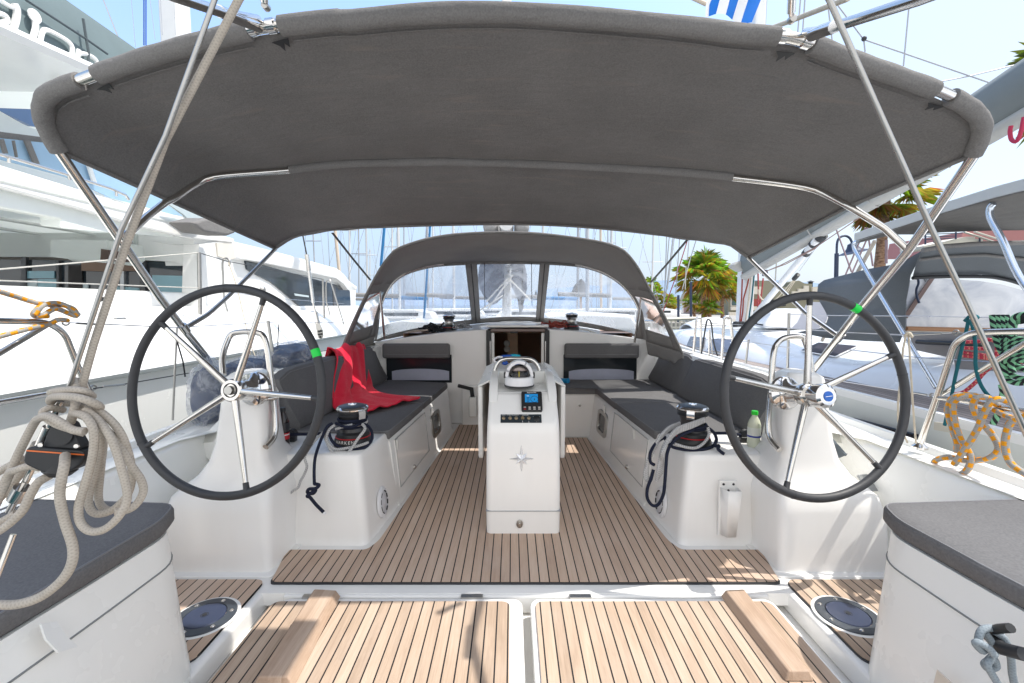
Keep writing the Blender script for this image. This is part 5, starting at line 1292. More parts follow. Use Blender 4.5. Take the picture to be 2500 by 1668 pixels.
for k in range(3):
    o = 13*k
    wr([(575, 300+o, 2.66), (460, 350+o, 2.60), (370, 450+o, 2.56), (310, 560+o, 2.54), (270-o*.6, 680, 2.54), (225+o*.9, 790, 2.54), (230+o, 860, 2.54), (270+o*.5, 885, 2.54), (300, 800, 2.55)], ROPE_GREY)
wr([(720, 370, 2.60), (600, 420, 2.57), (500, 500, 2.53), (450, 600, 2.49), (435, 760, 2.47), (425, 900, 2.47), (410, 1020, 2.47), (360, 1120, 2.48), (300, 1130, 2.49), (250, 1060, 2.50), (250, 960, 2.51), (290, 850, 2.52), (310, 770, 2.53)], ROPE_NAVY, .0092)
wr([(430, 440, 2.58), (340, 500, 2.55), (280, 600, 2.53), (280, 690, 2.53), (320, 725, 2.53)], ROPE_NAVY, .0092)
wr([(850, 340, 2.66), (920, 400, 2.66), (945, 480, 2.64), (900, 540, 2.60), (800, 570, 2.575), (680, 575, 2.565), (500, 540, 2.56), (420, 450, 2.58)], ROPE_NAVY, .0092)
wr([(860, 345, 2.62), (870, 420, 2.60), (820, 500, 2.575), (740, 550, 2.56), (640, 545, 2.55), (520, 510, 2.55)], ROPE_GREY)
wr([(940, 480, 2.62), (930, 530, 2.57), (970, 530, 2.56), (960, 560, 2.54), (990, 590, 2.52), (1025, 615, 2.51)], ROPE_NAVY, .0092, 'rope_end')
wr([(940, 405, 2.74), (1060, 405, 2.74), (1180, 420, 2.74), (1250, 450, 2.74)], ROPE_NAVY, .009)
# jammer blocks behind the winches
for px_, Y, lb in ((WR(1235, 400), 2.74, 'small black deck block beside the green capped bottle'), (WL(355, 410), 2.75, 'small black deck block beside the cola bottle')):
    c_ = at(px_, Y=Y); t_ = thing('deck_block', lb, 'deck block', Vector((c_.x, c_.y, .50)), 'deck blocks')
    bm = B(); box(bm, c_.x-.035, c_.x+.025, Y-.02, Y+.02, .50, .535); obj('base', bm, BLACK, t_, bevel=.008)
    bm = B(); lathe(bm, [(0, -.016), (.03, -.016), (.022, 0), (.03, .016), (0, .016)], frame_m((c_.x, Y, .548), (0, 1, 0)), 20, cap=False); obj('sheave', bm, BLACKR, t_)
# small cleat with slate rope on the starboard seat front
cl = thing('cleat', 'dark horn cleat on the starboard seat front', 'cleat', at(BR(2250, 1290), X=X(1, 1.235)))
XS = X(1, 1.25)
P_ = [at(BR(2080, 1215), Y=1.12), at(BR(2160, 1200), Y=1.10), at(BR(2250, 1215), Y=1.09)]
otube('horn', [at(BR(2110, 1215), Y=1.15), at(BR(2180, 1195), Y=1.10), at(BR(2260, 1190), Y=1.07)], .011, BLACK, cl)
otube('horn', [at(BR(2110, 1240), Y=1.15), at(BR(2200, 1330), Y=1.10), at(BR(2350, 1370), Y=1.05)], .016, BLACKR, cl)
cr = thing('cleat_line', 'slate grey line knotted on the cleat at the lower right', 'rope', at(BR(2100, 1450), Y=1.12))
def crp(px_, r=.0085): otube('rope_turn', smooth_pts([at(BR(*p), Y=1.12-.004*i) for i, p in enumerate(px_)], 7), r, ROPE_SLATE, cr, 10)
crp([(2190, 1210), (2120, 1190), (2060, 1210), (2040, 1280), (2080, 1330), (2060, 1345), (2020, 1300), (2040, 1290), (2110, 1330), (2150, 1380)])
crp([(2080, 1215), (2130, 1290), (2150, 1360), (2110, 1410), (2080, 1440), (2110, 1470), (2160, 1450), (2140, 1400), (2100, 1440), (2140, 1520), (2190, 1600), (2230, 1680)])
crp([(2150, 1215), (2220, 1270), (2260, 1390), (2270, 1500), (2290, 1600), (2300, 1690)])
t_ = obj('strike_plate', (lambda bm: (prism(bm, [at(BR(x_, y_), X=X(1, 1.205)) for x_, y_ in ((1765, 1475), (1890, 1590), (1730, 1610))], (-.004, 0, 0)), bm)[1])(B()), plain('plate_cream', (.6, .56, .5), .4), hsR)
# ================================================================ pushpits and guard wires
PL = thing('pushpit', 'stainless pushpit rail on the port quarter at the left edge', 'railing', at(ML(610, 1130), X=-2.05), 'pushpits')
q = [ML(-80, 640), ML(0, 642), ML(320, 650), ML(440, 722), ML(540, 975), ML(605, 1120), ML(650, 1240)]
otube('rail', fillet([at(p, X=-2.05) for p in q], .10), .0135, STEEL, PL, 12)
q = [ML(-80, 1215), ML(0, 1200), ML(330, 1143), ML(560, 1105)]
otube('lower_rail', [at(p, X=-2.05) for p in q], .012, STEEL, PL, 10)
otube('brace', [at(p, X=-2.12) for p in (ML(-40, 885), ML(330, 665))], .012, STEELD, PL, 10)
PR = thing('pushpit', 'stainless pushpit rail on the starboard quarter holding the coiled lines', 'railing', at(MR(1640, 1495), X=2.15), 'pushpits')
q = [MR(2450, 712), MR(2350, 714), MR(1990, 722), MR(1880, 790), MR(1770, 1130), MR(1635, 1500)]
otube('rail', fillet([at(p, X=2.15) for p in q], .10), .0150, STEEL, PR, 12)
q = [MR(1765, 1168), MR(1900, 1182), MR(2350, 1262), MR(2450, 1280)]
otube('lower_rail', [at(p, X=2.15) for p in q], .0125, STEEL, PR, 10)
otube('brace', [at(p, X=2.18) for p in (MR(1795, 1140), MR(2205, 890), MR(2420, 760))], .0125, STEEL, PR, 10)
bm = B(); a = at(MR(1638, 1500), X=2.15); lathe(bm, [(0, -.01), (.035, -.01), (.035, 0), (.022, .012), (.018, .02)], Matrix.Translation(a), 20, cap=False); obj('base', bm, STEEL, PR)
# lifelines with end fittings
def wire(px_, X_, lb, r=.0035, name='guard_wire', group='guard wires', mat=None):
    P_ = [at(p, X=X_) if X_ else at(p[0:2], Y=p[2]) for p in px_]
    return otube(name, P_, r, mat or WIRE, None, 6, label=lb, cat='guard wire', group=group)
XL = -2.12
gw = [ML(470, 655), ML(860, 672), ML(1190, 688), ML(1830, 652), ML(2350, 655)]
P_ = [at(gw[0], X=-2.05), at(gw[1], X=-2.07), at(gw[2], X=-2.10), at(gw[3], Y=3.9), at(gw[4], Y=4.9)]
otube('guard_wire', P_, .0032, WIRE, None, 6, label='upper port guard wire running forward from the pushpit', cat='guard wire', group='guard wires')
P_ = [at(ML(640, 1105), X=-2.07), at(ML(850, 1075), X=-2.09), at(ML(1430, 975), X=-2.15), at(ML(1860, 905), Y=4.0), at(ML(2350, 825), Y=4.9)]
otube('guard_wire', P_, .0032, BLACKR, None, 6, label='lower port guard wire running forward from the pushpit', cat='guard wire', group='guard wires')
for a, b_, xx, lb in ((ML(440, 655), ML(700, 668), -2.055, 'shackle and tensioner on the upper port guard wire'), (ML(630, 1100), ML(860, 1078), -2.075, 'shackle and tensioner on the lower port guard wire'), (MR(1895, 722), MR(1560, 738), 2.15, 'tensioner on the upper starboard guard wire'), (MR(1735, 1155), MR(1580, 1130), 2.16, 'tensioner on the lower starboard guard wire')):
    p0, p1 = at(a, X=xx), at(b_, X=xx)
    t_ = thing('wire_tensioner', lb, 'tensioner', p0, 'guard wire tensioners')
    otube('barrel', [p0.lerp(p1, .3), p0.lerp(p1, .95)], .0055, STEELD, t_, 8)
    d_ = (p1-p0).normalized(); M = frame_m(p0, (1, 0, 0), d_)
    otube('shackle', [M @ Vector((.016*math.cos(2*PI*i/16)+.006, .011*math.sin(2*PI*i/16), 0)) for i in range(16)], .004, STEELD, t_, 6, True)
# starboard wires
P_ = [at(MR(1890, 722), X=2.15), at(MR(1560, 738), X=2.16), at(MR(1100, 722), X=2.2), at(MR(760, 600), Y=3.9)]
otube('guard_wire', [at(MR(1890, 722), X=2.15), at(MR(1560, 738), X=2.16), at(MR(1150, 722), X=2.2), at(MR(740, 693), Y=4.2), at(MR(0, 640), Y=7.5)], .0032, WIRE, None, 6, label='upper starboard guard wire running forward from the pushpit', cat='guard wire', group='guard wires')
otube('guard_wire', [at(MR(1735, 1155), X=2.16), at(MR(1560, 1128), X=2.18), at(MR(960, 1030), X=2.2), at(MR(450, 940), Y=4.2), at(MR(0, 860), Y=6.5)], .0032, WIRE, None, 6, label='lower starboard guard wire running forward from the pushpit', cat='guard wire', group='guard wires')
# stanchions
def stan(a, b_, Y, lb, r=.0125, mat=None):
    p0, p1 = at(a, Y=Y), at(b_, Y=Y); otube('stanchion', [p0, p0.lerp(p1, .5), p1], r, mat or STEELD, None, 10, label=lb, cat='stanchion', group='stanchions of the near yacht')
stan(ML(1830, 640), ML(1868, 900), 3.5, 'port stanchion standing behind the left wheel and towel')
stan(ML(1208, 690), ML(1180, 1320), 2.75, 'thin port lashing pole seen through the left wheel', .006)
stan(MR(745, 590), MR(735, 1005), 4.4, 'starboard stanchion just left of the right wheel spoke')
stan(MR(470, 770), MR(445, 970), 5.2, 'starboard stanchion at the left edge of the right wheel')
# lashings
line('lashing', [ML(1205, 700), ML(1215, 800), ML(1250, 920), ML(1265, 1025)], 2.75, .0045, ROPE_BLK, 'black lashing hanging from the port guard wire', 'rope')
line('lashing', [ML(1905, 665), ML(1900, 740), ML(1897, 820)], 3.6, .004, ROPE_BLK, 'short dark lashing on the port guard wire behind the wheel', 'rope')
line('fender_line', [MR(1545, 740), MR(1525, 830), MR(1510, 1000), MR(1490, 1210), MR(1490, 1330), MR(1555, 1475)], 2.30, .0045, ROPE_CREAM, 'cream fender line hanging down from the starboard guard wire, left strand', 'rope')
line('fender_line', [MR(1560, 735), MR(1572, 900), MR(1590, 1200), MR(1612, 1480)], 2.31, .0045, ROPE_CREAM, 'cream fender line hanging down from the starboard guard wire, right strand', 'rope')
bm = B(); c_ = at(MR(1562, 738), Y=2.30); tube(bm, smooth_pts([c_+Vector((.014*math.cos(a), .012*math.sin(a), .010*math.sin(2*a))) for a in [2*PI*i/8 for i in range(8)]], 5, True), .006, 8, True); obj('hitch', bm, ROPE_CREAM, None, 'cream hitch knot tied round the upper starboard guard wire', 'knot')
# yellow flecked rope on the port pushpit
yr = thing('mooring_line', 'grey rope with yellow flecks knotted on the port pushpit', 'rope', at(ML(380, 560), X=-2.05), 'yellow flecked lines')
def yl(px_, X0=-2.03): otube('rope_turn', smooth_pts([at(ML(p[0], p[1]), X=X0+.01*math.sin(i*2.1)) for i, p in enumerate(px_)], 7), .0105, ROPE_YEL, yr, 10)
yl([(-60, 420), (0, 442), (120, 480), (250, 520), (330, 530), (420, 570), (520, 610), (500, 560), (400, 530), (300, 530), (235, 580), (240, 610), (330, 610)])
yl([(240, 600), (290, 540), (380, 520), (460, 545), (530, 600), (470, 590), (380, 560), (300, 600), (260, 610)], -2.01)
yl([(460, 640), (400, 635), (330, 665), (240, 685), (120, 715), (0, 748), (-60, 765)], -2.02)
# yellow flecked coil on the starboard pushpit
yc = thing('mooring_line', 'grey rope with orange yellow flecks hanging in loops from the starboard pushpit lower rail', 'rope', at(RP(560, 1000), X=2.12), 'yellow flecked lines')
def yq(px_, k=8): otube('rope_turn', smooth_pts([at(RP(p[0], p[1]), X=2.11+(p[2] if len(p) > 2 else 0)) for p in px_], k), .0132, ROPE_YEL, yc, 10)
yq([(620, 770, .04), (540, 765, 0), (450, 775, -.03), (395, 840, -.03), (390, 920, -.03), (430, 1060, -.03), (465, 1170, -.03), (465, 1240, -.02)])
yq([(720, 790, .04), (600, 775, .02), (500, 780, -.03), (440, 830, -.04), (435, 900, -.04), (455, 1020, -.04), (500, 1140, -.04), (560, 1230, -.03), (580, 1310, -.03), (540, 1400, -.03), (430, 1450, -.03), (310, 1420, -.03), (270, 1370, -.03), (290, 1310, -.03), (380, 1285, -.03), (440, 1290, -.01), (520, 1310, 0), (620, 1310, 0), (740, 1290, 0), (810, 1220, 0), (780, 1130, 0), (710, 1040, -.01), (640, 960, -.02), (600, 860, -.03), (630, 790, -.03), (720, 790, 0), (800, 850, .03)])
yq([(440, 1345, -.06), (500, 1260, -.06), (570, 1160, -.06), (640, 1040, -.06), (700, 900, -.055), (750, 820, -.05), (830, 800, -.02), (900, 830, .02)])
yq([(780, 890, .03), (860, 930, .02), (930, 960, 0), (1000, 960, -.02), (1060, 930, -.02)])
yq([(990, 960, -.02), (910, 1000, -.03), (870, 1120, -.03), (870, 1230, -.03), (910, 1330, -.03), (980, 1390, -.03), (1060, 1440, -.03)])
# green and black coil on the right boat's side, on our rail's far end
gr_ = thing('mooring_line', 'green and black braided rope coil hung on the starboard pushpit at the right edge', 'rope', at(RP(900, 400), X=2.3), 'coiled dock lines')
def gq(px_, X_=2.30): otube('rope_turn', smooth_pts([at(RP(p[0], p[1]), X=X_) for p in px_], 6), .0125, ROPE_GRN, gr_, 10)
for k in range(4): gq([(760+38*k, 100), (775+38*k, 220), (800+36*k, 330), (850+22*k, 430)], 2.30+.012*k)
for k in range(4): gq([(1060, 90+18*k), (960, 110+16*k), (920+8*k, 160), (905+8*k, 260), (930, 330)], 2.27+.012*k)
for k in range(6): gq([(845, 320+34*k), (900, 300+34*k), (980, 300+34*k), (1060, 320+34*k)], 2.27-.004*k)
gq([(850, 480), (850, 560), (880, 630), (950, 665), (1060, 660)]); gq([(900, 480), (905, 560), (940, 610), (1060, 640)]); gq([(960, 480), (970, 530), (1060, 560)]); gq([(865, 440), (860, 540), (870, 610)], 2.26); gq([(930, 440), (915, 520), (930, 580)], 2.26)
gq([(835, 680), (850, 740), (845, 780)]); gq([(810, 920), (790, 960), (765, 1005)])
tq = thing('hanging_line', 'dark teal line tied over the starboard pushpit rail', 'rope', at(RP(580, 120), X=2.2))
def tl_(px_): otube('strand', smooth_pts([at(RP(*p), X=2.17) for p in px_], 6), .0085, ROPE_TEAL, tq, 8, flat=.7)
tl_([(560, 140), (545, 220), (500, 400), (450, 620), (415, 800), (385, 920), (362, 1020)]); tl_([(575, 140), (600, 220), (620, 380), (620, 520), (650, 650), (700, 740), (760, 800)]); tl_([(530, 150), (570, 110), (620, 105), (635, 125), (590, 140), (535, 150)])
wv = thing('hanging_line', 'crimson line looped on the neighbouring boat beside the starboard pushpit', 'rope', at(RP(750, 350), X=2.6))
def cq(px_): otube('strand', smooth_pts([at(RP(*p), X=2.62) for p in px_], 6), .010, ROPE_CRIM, wv, 8)
cq([(540, 325), (650, 320), (730, 305), (790, 330), (800, 400), (780, 500), (690, 580), (620, 660), (520, 740), (430, 760)]); cq([(520, 410), (620, 425), (720, 440)]); cq([(520, 440), (620, 450), (720, 462)]); cq([(530, 375), (640, 380), (700, 382)]); cq([(950, 490), (1060, 492)])
# ================================================================ water, hills, quay
WZ = -.85
g = N('harbour_water'); p = g.pos()
n1 = g.noise(g.scaled(p, (1, 1, 1)), 1.6, 4, .6); n2 = g.noise(p, .25, 3)
g.pbr(Base_Color=(.012, .045, .05), Roughness=.06, Normal=g.bump(g.math('ADD', n1, g.math('MULTIPLY', n2, 2.0)), .25, .06), Specular_IOR_Level=.5); WATER = g.m
bm = B(); s_ = 6000
v = [bm.verts.new(q) for q in ((-s_, -200, WZ), (s_, -200, WZ), (s_, 9000, WZ), (-s_, 9000, WZ))]; bm.faces.new(v); obj('water', bm, WATER, None, kind='structure')
def hills(name, x0, x1, Y, hf, col, n=80):
    bm = B(); top = []; 
    for i in range(n+1):
        x = x0+(x1-x0)*i/n; top.append((x, Y, max(WZ, hf(i/n)*(1+.10*mnoise.noise((x*.012, 0, Y)))+hf(i/n)*.05*mnoise.noise((x*.05, 2, Y)))))
    rows = [[(x, y-900*.3, WZ-1) for x, y, z in top], [(x, y-120, z*.55) for x, y, z in top], top, [(x, y+300, z*.4) for x, y, z in top]]
    loft(bm, rows, closed=False); obj(name, bm, plain(name+'_mat', col, .95, 0, .12, .02), None, kind='structure')
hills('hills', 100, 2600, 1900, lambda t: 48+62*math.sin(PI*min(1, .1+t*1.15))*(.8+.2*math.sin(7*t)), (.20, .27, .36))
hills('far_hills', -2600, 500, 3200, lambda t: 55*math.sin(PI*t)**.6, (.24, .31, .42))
# unseen concrete quay astern for stern-to mooring, added to bounce light into the cockpit
bm = B(); prism_z(bm, [(-60, -60), (60, -60), (60, -2.2), (-60, -2.2)], WZ-.5, .05); obj('stern_quay', bm, plain('quay_astern', (.58, .58, .57), .85, 0, .12, 1.5), None, kind='structure')
# quay on the far side
QUAY = plain('quay_concrete', (.34, .32, .29), .85, 0, .2, 1.5, .3, 40)
PAVE = plain('pavement_stone', (.36, .33, .29), .85, 0, .2, .8)
bm = B(); prism_z(bm, [(7, 25), (80, 25), (80, 90), (7, 90)], WZ-.5, .35); obj('quay', bm, QUAY, None, kind='structure')
# ---------------------------------------------------------------- marina buildings beyond the quay
OLIVE = plain('render_olive', (.235, .225, .165), .85, 0, .08, 1); CREAMW = plain('render_cream', (.62, .58, .50), .85, 0, .08, 1); PINKW = plain('render_pink', (.45, .20, .19), .85, 0, .06, 1); REDW = plain('render_red', (.30, .06, .05), .8, 0, .1, 2)
ROOFT = plain('roof_tile', (.36, .17, .10), .8, 0, .2, 2)
def flat(parent, name, px_, Y, mat, th=.3, lift=0):
    """a facade piece outlined in the photo, standing at depth Y"""
    q = [at(p, Y=Y-lift) for p in px_]; bm = B(); prism(bm, q, (0, th, 0)); return obj(name, bm, mat, parent, sm=False)
b1 = thing('harbour_building', 'olive and cream stepped harbour building behind the neighbouring mast', 'building', at(PM(1450, 900), Y=44))
YB1 = 44
flat(b1, 'wall', [PM(950, 960), PM(950, 600), PM(1260, 600), PM(1260, 545), PM(1420, 545), PM(1420, 610), PM(1620, 610), PM(1620, 560), PM(1700, 545), PM(1760, 575), PM(1840, 580), PM(1840, 650), PM(2040, 600), PM(2040, 960)], YB1, OLIVE, 6)
flat(b1, 'cream_band', [PM(1130, 690), PM(1130, 610), PM(1300, 610), PM(1300, 690)], YB1, CREAMW, .2, .2)
flat(b1, 'stepped_gable', [PM(1630, 690), PM(1630, 660), PM(1695, 660), PM(1695, 632), PM(1755, 632), PM(1755, 600), PM(1806, 600), PM(1806, 690)], YB1, CREAMW, .2, .2)
flat(b1, 'cream_band', [PM(980, 860), PM(980, 820), PM(1260, 820), PM(1260, 860)], YB1, CREAMW, .25, .25)
flat(b1, 'cream_band', [PM(1845, 690), PM(1845, 615), PM(2040, 615), PM(2040, 690)], YB1, CREAMW, .2, .2)
wdw = flat(b1, 'window', [PM(980, 815), PM(980, 740), PM(1085, 740), PM(1085, 815)], YB1, CREAMW, .2, .22); flat(wdw, 'pane', [PM(988, 808), PM(988, 747), PM(1078, 747), PM(1078, 808)], YB1, darkglass('pane_teal', (.03, .08, .09)), .1, .26)
flat(b1, 'shutter', [PM(1215, 815), PM(1215, 740), PM(1280, 740), PM(1280, 815)], YB1, REDW, .2, .2)
flat(b1, 'shutter', [PM(1640, 740), PM(1640, 695), PM(1830, 695), PM(1830, 740)], YB1, REDW, .2, .15)
flat(b1, 'window', [PM(1390, 815), PM(1390, 745), PM(1560, 745), PM(1560, 815)], YB1, WINGLASS, .2, .15)
flat(b1, 'base_course', [PM(960, 920), PM(960, 880), PM(1300, 880), PM(1300, 920)], YB1, CREAMW, .3, .3)
bm = B(); c_ = at(PM(1823, 575), Y=46); lathe(bm, [(.2, -.6), (.2, .1), (.35, .15), (.0, .3)], Matrix.Translation(c_), 12, cap=False); obj('roof_vent', bm, BLACK, b1)
b2 = thing('harbour_building', 'low pink house with balcony behind the small palm', 'building', at(PM(850, 940), Y=50))
flat(b2, 'wall', [PM(690, 950), PM(690, 690), PM(860, 660), PM(940, 700), PM(940, 950)], 50, plain('render_salmon', (.52, .33, .26), .85), 6)
flat(b2, 'balcony_slab', [PM(780, 890), PM(780, 872), PM(935, 872), PM(935, 890)], 50, CREAMW, 1.2, 1.0)
bm = B()
for i in range(14):
    t = i/13; a = at((PM(785, 0)[0]+(PM(930, 0)[0]-PM(785, 0)[0])*t, PM(0, 870)[1]), Y=49); tube(bm, [a, a+Vector((0, 0, 2.3*.95))], .035, 5)
a, b_ = at(PM(785, 815), Y=49), at(PM(930, 815), Y=49); tube(bm, [a, b_], .05, 5)
obj('railing', bm, BLACK, b2)
flat(b2, 'roof', [PM(620, 790), PM(690, 660), PM(860, 640), PM(960, 700), PM(860, 668), PM(690, 690)], 49.5, plain('roof_beige', (.45, .38, .28), .85), 6, .4)
# red house with outdoor stair, upper right
b3 = thing('stair_house', 'crimson house with white outdoor stair and railings behind the neighbouring awning', 'building', at(RB(1900, 830), Y=24))
flat(b3, 'wall', [RB(1600, 900), RB(1650, 690), RB(2500, 560), RB(2700, 900)], 26, PINKW, 5)
st_ = [RB(1200, 850), RB(1440, 770), RB(1560, 768), RB(1640, 690), RB(1700, 690), RB(1700, 742), RB(1790, 742), RB(1790, 768), RB(1880, 768), RB(1880, 794), RB(1960, 794), RB(1960, 830), RB(1480, 830), RB(1350, 885), RB(1200, 885)]
flat(b3, 'stair', [RB(1200, 850), RB(1440, 800), RB(1560, 768), RB(1700, 742), RB(1790, 742), RB(1790, 768), RB(1880, 768), RB(1880, 794), RB(1960, 794), RB(1960, 850), RB(1480, 850), RB(1350, 885), RB(1200, 885)], 24.5, CREAMW, 1.5)
NAVYM = plain('railing_navy', (.03, .045, .09), .5)
bm = B()
for x_, y0_, y1_ in ((1218, 715, 832), (1318, 712, 812), (1568, 690, 772), (1842, 745, 825)): tube(bm, [at(RB(x_, y0_), Y=24.4), at(RB(x_, y1_), Y=24.4)], .04, 6)
for q in (((1218, 715), (1568, 705)), ((1218, 745), (1568, 735)), ((1218, 775), (1568, 760)), ((1568, 705), (1640, 700))): tube(bm, [at(RB(*q[0]), Y=24.4), at(RB(*q[1]), Y=24.4)], .025, 6)
obj('railing', bm, NAVYM, b3)
otube('handrail', [at(RB(1660, 690), Y=24.3), at(RB(1840, 745), Y=24.3), at(RB(2030, 812), Y=24.3)], .05, CREAMW, b3, 6)
otube('handrail', [at(RB(1780, 685), Y=24.3), at(RB(2060, 775), Y=24.3)], .05, CREAMW, b3, 6)
# quay side low structures seen past the sprayhood
kk = thing('quay_fence', 'low white quay railing with posts seen past the right edge of the sprayhood', 'railing', at(PM(400, 1100), Y=24.5))
bm = B()
for i in range(7):
    x_ = 300+45*i; tube(bm, [at(PM(x_, 945), Y=24.5), at(PM(x_, 1110), Y=24.5)], .05, 6)
obj('posts', bm, CREAMW, kk)
otube('top_rail', [at(PM(270, 955), Y=24.5), at(PM(640, 945), Y=24.5)], .10, CREAMW, kk, 6)
otube('mid_rail', [at(PM(290, 1045), Y=24.5), at(PM(600, 1045), Y=24.5)], .06, CREAMW, kk, 6)
ks = thing('quay_kiosk', 'dark fronted kiosk under a white canopy on the quay edge', 'kiosk', at(PM(430, 1080), Y=27))
flat(ks, 'wall', [PM(385, 1090), PM(385, 990), PM(470, 990), PM(470, 1090)], 27, plain('kiosk_dark', (.06, .05, .05), .6), 2)
flat(ks, 'canopy', [PM(300, 985), PM(300, 955), PM(480, 955), PM(480, 985)], 26.5, CREAMW, 3)
# ---------------------------------------------------------------- street lamp
lp = thing('street_lamp', 'dark blue street lamp with curved arm and bell shade', 'street lamp', at(RB(190, 1500), Y=15))
YL = 15
otube('post', [at(RB(185, 1500), Y=YL), at(RB(195, 1195), Y=YL), at(RB(200, 935), Y=YL)], .062, NAVYM, lp, 12)
otube('arm', smooth_pts([at(RB(x_, y_), Y=YL) for x_, y_ in ((200, 940), (205, 820), (225, 765), (265, 738), (310, 735), (350, 760), (372, 800), (376, 820))], 5), .036, NAVYM, lp, 10)
c_ = at(RB(372, 815), Y=YL); d_ = at(RB(365, 930), Y=YL)
hL = c_.z-d_.z
bm = B(); lathe(bm, [(.03, 0), (.09, -.02), (.12, -.10*hL/.9), (.16, -.45*hL), (.25, -.8*hL), (.47, -hL), (.45, -hL), (.22, -.78*hL), (.0, -.5*hL)], Matrix.Translation(c_) @ Matrix.Rotation(R(-14), 4, 'Y'), 24, cap=False); obj('shade', bm, NAVYM, lp)
bm = B(); lathe(bm, [(.0, -.55*hL), (.20, -.8*hL), (.40, -1.0*hL), (.30, -1.08*hL), (0, -1.12*hL)], Matrix.Translation(c_) @ Matrix.Rotation(R(-14), 4, 'Y'), 24, cap=False); obj('globe', bm, plain('lamp_cream', (.7, .66, .52), .4), lp)
# ---------------------------------------------------------------- palms
g = N('palm_leaf'); p = g.pos(); gi = g.n('ShaderNodeObjectInfo'); nz = g.noise(p, 1.3, 3)
FR = g.n('ShaderNodeVertexColor', layer_name='tint')
c_ = g.mix(nz, FR.outputs[0], g.mix(1.0, FR.outputs[0], (.9, .92, .7), 'MULTIPLY'))
a = g.n('ShaderNodeBsdfPrincipled'); g.set(a, 'Base Color', c_); g.set(a, 'Roughness', .55)
b_ = g.n('ShaderNodeBsdfTranslucent', {'Color': c_}); mx = g.n('ShaderNodeMixShader', {0: .5, 1: a, 2: b_}); g.surf(mx); PALM = g.m
g = N('palm_trunk'); p = g.pos(); w_ = g.noise(g.scaled(p, (6, 6, 14)), 1.0, 3); c_ = g.ramp(w_, [(.35, (.16, .085, .05)), (.6, (.40, .24, .15))]).outputs[0]
g.pbr(Base_Color=c_, Roughness=.9, Normal=g.bump(w_, .8, .06)); TRUNK = g.m
def palm(label, foot, top, crown_r, trunk_r, seed, n=34, droop_only=False, dead=.3, fine=1.0):
    random.seed(seed); foot, top = Vector(foot), Vector(top)
    t_ = thing('palm_tree', label, 'palm tree', foot, 'fan palms on the quay')
    bm = B(); L = (top-foot).length; pts = [foot.lerp(top, i/10)+Vector((.03*math.sin(i), 0, 0)) for i in range(11)]
    tube(bm, pts, lambda t: trunk_r*(1.12-.2*t+.04*math.sin(80*t)+(.45 if t > .86 else 0)*min(1, (t-.86)*12)), 12); obj('trunk', bm, TRUNK, t_)
    def frond(bm, az, el, L_, tint, fr):
        cl = bm.loops.layers.float_color.verify() if False else bm.loops.layers.color.verify()
        d = Vector((math.cos(az)*math.cos(el), math.sin(az)*math.cos(el), math.sin(el)))
        st = [top+Vector((0, 0, .1*L_))]
        e_ = st[0]+d*L_*.55+Vector((0, 0, -.06*L_))
        side = d.cross(Vector((0, 0, 1))); side = side.normalized() if side.length > .05 else Vector((1, 0, 0))
        upv = side.cross(d).normalized()
        # petiole
        for o in (side*.012*L_, ):
            v = [bm.verts.new(st[0]-o), bm.verts.new(st[0]+o), bm.verts.new(e_+o*.6), bm.verts.new(e_-o*.6)]
            f = bm.faces.new(v)
            for l in f.loops: l[cl] = (*tint, 1)
        m = int(21*fine)
        for i in range(m):
            a = (i/(m-1)-.5)*R(240)
            dd = (d*math.cos(a)+side*math.sin(a)).normalized()
            ln = L_*.62*(.62+.38*math.cos(a*.6))*random.uniform(.85, 1.1)
            wv = (dd.cross(upv)).normalized()*(.027*L_/fine)
            p0 = e_; p1 = e_+dd*ln*.55+upv*.05*L_*math.cos(a)-Vector((0, 0, .05*L_)); p2 = e_+dd*ln-Vector((0, 0, ln*random.uniform(.22, .5)))
            va = [bm.verts.new(p0), bm.verts.new(p1-wv), bm.verts.new(p2), bm.verts.new(p1+wv)]
            f1 = bm.faces.new((va[0], va[1], va[2])); f2 = bm.faces.new((va[0], va[2], va[3]))
            tt = [c*random.uniform(.75, 1.2) for c in tint]
            for f in (f1, f2):
                for l in f.loops: l[cl] = (*tt, 1)
    bm = B(); bm.loops.layers.color.new('tint')
    for i in range(n):
        az = i*2.399+random.uniform(-.2, .2); q = i/n
        el = R(84-128*q**.9)+random.uniform(-.12, .12)
        if q > 1-dead: tint = random.choice([(.70, .62, .28), (.78, .68, .34), (.62, .54, .27)])
        elif q > .45: tint = random.choice([(.68, .68, .24), (.78, .73, .30), (.58, .60, .21)])
        else: tint = random.choice([(.58, .68, .22), (.68, .74, .28), (.48, .58, .19)])
        frond(bm, az, el, crown_r*random.uniform(.85, 1.08)*(1 if q < .7 else .8), tint, q)
    bmesh.ops.recalc_face_normals(bm, faces=bm.faces)
    me = bpy.data.meshes.new('crown')
    for v in bm.verts: v.co -= OFF[t_.name]
    bm.to_mesh(me); bm.free(); me.materials.append(PALM)
    o = bpy.data.objects.new('crown', me); COL.objects.link(o); o.parent = t_; OFF[o.name] = OFF[t_.name]
    return t_
def palm_px(label, foot, top, Y, crown_px, trunk_px, seed, **k):
    a, b_ = at(foot, Y=Y), at(top, Y=Y); a.z = min(a.z, .4); s_ = Y/FPX
    return palm(label, a, b_, crown_px*s_, trunk_px*s_/2, seed, **k)
palm_px('tall leafy palm right of the sprayhood, largest of the near group', PM(690, 960), PM(690, 530), 28, 74, 12.5, 5, n=38, fine=1.4, dead=.22)
palm_px('second palm in the near group, yellowing crown behind the neighbouring mast', PM(882, 960), PM(890, 640), 31, 52, 8, 6, n=28, dead=.35, fine=1.4)
palm_px('short palm with crown low behind the tall one', PM(590, 960), PM(580, 800), 30, 28, 7, 8, n=24)
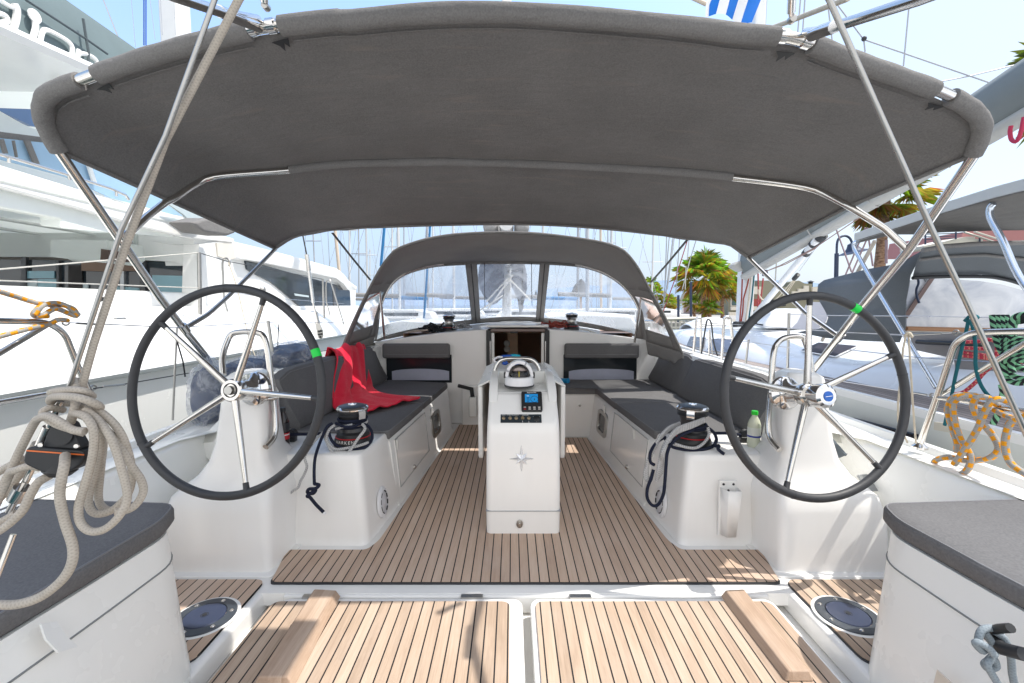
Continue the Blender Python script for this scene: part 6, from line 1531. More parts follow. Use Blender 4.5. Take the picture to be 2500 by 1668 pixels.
palm_px('low young palm right of the tall trunk', PM(760, 960), PM(745, 850), 27, 28, 8, 9, n=26)
palm_px('thin distant palm at the sprayhood edge, twin crowned look', PM(310, 1000), PM(312, 790), 42, 26, 7, 10, n=24)
palm_px('distant palm leaning out behind the sprayhood edge', PM(200, 1000), PM(185, 690), 42, 24, 6, 11, n=22)
palm_px('distant palm just left of the flag halyards', PM(375, 1000), PM(375, 800), 44, 17, 5, 13, n=18)
palm_px('tall palm whose crown top shows just over the sprayhood edge', PM(110, 1000), PM(120, 590), 43, 22, 6, 14, n=20)
palm_px('giant palm trunk with loudspeakers rising behind the neighbouring boom', RB(690, 1500), RB(735, 330), 19, 105, 22, 21, n=26, dead=.3, fine=2.2)
palm_px('tall palm leaning in at the upper right edge of the photo', (2640, 900), (2640, 215), 16, 150, 24, 24, n=34, fine=2.4)
pl_ = thing('loudspeaker', 'black horn loudspeaker strapped high on the giant palm trunk', 'loudspeaker', at(RB(745, 430), Y=18.6))
for x_, y_, r_ in ((745, 430, .16), (610, 465, .15)):
    bm = B(); lathe(bm, [(.05, .25), (.08, .1), (r_, 0), (r_*1.02, -.02), (r_*.7, .02), (0, .08)], frame_m(at(RB(x_, y_), Y=18.55), (-.1, 1, .1)), 18, cap=False); obj('horn', bm, BLACK, pl_)
# ================================================================ catamaran moored to port
CT = thing('catamaran', 'large white flybridge catamaran moored along the left side', 'catamaran', (-6.8, 6, -.85))
XCs = -3.25
CG = gelcoat('cat_gelcoat', (.80, .80, .785), .2, .05); CGR = gelcoat('cat_liner', (.78, .81, .78), .35, .05)
g = N('cat_soffit'); a = g.n('ShaderNodeBsdfPrincipled'); g.set(a, 'Base Color', (.80, .82, .80)); g.set(a, 'Roughness', .5); b_ = g.n('ShaderNodeBsdfTranslucent', {'Color': (.86, .88, .86, 1)}); mx = g.n('ShaderNodeMixShader', {0: .55, 1: a, 2: b_}); g.surf(mx); SOFF = g.m  # translucency added so the shaded roof underside glows brighter
CGLASS = darkglass('cat_glass', (.03, .04, .05), .03, .7)
def catx(Y):   # starboard hull outer line at the deck
    return XCs if Y < 8.5 else XCs-.9*((Y-8.5)/7)**2
bm = B(); rows = []
for i in range(31):
    Y = -1.5+i*(15-(-1.5))/30; x = catx(Y)
    rows.append([(x-1.3, Y, 1.24), (x-.55, Y, 1.235), (x-.46, Y, 1.20), (x-.22, Y, 1.06), (x-.04, Y, .85), (x, Y, .77), (x-.015, Y, .745), (x-.12, Y, .71), (x-.19, Y, .0), (x-.45, Y, -1.1)])
loft(bm, rows, closed=False); obj('starboard_hull', bm, CG, CT, ang=24)
obox('bridge_deck', -10.3, -4.4, -.5, 13, .95, 1.20, CG, CT, .03)
obox('port_hull', -10.6, -8.6, -1.5, 13, -1.0, 1.22, CG, CT, .1)
# cockpit coaming seat mouldings near the aft quarter
q = [ML(0, 490), ML(60, 485), ML(700, 535), ML(720, 560), ML(1300, 545), ML(1300, 640), ML(0, 640)]
obox('cockpit_coaming', -4.5, -4.15, 2.2, 6.6, 1.2, 1.50, CG, CT, .06)
obox('side_step', -4.15, -3.95, 2.0, 12, 1.2, 1.32, CG, CT, .04)
# --- saloon aft bulkhead (faces aft at Y=6) : frame, glass, door, pillars
YS = 6.0
def facade(name, px_, mat, parent=CT, th=.05, lift=0.0, Y=YS):
    qq = [at(p, Y=Y-lift) for p in px_]; bm = B(); prism(bm, qq, (0, th, 0)); return obj(name, bm, mat, parent, sm=False)
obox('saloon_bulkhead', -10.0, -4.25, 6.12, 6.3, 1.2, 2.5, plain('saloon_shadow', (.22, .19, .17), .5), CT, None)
sg = facade('saloon_glass', [ML(-900, 210), ML(1200, 240), ML(1262, 262), ML(1280, 320), ML(1292, 540), ML(-900, 540)], CGLASS, th=.02)
STEELF = plain('frame_dark', (.07, .07, .075), .4)
for a, b_, m_ in ((ML(145, 205), ML(175, 480), STEELF), (ML(385, 230), ML(400, 480), STEELF), (ML(820, 230), ML(846, 525), plain('frame_alu', (.45, .46, .47), .35, .6)), (ML(955, 235), ML(990, 530), STEELF), (ML(-250, 205), ML(-220, 480), STEELF)):
    facade('window_mullion', [a, (b_[0], a[1]), b_, (a[0], b_[1])], m_, sg, .04, .04)
facade('pane_overlay', [ML(465, 262), ML(557, 262), ML(562, 480), ML(468, 480)], plain('curtain_dark', (.035, .03, .03), .9), sg, .02, .03)
facade('header_panel', [ML(556, 235), ML(960, 235), ML(960, 300), ML(720, 305), ML(556, 300)], plain('veneer_brown', (.20, .12, .08), .45), sg, .02, .05)
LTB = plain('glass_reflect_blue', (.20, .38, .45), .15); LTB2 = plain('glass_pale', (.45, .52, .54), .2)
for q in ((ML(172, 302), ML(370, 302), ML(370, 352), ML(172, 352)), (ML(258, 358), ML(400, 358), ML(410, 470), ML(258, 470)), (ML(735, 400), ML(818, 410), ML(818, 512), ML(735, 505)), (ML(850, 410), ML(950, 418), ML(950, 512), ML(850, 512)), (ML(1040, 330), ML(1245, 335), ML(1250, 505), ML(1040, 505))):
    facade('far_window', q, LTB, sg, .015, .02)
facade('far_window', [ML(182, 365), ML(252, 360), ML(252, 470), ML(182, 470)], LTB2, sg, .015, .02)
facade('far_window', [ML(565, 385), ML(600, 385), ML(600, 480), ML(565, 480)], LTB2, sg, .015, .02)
facade('door_handle', [ML(958, 470), ML(976, 470), ML(976, 522), ML(958, 522)], WHITE, sg, .02, .06)
# rail of the aft deck
rl = thing('cat_rail_tmp', 'x', 'x') if False else None
def cpx(px_, Y): return [at(p, Y=Y) for p in px_]
otube('aft_rail', cpx([ML(180, 472), ML(400, 480), ML(740, 495)], 4.6), .022, BLACK, CT, 8)
for x_ in (272, 405, 452, 540, 722): otube('rail_post', cpx([ML(x_, 480), ML(x_, 540)], 4.6), .018, STEELD, CT, 8)
obox('aft_coaming', -6.6, -4.05, 4.35, 4.75, 1.2, at(ML(400, 512), Y=4.5).z, CG, CT, .05)
# seat moulding far left
q = [ML(-200, 490), ML(20, 488), ML(75, 490), ML(95, 620), ML(-200, 625)]
facade('cockpit_seat', q, CG, CT, .6, 0, 3.9)
# --- roof overhang over the cockpit, with strips and the box beam
bm = B(); prism(bm, [(-10.2, 1.2, 2.42), (-4.05, 1.2, 2.42), (-3.98, 1.3, 2.30), (-4.10, 1.3, 2.26), (-10.2, 1.2, 2.26)], (0, 5.0, 0)); obj('cockpit_roof', bm, SOFF, CT, bevel=.02)
for xx in (-4.7, -5.4, -6.1, -7.0): obox('roof_strip', xx-.05, xx+.05, 1.3, 6.0, 2.235, 2.262, CG, CT, .01)
facade('header_wall', [ML(-900, -60), ML(930, 30), ML(930, 236), ML(500, 236), ML(430, 205), ML(-900, 200)], SOFF, CT, .05, .06)
facade('roof_beam', [ML(350, 88), ML(728, 92), ML(748, 200), ML(700, 245), ML(340, 205)], SOFF, CT, .5, 0, 5.2)
facade('roof_beam_end', [ML(690, 150), ML(745, 160), ML(740, 225), ML(685, 225)], plain('veneer_dark', (.06, .035, .025), .5), CT, .3, .02, 5.15)
# white side wing: flybridge coaming running aft to forward on the starboard side
def wing(pxt, pxb, X0, name, mat, th=.25):
    n = len(pxt); bm = B()
    rows = [[at(p, X=X0) for p in pxt], [at(p, X=X0) for p in pxb]]
    rings = []
    for a, b_ in zip(*rows): rings.append([a, b_, b_+Vector((-th, 0, .02)), a+Vector((-th, 0, 0))])
    loft(bm, rings); return obj(name, bm, mat, CT, bevel=.02)
wing([TL(-400, 985), TL(0, 1125), TL(500, 1280), TL(1000, 1440), TL(1340, 1560), ML(1600, 80)], [TL(-400, 1150), TL(0, 1280), TL(500, 1415), TL(1000, 1560), ML(1270, 75), ML(1600, 110)], -4.0, 'flybridge_side', CG)
wing([TL(-400, 1130), TL(0, 1255), TL(500, 1400), TL(1000, 1545), ML(1270, 55)], [TL(-400, 1320), TL(0, 1420), TL(420, 1500), ML(420, 10), ML(1160, 70)], -4.08, 'flybridge_soffit', CGR, .2)
# curved aft pillar of the saloon side
q = [ML(930, 45), ML(1110, 65), ML(1270, 110), ML(1300, 160), ML(1345, 545), ML(1292, 545), ML(1280, 320), ML(1265, 265), ML(1200, 240), ML(940, 225)]
facade('aft_pillar', q, CG, CT, .14, .03)
# --- deckhouse side with long dark window
XD = -4.2
def sidep(name, px_, mat, X0=XD, th=.08, parent=CT):
    qq = [at(p, X=X0) for p in px_]; bm = B(); prism(bm, qq, (-th, 0, 0)); return obj(name, bm, mat, parent, sm=False)
sidep('deckhouse_side', [ML(1262, 105), ML(1330, 10), ML(1480, 60), ML(1690, 140), ML(1900, 205), ML(2200, 290), ML(2360, 350), MC(60, 390), MC(110, 410), MC(100, 640), ML(2360, 640), ML(1345, 600)], CG, XD-.02, .3)
wl = sidep('side_window', [ML(1678, 228), ML(1900, 290), ML(2120, 350), ML(2350, 410), MC(68, 440), MC(80, 625), ML(2350, 612), ML(2110, 596), ML(2010, 510), ML(1930, 440), ML(1850, 375), ML(1720, 310), ML(1690, 290)], CGLASS, XD+.01, .03)
sidep('window_mullion', [ML(2275, 395), ML(2292, 400), ML(2300, 610), ML(2282, 610)], STEELF, XD+.02, .01, wl)
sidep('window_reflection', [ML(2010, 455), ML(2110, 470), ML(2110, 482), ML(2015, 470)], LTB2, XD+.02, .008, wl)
# roof of the deckhouse: eyebrow along the top and the top surface
bm = B(); rings = []
pts = [ML(1330, 0), ML(1480, 55), ML(1610, 105), ML(1800, 150), ML(2050, 215), ML(2300, 285), ML(2350, 325), MC(60, 370), MC(112, 408)]
for i, p in enumerate(pts):
    a = at(p, X=-4.05); th_ = .22 if i < 8 else .1
    rings.append([a, a+Vector((.02, 0, -.05)), a+Vector((-.02, 0, -th_)), a+Vector((-.3, 0, -th_)), a+Vector((-2.5, .4, .12)), a+Vector((-.25, 0, .06))])
loft(bm, rings); obj('deckhouse_roof', bm, CG, CT, ang=50)
obox('deckhouse_core', -9.4, -4.5, 6.3, 11.8, 1.2, 1.95, CG, CT, .1)
# stair block and handrail steps between cockpit and side deck
sidep('side_stair', [ML(1360, 120), ML(1500, 100), ML(1560, 130), ML(1600, 300), ML(1660, 420), ML(1660, 600), ML(1345, 600)], CG, -4.02, .2)
sidep('side_recess', [ML(1480, 110), ML(1590, 115), ML(1610, 215), ML(1560, 225), ML(1490, 200)], plain('liner_ivory', (.66, .62, .55), .5), -4.0, .05)
bm = B(); c_ = at(ML(1790, 430), X=-3.95); lathe(bm, [(0, .0), (.05, .0), (.055, .02), (.03, .05), (0, .05)], frame_m(c_, (1, -.3, 0)), 16, cap=False); obj('deck_light', bm, STEELD, CT)
# flybridge: hard top, enclosure, helm seat back
HT = at(TL(600, 440), X=-3.9)
bm = B(); rings = []
for p in (TL(-700, -150), TL(0, 172), TL(300, 308), TL(600, 442), TL(800, 530), TL(950, 590)):
    a = at(p, X=-3.9); rings.append([a+Vector((0, 0, .03)), a+Vector((.03, 0, -.02)), a+Vector((0, 0, -.07)), a+Vector((-3.6, 0, -.02)), a+Vector((-3.6, 0, .12))])
loft(bm, rings); obj('hard_top', bm, CG, CT, ang=40)
bm = B(); c_ = at(TL(320, 440), X=-4.6); lathe(bm, [(0, 0), (.20, 0), (.22, -.02), (.0, -.03)], Matrix.Translation(c_), 24, cap=False); obj('roof_disc', bm, plain('disc_ivory', (.66, .64, .55), .5), CT)
otube('roof_post', [c_, at(TL(360, 520), X=-4.62), at(TL(420, 700), X=-4.65)], .05, plain('post_ivory', (.6, .58, .5), .4), CT, 12)
sidep('flybridge_lining', [TL(-400, 500), TL(420, 500), TL(420, 1000), TL(-400, 1000)], SOFF, -5.6, .05)
obox('flybridge_back', -7.2, -7.0, 0, 8, 2.4, 3.6, SOFF, CT, .02)
sidep('skylight', [TL(-20, 738), TL(330, 750), TL(330, 880), TL(215, 862), TL(150, 830), TL(-20, 748)], plain('skylight_blue', (.15, .25, .45), .15), -4.75, .05)
sidep('flybridge_liner', [TL(-300, 560), TL(0, 760), TL(150, 845), TL(230, 880), TL(400, 900), TL(400, 1000), TL(0, 915), TL(-300, 800)], CGR, -4.72, .06)
sidep('enclosure_header', [TL(-300, 830), TL(0, 900), TL(350, 945), TL(400, 1010), TL(0, 945), TL(-300, 880)], FAB2, -4.5, .03)
def encl(q): return sidep('enclosure_window', q, VINYLB, -4.48, .01)
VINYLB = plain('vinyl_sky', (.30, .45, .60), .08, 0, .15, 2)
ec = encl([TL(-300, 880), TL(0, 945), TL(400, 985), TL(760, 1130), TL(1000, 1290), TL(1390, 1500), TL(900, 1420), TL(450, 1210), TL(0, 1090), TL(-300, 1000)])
for a0_, a1_, w_ in (((15, 950), (45, 1050), 26), ((98, 960), (120, 1075), 9), ((190, 960), (255, 1120), 36)):
    sidep('enclosure_strap', [TL(a0_[0]-w_/2, a0_[1]), TL(a0_[0]+w_/2, a0_[1]), TL(a1_[0]+w_/2, a1_[1]), TL(a1_[0]-w_/2, a1_[1])], FAB2, -4.44, .02, ec)
sidep('enclosure_strap', [TL(600, 1130), TL(625, 1130), TL(665, 1255), TL(640, 1255)], CG, -4.44, .02, ec)
otube('flybridge_rail', [at(p, X=-4.0) for p in (TL(-300, 975), TL(0, 1055), TL(450, 1190), TL(760, 1290), TL(860, 1335), TL(880, 1365))], .014, STEEL, CT, 8)
for p, q_ in ((TL(62, 1075), TL(62, 1110)), (TL(470, 1200), TL(480, 1230)), (TL(795, 1310), TL(795, 1340))): otube('rail_post', [at(p, X=-4.0), at(q_, X=-4.0)], .012, STEEL, CT, 8)
fb = [at(p, X=-3.6) for p in (TL(1310, 1520), TL(1420, 1490), TL(1600, 1560), ML(1620, 40), ML(1560, 62), ML(1400, 40))]
bm = B(); prism(bm, fb, (-.3, 0, 0)); obj('folded_cover', bm, FAB2, CT, bevel=.04, seg=3)
q = [TL(1140, 1385), TL(1250, 1390), TL(1400, 1480), TL(1390, 1515), TL(1310, 1528), TL(1260, 1470)]
sidep('windscreen_wrap', q, LTB2, -3.9, .03)
# --- sail bag on the boom with its lettering, mast and shrouds
XM = -6.8
bagc = plain('sailbag_grey', (.13, .175, .185), .8, 0, .12, 2)
bm = B(); rings = []
tops = [SL(-700, -420), SL(700, -20), SL(1060, 215), SL(1480, 520), SL(1680, 640)]
for i in range(9):
    t = i/8
    Yb = 2.0+(9.0-2.0)*t; zt = 5.88+.04*math.sin(3*t); w_ = .34*(1-.25*t)
    rings.append([(XM+w_*.35, Yb, zt), (XM+w_, Yb, zt-.5), (XM+w_, Yb, 3.9), (XM-w_, Yb, 3.9), (XM-w_, Yb, zt-.5), (XM-w_*.35, Yb, zt)])
loft(bm, rings); bag = obj('sail_bag', bm, bagc, CT, ang=40)
XT = XM+.34+.012
def stroke(px_, w_, k=6):
    P_ = smooth_pts([at(SL(*p), X=XT-.01) for p in px_], k); bm = B(); tube(bm, P_, w_, 6, flat=1.0); obj('letter', bm, WHITE, bag)
LW = .038
# "istion": the visible tail of the name on the bag; feet of the letters go behind the hard top
stroke([(-330, -60), (-310, 120), (-330, 230)], LW)
stroke([(-60, 55), (-150, 20), (-210, 70), (-150, 150), (-20, 170), (75, 215), (70, 280), (-40, 290)], LW*.9)
stroke([(20, 20), (110, 75), (190, 110)], LW*.7, 3); stroke([(185, 45), (215, 120), (205, 250), (150, 420)], LW)
bm = B(); lathe(bm, [(0, -.01), (.085, -.01), (.085, .01), (0, .012)], frame_m(at(SL(440, 205), X=XT), (1, 0, 0)), 20, cap=False); obj('letter', bm, WHITE, bag)
stroke([(445, 265), (450, 340), (440, 400), (405, 520)], LW)
stroke([(500, 600), (515, 500), (545, 400), (600, 385), (700, 425), (850, 515), (910, 590), (915, 680), (880, 860)], LW*.85)
stroke([(940, 860), (970, 780), (1005, 640)], LW*.85, 3); stroke([(1000, 690), (1060, 685), (1150, 715), (1230, 780), (1255, 900)], LW*.85)
for px_ in ([(1060, 240), (1100, 500), (1130, 670), (1120, 850)], [(330, 0), (700, 240), (1100, 500), (1370, 690)]):
    P_ = [at(SL(*p), X=XT+.01) for p in px_]; bm = B(); tube(bm, P_, .018, 5); obj('bag_seam', bm, plain('seam_slate', (.07, .09, .10), .8), bag)
mt = obox('mast', at(TL(1110, 0), Y=9).x, at(TL(1245, 0), Y=9).x, 8.85, 9.25, 2.2, 16, plain('mast_white', (.74, .75, .75), .35), CT, .06)
m0 = at(TL(1060, 0), Y=9.0)
for px_, r_, m_ in (([TL(983, -200), TL(983, 310)], .010, BLU), ([TL(997, -200), TL(997, 310)], .010, BLU), ([TL(1080, -250), TL(1110, 240)], .006, WIRE), ([TL(690, -40), TL(815, 275)], .011, WIRE), ([TL(880, -200), TL(925, 320)], .004, WIRE), ([TL(1000, -200), TL(1060, 270)], .004, WIRE), ([TL(1180, -200), TL(1198, 240)], .004, WIRE)):
    otube('halyard', [at(px_[0], Y=8.6), at(px_[1], Y=8.6)], r_, m_, CT, 6)
# starboard shroud with turnbuckle and holed chainplate
sh = thing('shroud', 'catamaran shroud with bright turnbuckle and holed chainplate, left of the sprayhood', 'shroud', at(ML(2190, 770), X=-3.2))
YSh = 6.6
otube('wire', cpx([ML(2000, -300), ML(2065, 40), ML(2095, 190)], YSh), .010, BLACKR, sh, 8)
otube('fork', cpx([ML(2095, 190), ML(2103, 240), ML(2110, 300)], YSh), .030, STEEL, sh, 10)
otube('barrel', cpx([ML(2110, 300), ML(2125, 400), ML(2140, 520)], YSh), .022, CHROME, sh, 12)
otube('stud', cpx([ML(2140, 520), ML(2155, 590)], YSh), .014, STEEL, sh, 10)
otube('toggle', cpx([ML(2155, 580), ML(2172, 660)], YSh), .030, STEEL, sh, 10)
a, b_ = at(ML(2165, 640), Y=YSh), at(ML(2195, 765), Y=YSh)
cp_ = [at(ML(x_, y_), Y=YSh) for x_, y_ in ((2150, 650), (2178, 645), (2205, 710), (2208, 750), (2190, 770), (2170, 755))]
bm = B(); prism(bm, cp_, (0, .015, 0)); chp = obj('chainplate', bm, STEELD, sh)
for x_, y_ in ((2178, 715), (2192, 712), (2180, 735), (2195, 733), (2188, 752)):
    bm = B(); lathe(bm, [(0, 0), (.018, 0), (.018, .004), (0, .004)], frame_m(at(ML(x_, y_), Y=YSh-.004), (0, -1, 0)), 10, cap=False); obj('hole', bm, BLACK, chp)
# catamaran stanchions, gates and wires
def cst(px_, Y, nm, r_, lb_mat=STEELD): otube(nm, smooth_pts(cpx(px_, Y), 4) if len(px_) > 2 else cpx(px_, Y), r_, lb_mat, CT, 8)
cst([ML(1360, 175), ML(1368, 600)], 5.2, 'stanchion', .022)
cst([ML(1520, 300), ML(1522, 235), ML(1545, 215), ML(1570, 235), ML(1565, 270)], 6.0, 'boarding_gate', .013); cst([ML(1522, 300), ML(1530, 480), ML(1555, 580)], 6.0, 'boarding_gate', .012)
cst([ML(1560, 240), ML(1620, 420), ML(1700, 760), ML(1745, 890)], 5.4, 'fender_line', .006, ROPE_CREAM); cst([ML(1700, 760), ML(1710, 880)], 5.4, 'fender_line', .006, ROPE_CREAM)
cst([ML(2205, 355), ML(2215, 625)], 8.2, 'stanchion', .020); cst([ML(2230, 520), ML(2228, 385), ML(2250, 370), ML(2262, 385), ML(2350, 670)], 8.0, 'boarding_gate', .012); cst([ML(2230, 510), ML(2255, 610)], 8.0, 'boarding_gate', .012)
otube('guard_wire', [at(ML(-100, 305), Y=3.0), at(ML(0, 290), Y=3.2), at(ML(735, 228), Y=4.2), at(ML(1360, 177), Y=5.2)], .006, ROPE_WHT, CT, 6)
otube('guard_wire', [at(ML(1360, 177), Y=5.2), at(ML(1550, 235), Y=6), at(ML(2205, 358), Y=8.2)], .005, BLACKR, CT, 6)
otube('guard_wire', [at(ML(-100, 362), Y=3.0), at(ML(0, 368), Y=3.2), at(ML(1360, 418), Y=5.2)], .006, ROPE_WHT, CT, 6)
otube('guard_wire', [at(ML(1368, 420), Y=5.2), at(ML(1840, 485), Y=6.5), at(ML(2350, 525), Y=8.6)], .005, WIRE, CT, 6)
bm = B(); c_ = at(ML(785, 642), X=-3.75); box(bm, c_.x-.03, c_.x+.03, c_.y-.02, c_.y+.10, c_.z-.01, c_.z+.03); obj('deck_cleat', bm, STEELD, CT, bevel=.01)
# boat fenders wrapped in plastic, lashed between the boats behind the port helm
g = N('plastic_wrap'); p = g.pos(); nz = g.noise(p, 9, 5, .7, .8)
tr = g.n('ShaderNodeBsdfTransparent', {'Color': (.94, .95, .97)}); gl = g.n('ShaderNodeBsdfGlossy', {'Roughness': .12, 'Normal': g.bump(nz, .9, .05)}); df = g.n('ShaderNodeBsdfTranslucent', {'Color': (.8, .82, .86)}); df2 = g.n('ShaderNodeBsdfDiffuse', {'Color': (.8, .82, .86)})
dd = g.n('ShaderNodeMixShader', {0: .5, 1: df, 2: df2}); m1 = g.n('ShaderNodeMixShader', {0: g.ramp(nz, [(.46, (.05,)*3), (.66, (.55,)*3)]), 1: tr, 2: dd}); m2 = g.n('ShaderNodeMixShader', {0: .16, 1: m1, 2: gl}); g.surf(m2); WRAP = g.m
NAVYF = fabric('fender_cover_navy', (.045, .075, .16), .3, 500, .3)
def bundle(lb, ctr, rx, ry, rz, seed):
    random.seed(seed); t_ = thing('wrapped_cushion', lb, 'wrapped cushion', ctr, 'plastic wrapped navy bundles')
    for nm, k, m_, amp in (('cushion', .82, NAVYF, .10), ('wrap', 1.0, WRAP, .16)):
        bm = B(); bmesh.ops.create_icosphere(bm, subdivisions=4, radius=1)
        for v in bm.verts:
            d = v.co.normalized(); f = k*(1+amp*mnoise.noise(d*2.4+Vector((seed, 0, 0)))+amp*.6*mnoise.noise(d*6+Vector((0, seed, 0))))
            v.co = Vector(ctr)+Vector((d.x*rx*f, d.y*ry*f, d.z*rz*f))
        obj(nm, bm, m_, t_, ang=60)
bundle('plastic wrapped navy bundle bulging behind the port steering pedestal', at(ML(1430, 1150), Y=3.0), .115, .16, .24, 2)
bundle('plastic wrapped navy bundle lying on the port coaming, behind the wheel', at(ML(1690, 965), Y=3.35), .16, .30, .085, 5)
bundle('plastic wrapped navy bundle next to the red towel on the port coaming', at(ML(1985, 880), Y=3.75), .20, .34, .12, 8)
# ================================================================ neighbouring yacht to starboard
NY = thing('sailing_yacht', 'neighbouring white yacht to starboard with grey sprayhood, awning and covered boom', 'sailboat', (4.7, 6, -.85))
NG = gelcoat('neighbour_gelcoat', (.71, .73, .75), .22, .05); NGW = gelcoat('neighbour_white', (.80, .80, .80), .22, .04)
def nx(Y):   # port gunwale line
    return 2.62 if Y < 4 else 2.62+1.9*((Y-4)/11.0)**2.0
def nz_(Y): return .62-.004*max(0, Y-3)
def noff(Y): return .55 if Y < 3.5 else max(.20, .55-.10*(Y-3.5))
bm = B(); rows = []
for i in range(33):
    Y = -1.0+i*16.0/32; x = min(nx(Y), 4.68); w_ = 4.7-x
    rows.append([(4.7+w_, Y, nz_(Y)), (4.7+w_, Y, 0), (4.7+w_*.6, Y, -1.2), (4.7-w_*.6, Y, -1.2), (x+.05, Y, 0), (x, Y, nz_(Y)-.12), (x, Y, nz_(Y))])
loft(bm, rows, closed=False); obj('hull', bm, gelcoat('neighbour_topsides', (.66, .68, .66), .2, .08), NY)
DECKT = teak('neighbour_teak', ((.20, .16, .14), (.30, .25, .22), (.40, .34, .30)), .05)
bm = B(); rows = []; rows2 = []
for i in range(33):
    Y = -1.0+i*15.6/32; x = min(nx(Y), 4.6)
    rows.append([(x, Y, nz_(Y)+.0), (x-.0, Y, nz_(Y)+.055), (x+.05, Y, nz_(Y)+.055), (x+.06, Y, nz_(Y)+.01)])
    rows2.append([(x+.06, Y, nz_(Y)+.005), (min(4.7, x+noff(Y)+.1), Y, nz_(Y)+.03)])
loft(bm, rows, closed=False); obj('toe_rail', bm, NGW, NY)
bm = B(); loft(bm, rows2, closed=False); obj('side_deck', bm, DECKT, NY)
# cabin trunk / coaming: smooth moulded side from aft cockpit to the fore end
bm = B(); rows = []
for i in range(41):
    Y = -.8+i*13.2/40; x = min(nx(Y), 4.6)+noff(Y)+.05*max(0, (Y-8))
    h = .30 if Y < 3.0 else .30-.16*min(1, (Y-3.0)/1.4) if Y < 5.3 else .14+.07*min(1, (Y-5.3)/.9)
    if Y > 9: h *= max(.03, 1-((Y-9)/3.4)**1.6)
    zb = nz_(Y)+.025; cx = 4.7; x = min(x, 4.6)
    rows.append([(x, Y, zb), (x+.06, Y, zb+h*.55), (x+.13, Y, zb+h*.85), (x+.24, Y, zb+h), (cx, Y, zb+h+.10), (2*cx-x-.24, Y, zb+h), (2*cx-x-.06, Y, zb+h*.55), (2*cx-x, Y, zb)])
loft(bm, rows, closed=False); trunk_ = obj('cabin_trunk', bm, NG, NY, ang=40)
def sidepx(name, px_, X0, mat, parent=NY, th=.02, P=None):
    qq = [at(p, X=X0) for p in px_] if P is None else [at(p, P=P) for p in px_]
    bm = B(); prism(bm, qq, (th, 0, 0)); return obj(name, bm, mat, parent, sm=False)
NGL = plain('cabin_pane', (.12, .13, .17), .12)
from mathutils.bvhtree import BVHTree
_bv = BVHTree.FromPolygons([v.co+OFF[trunk_.name] for v in trunk_.data.vertices], [tuple(q.vertices) for q in trunk_.data.polygons])
def nside(p):
    d = ray(p).normalized(); h = _bv.ray_cast(CAM, d)
    if h[0] is None: return nside_old(p)
    n_ = h[1] if h[1].dot(d) < 0 else -h[1]
    return h[0]+n_*.03-d*.012
def nside_old(p, z=None): # point on the trunk side near that pixel: solve along its x(Y)
    lo, hi = 1.0, 14.0
    for _ in range(50):
        m = (lo+hi)/2; q = at(p, Y=m)
        hh = (q.z-nz_(m)-.025)/.21
        tgt = min(nx(m), 4.6)+noff(m)+.05*max(0, m-8)+(0 if hh < 0 else .11*hh if hh < .55 else .06+.23*(hh-.55) if hh < .85 else .13+.5*(hh-.85))
        if q.x < tgt: lo = m
        else: hi = m
    q = at(p, Y=lo); q.x -= .014; return q
for q in ([PM(510, 1240), PM(560, 1150), PM(725, 1165), PM(690, 1270)], [PM(740, 1290), PM(790, 1180), PM(1060, 1190), PM(1020, 1330)]):
    bm = B(); prism(bm, [nside(p) for p in q], (.004, .002, -.002)); obj('cabin_window', bm, NGL, NY, sm=False)
HZ = .845
bm = B(); hp = [nside(p)+Vector((0, 0, -.010)) for p in (PM(1730, 1305), PM(1905, 1225), PM(2310, 1262), PM(2085, 1368))]; prism(bm, hp, (0, 0, .008)); obj('deck_hatch', bm, plain('hatch_pane', (.035, .032, .045), .5, 0, .2, 3, Specular_IOR_Level=.08), NY)
bm = B(); prism(bm, [p+(p-sum(hp, Vector())/4)*.05-Vector((0, 0, .008)) for p in hp], (0, 0, .010)); obj('hatch_frame', bm, NGW, NY)
# foredeck: dinghy, dodger moulding, sail cloth on deck
bm = B(); sheet(bm, lambda u, v: (lambda a: a+Vector((0, .9*(v-.5), .0)))(at(PM(500+620*u, 1090-155*math.sin(PI*min(1, .12+u*.88))**.7*math.sin(PI*v)**.5+40*u*0), Y=10.2)), 24, 10); obj('upturned_tender', bm, NGW, NY, solid=.01, ang=80)
for yy in (1000, 1018): otube('tender_stripe', [at(PM(640, yy+15), Y=9.72), at(PM(800, yy), Y=9.72), at(PM(960, yy+4), Y=9.72)], .008, BLACK, NY, 6)
bm = B(); qq = [PM(1330, 1055), PM(1320, 985), PM(1420, 890), PM(1560, 850), PM(1740, 845), PM(1900, 880), PM(1960, 1055)]
prism(bm, [at(p, Y=7.4) for p in qq], (.3, 1.0, 0)); obj('cabin_top_moulding', bm, NGW, NY, bevel=.08, seg=4)
bm = B(); qq = [PM(1610, 1060), PM(1680, 990), PM(1780, 790), PM(1800, 770), PM(1940, 775), PM(1980, 840), PM(2010, 905), PM(1990, 970), PM(1960, 1010), PM(1900, 1060)]
prism(bm, [at(p, Y=5.6) for p in qq], (.02, .02, 0)); obj('hanging_cloth', bm, LAV if False else plain('cloth_lilac', (.62, .63, .70), .8, 0, .1, 5), NY)
for c_x in (1365, 1470):
    otube('mast_guard', fillet([at(PM(c_x-10, 1050), Y=7.9), at(PM(c_x-10, 940), Y=7.9), at(PM(c_x+70, 930), Y=7.9), at(PM(c_x+110, 1060), Y=7.9)], .06), .016, NGW if False else plain('tube_taupe', (.5, .47, .42), .4), NY, 8)
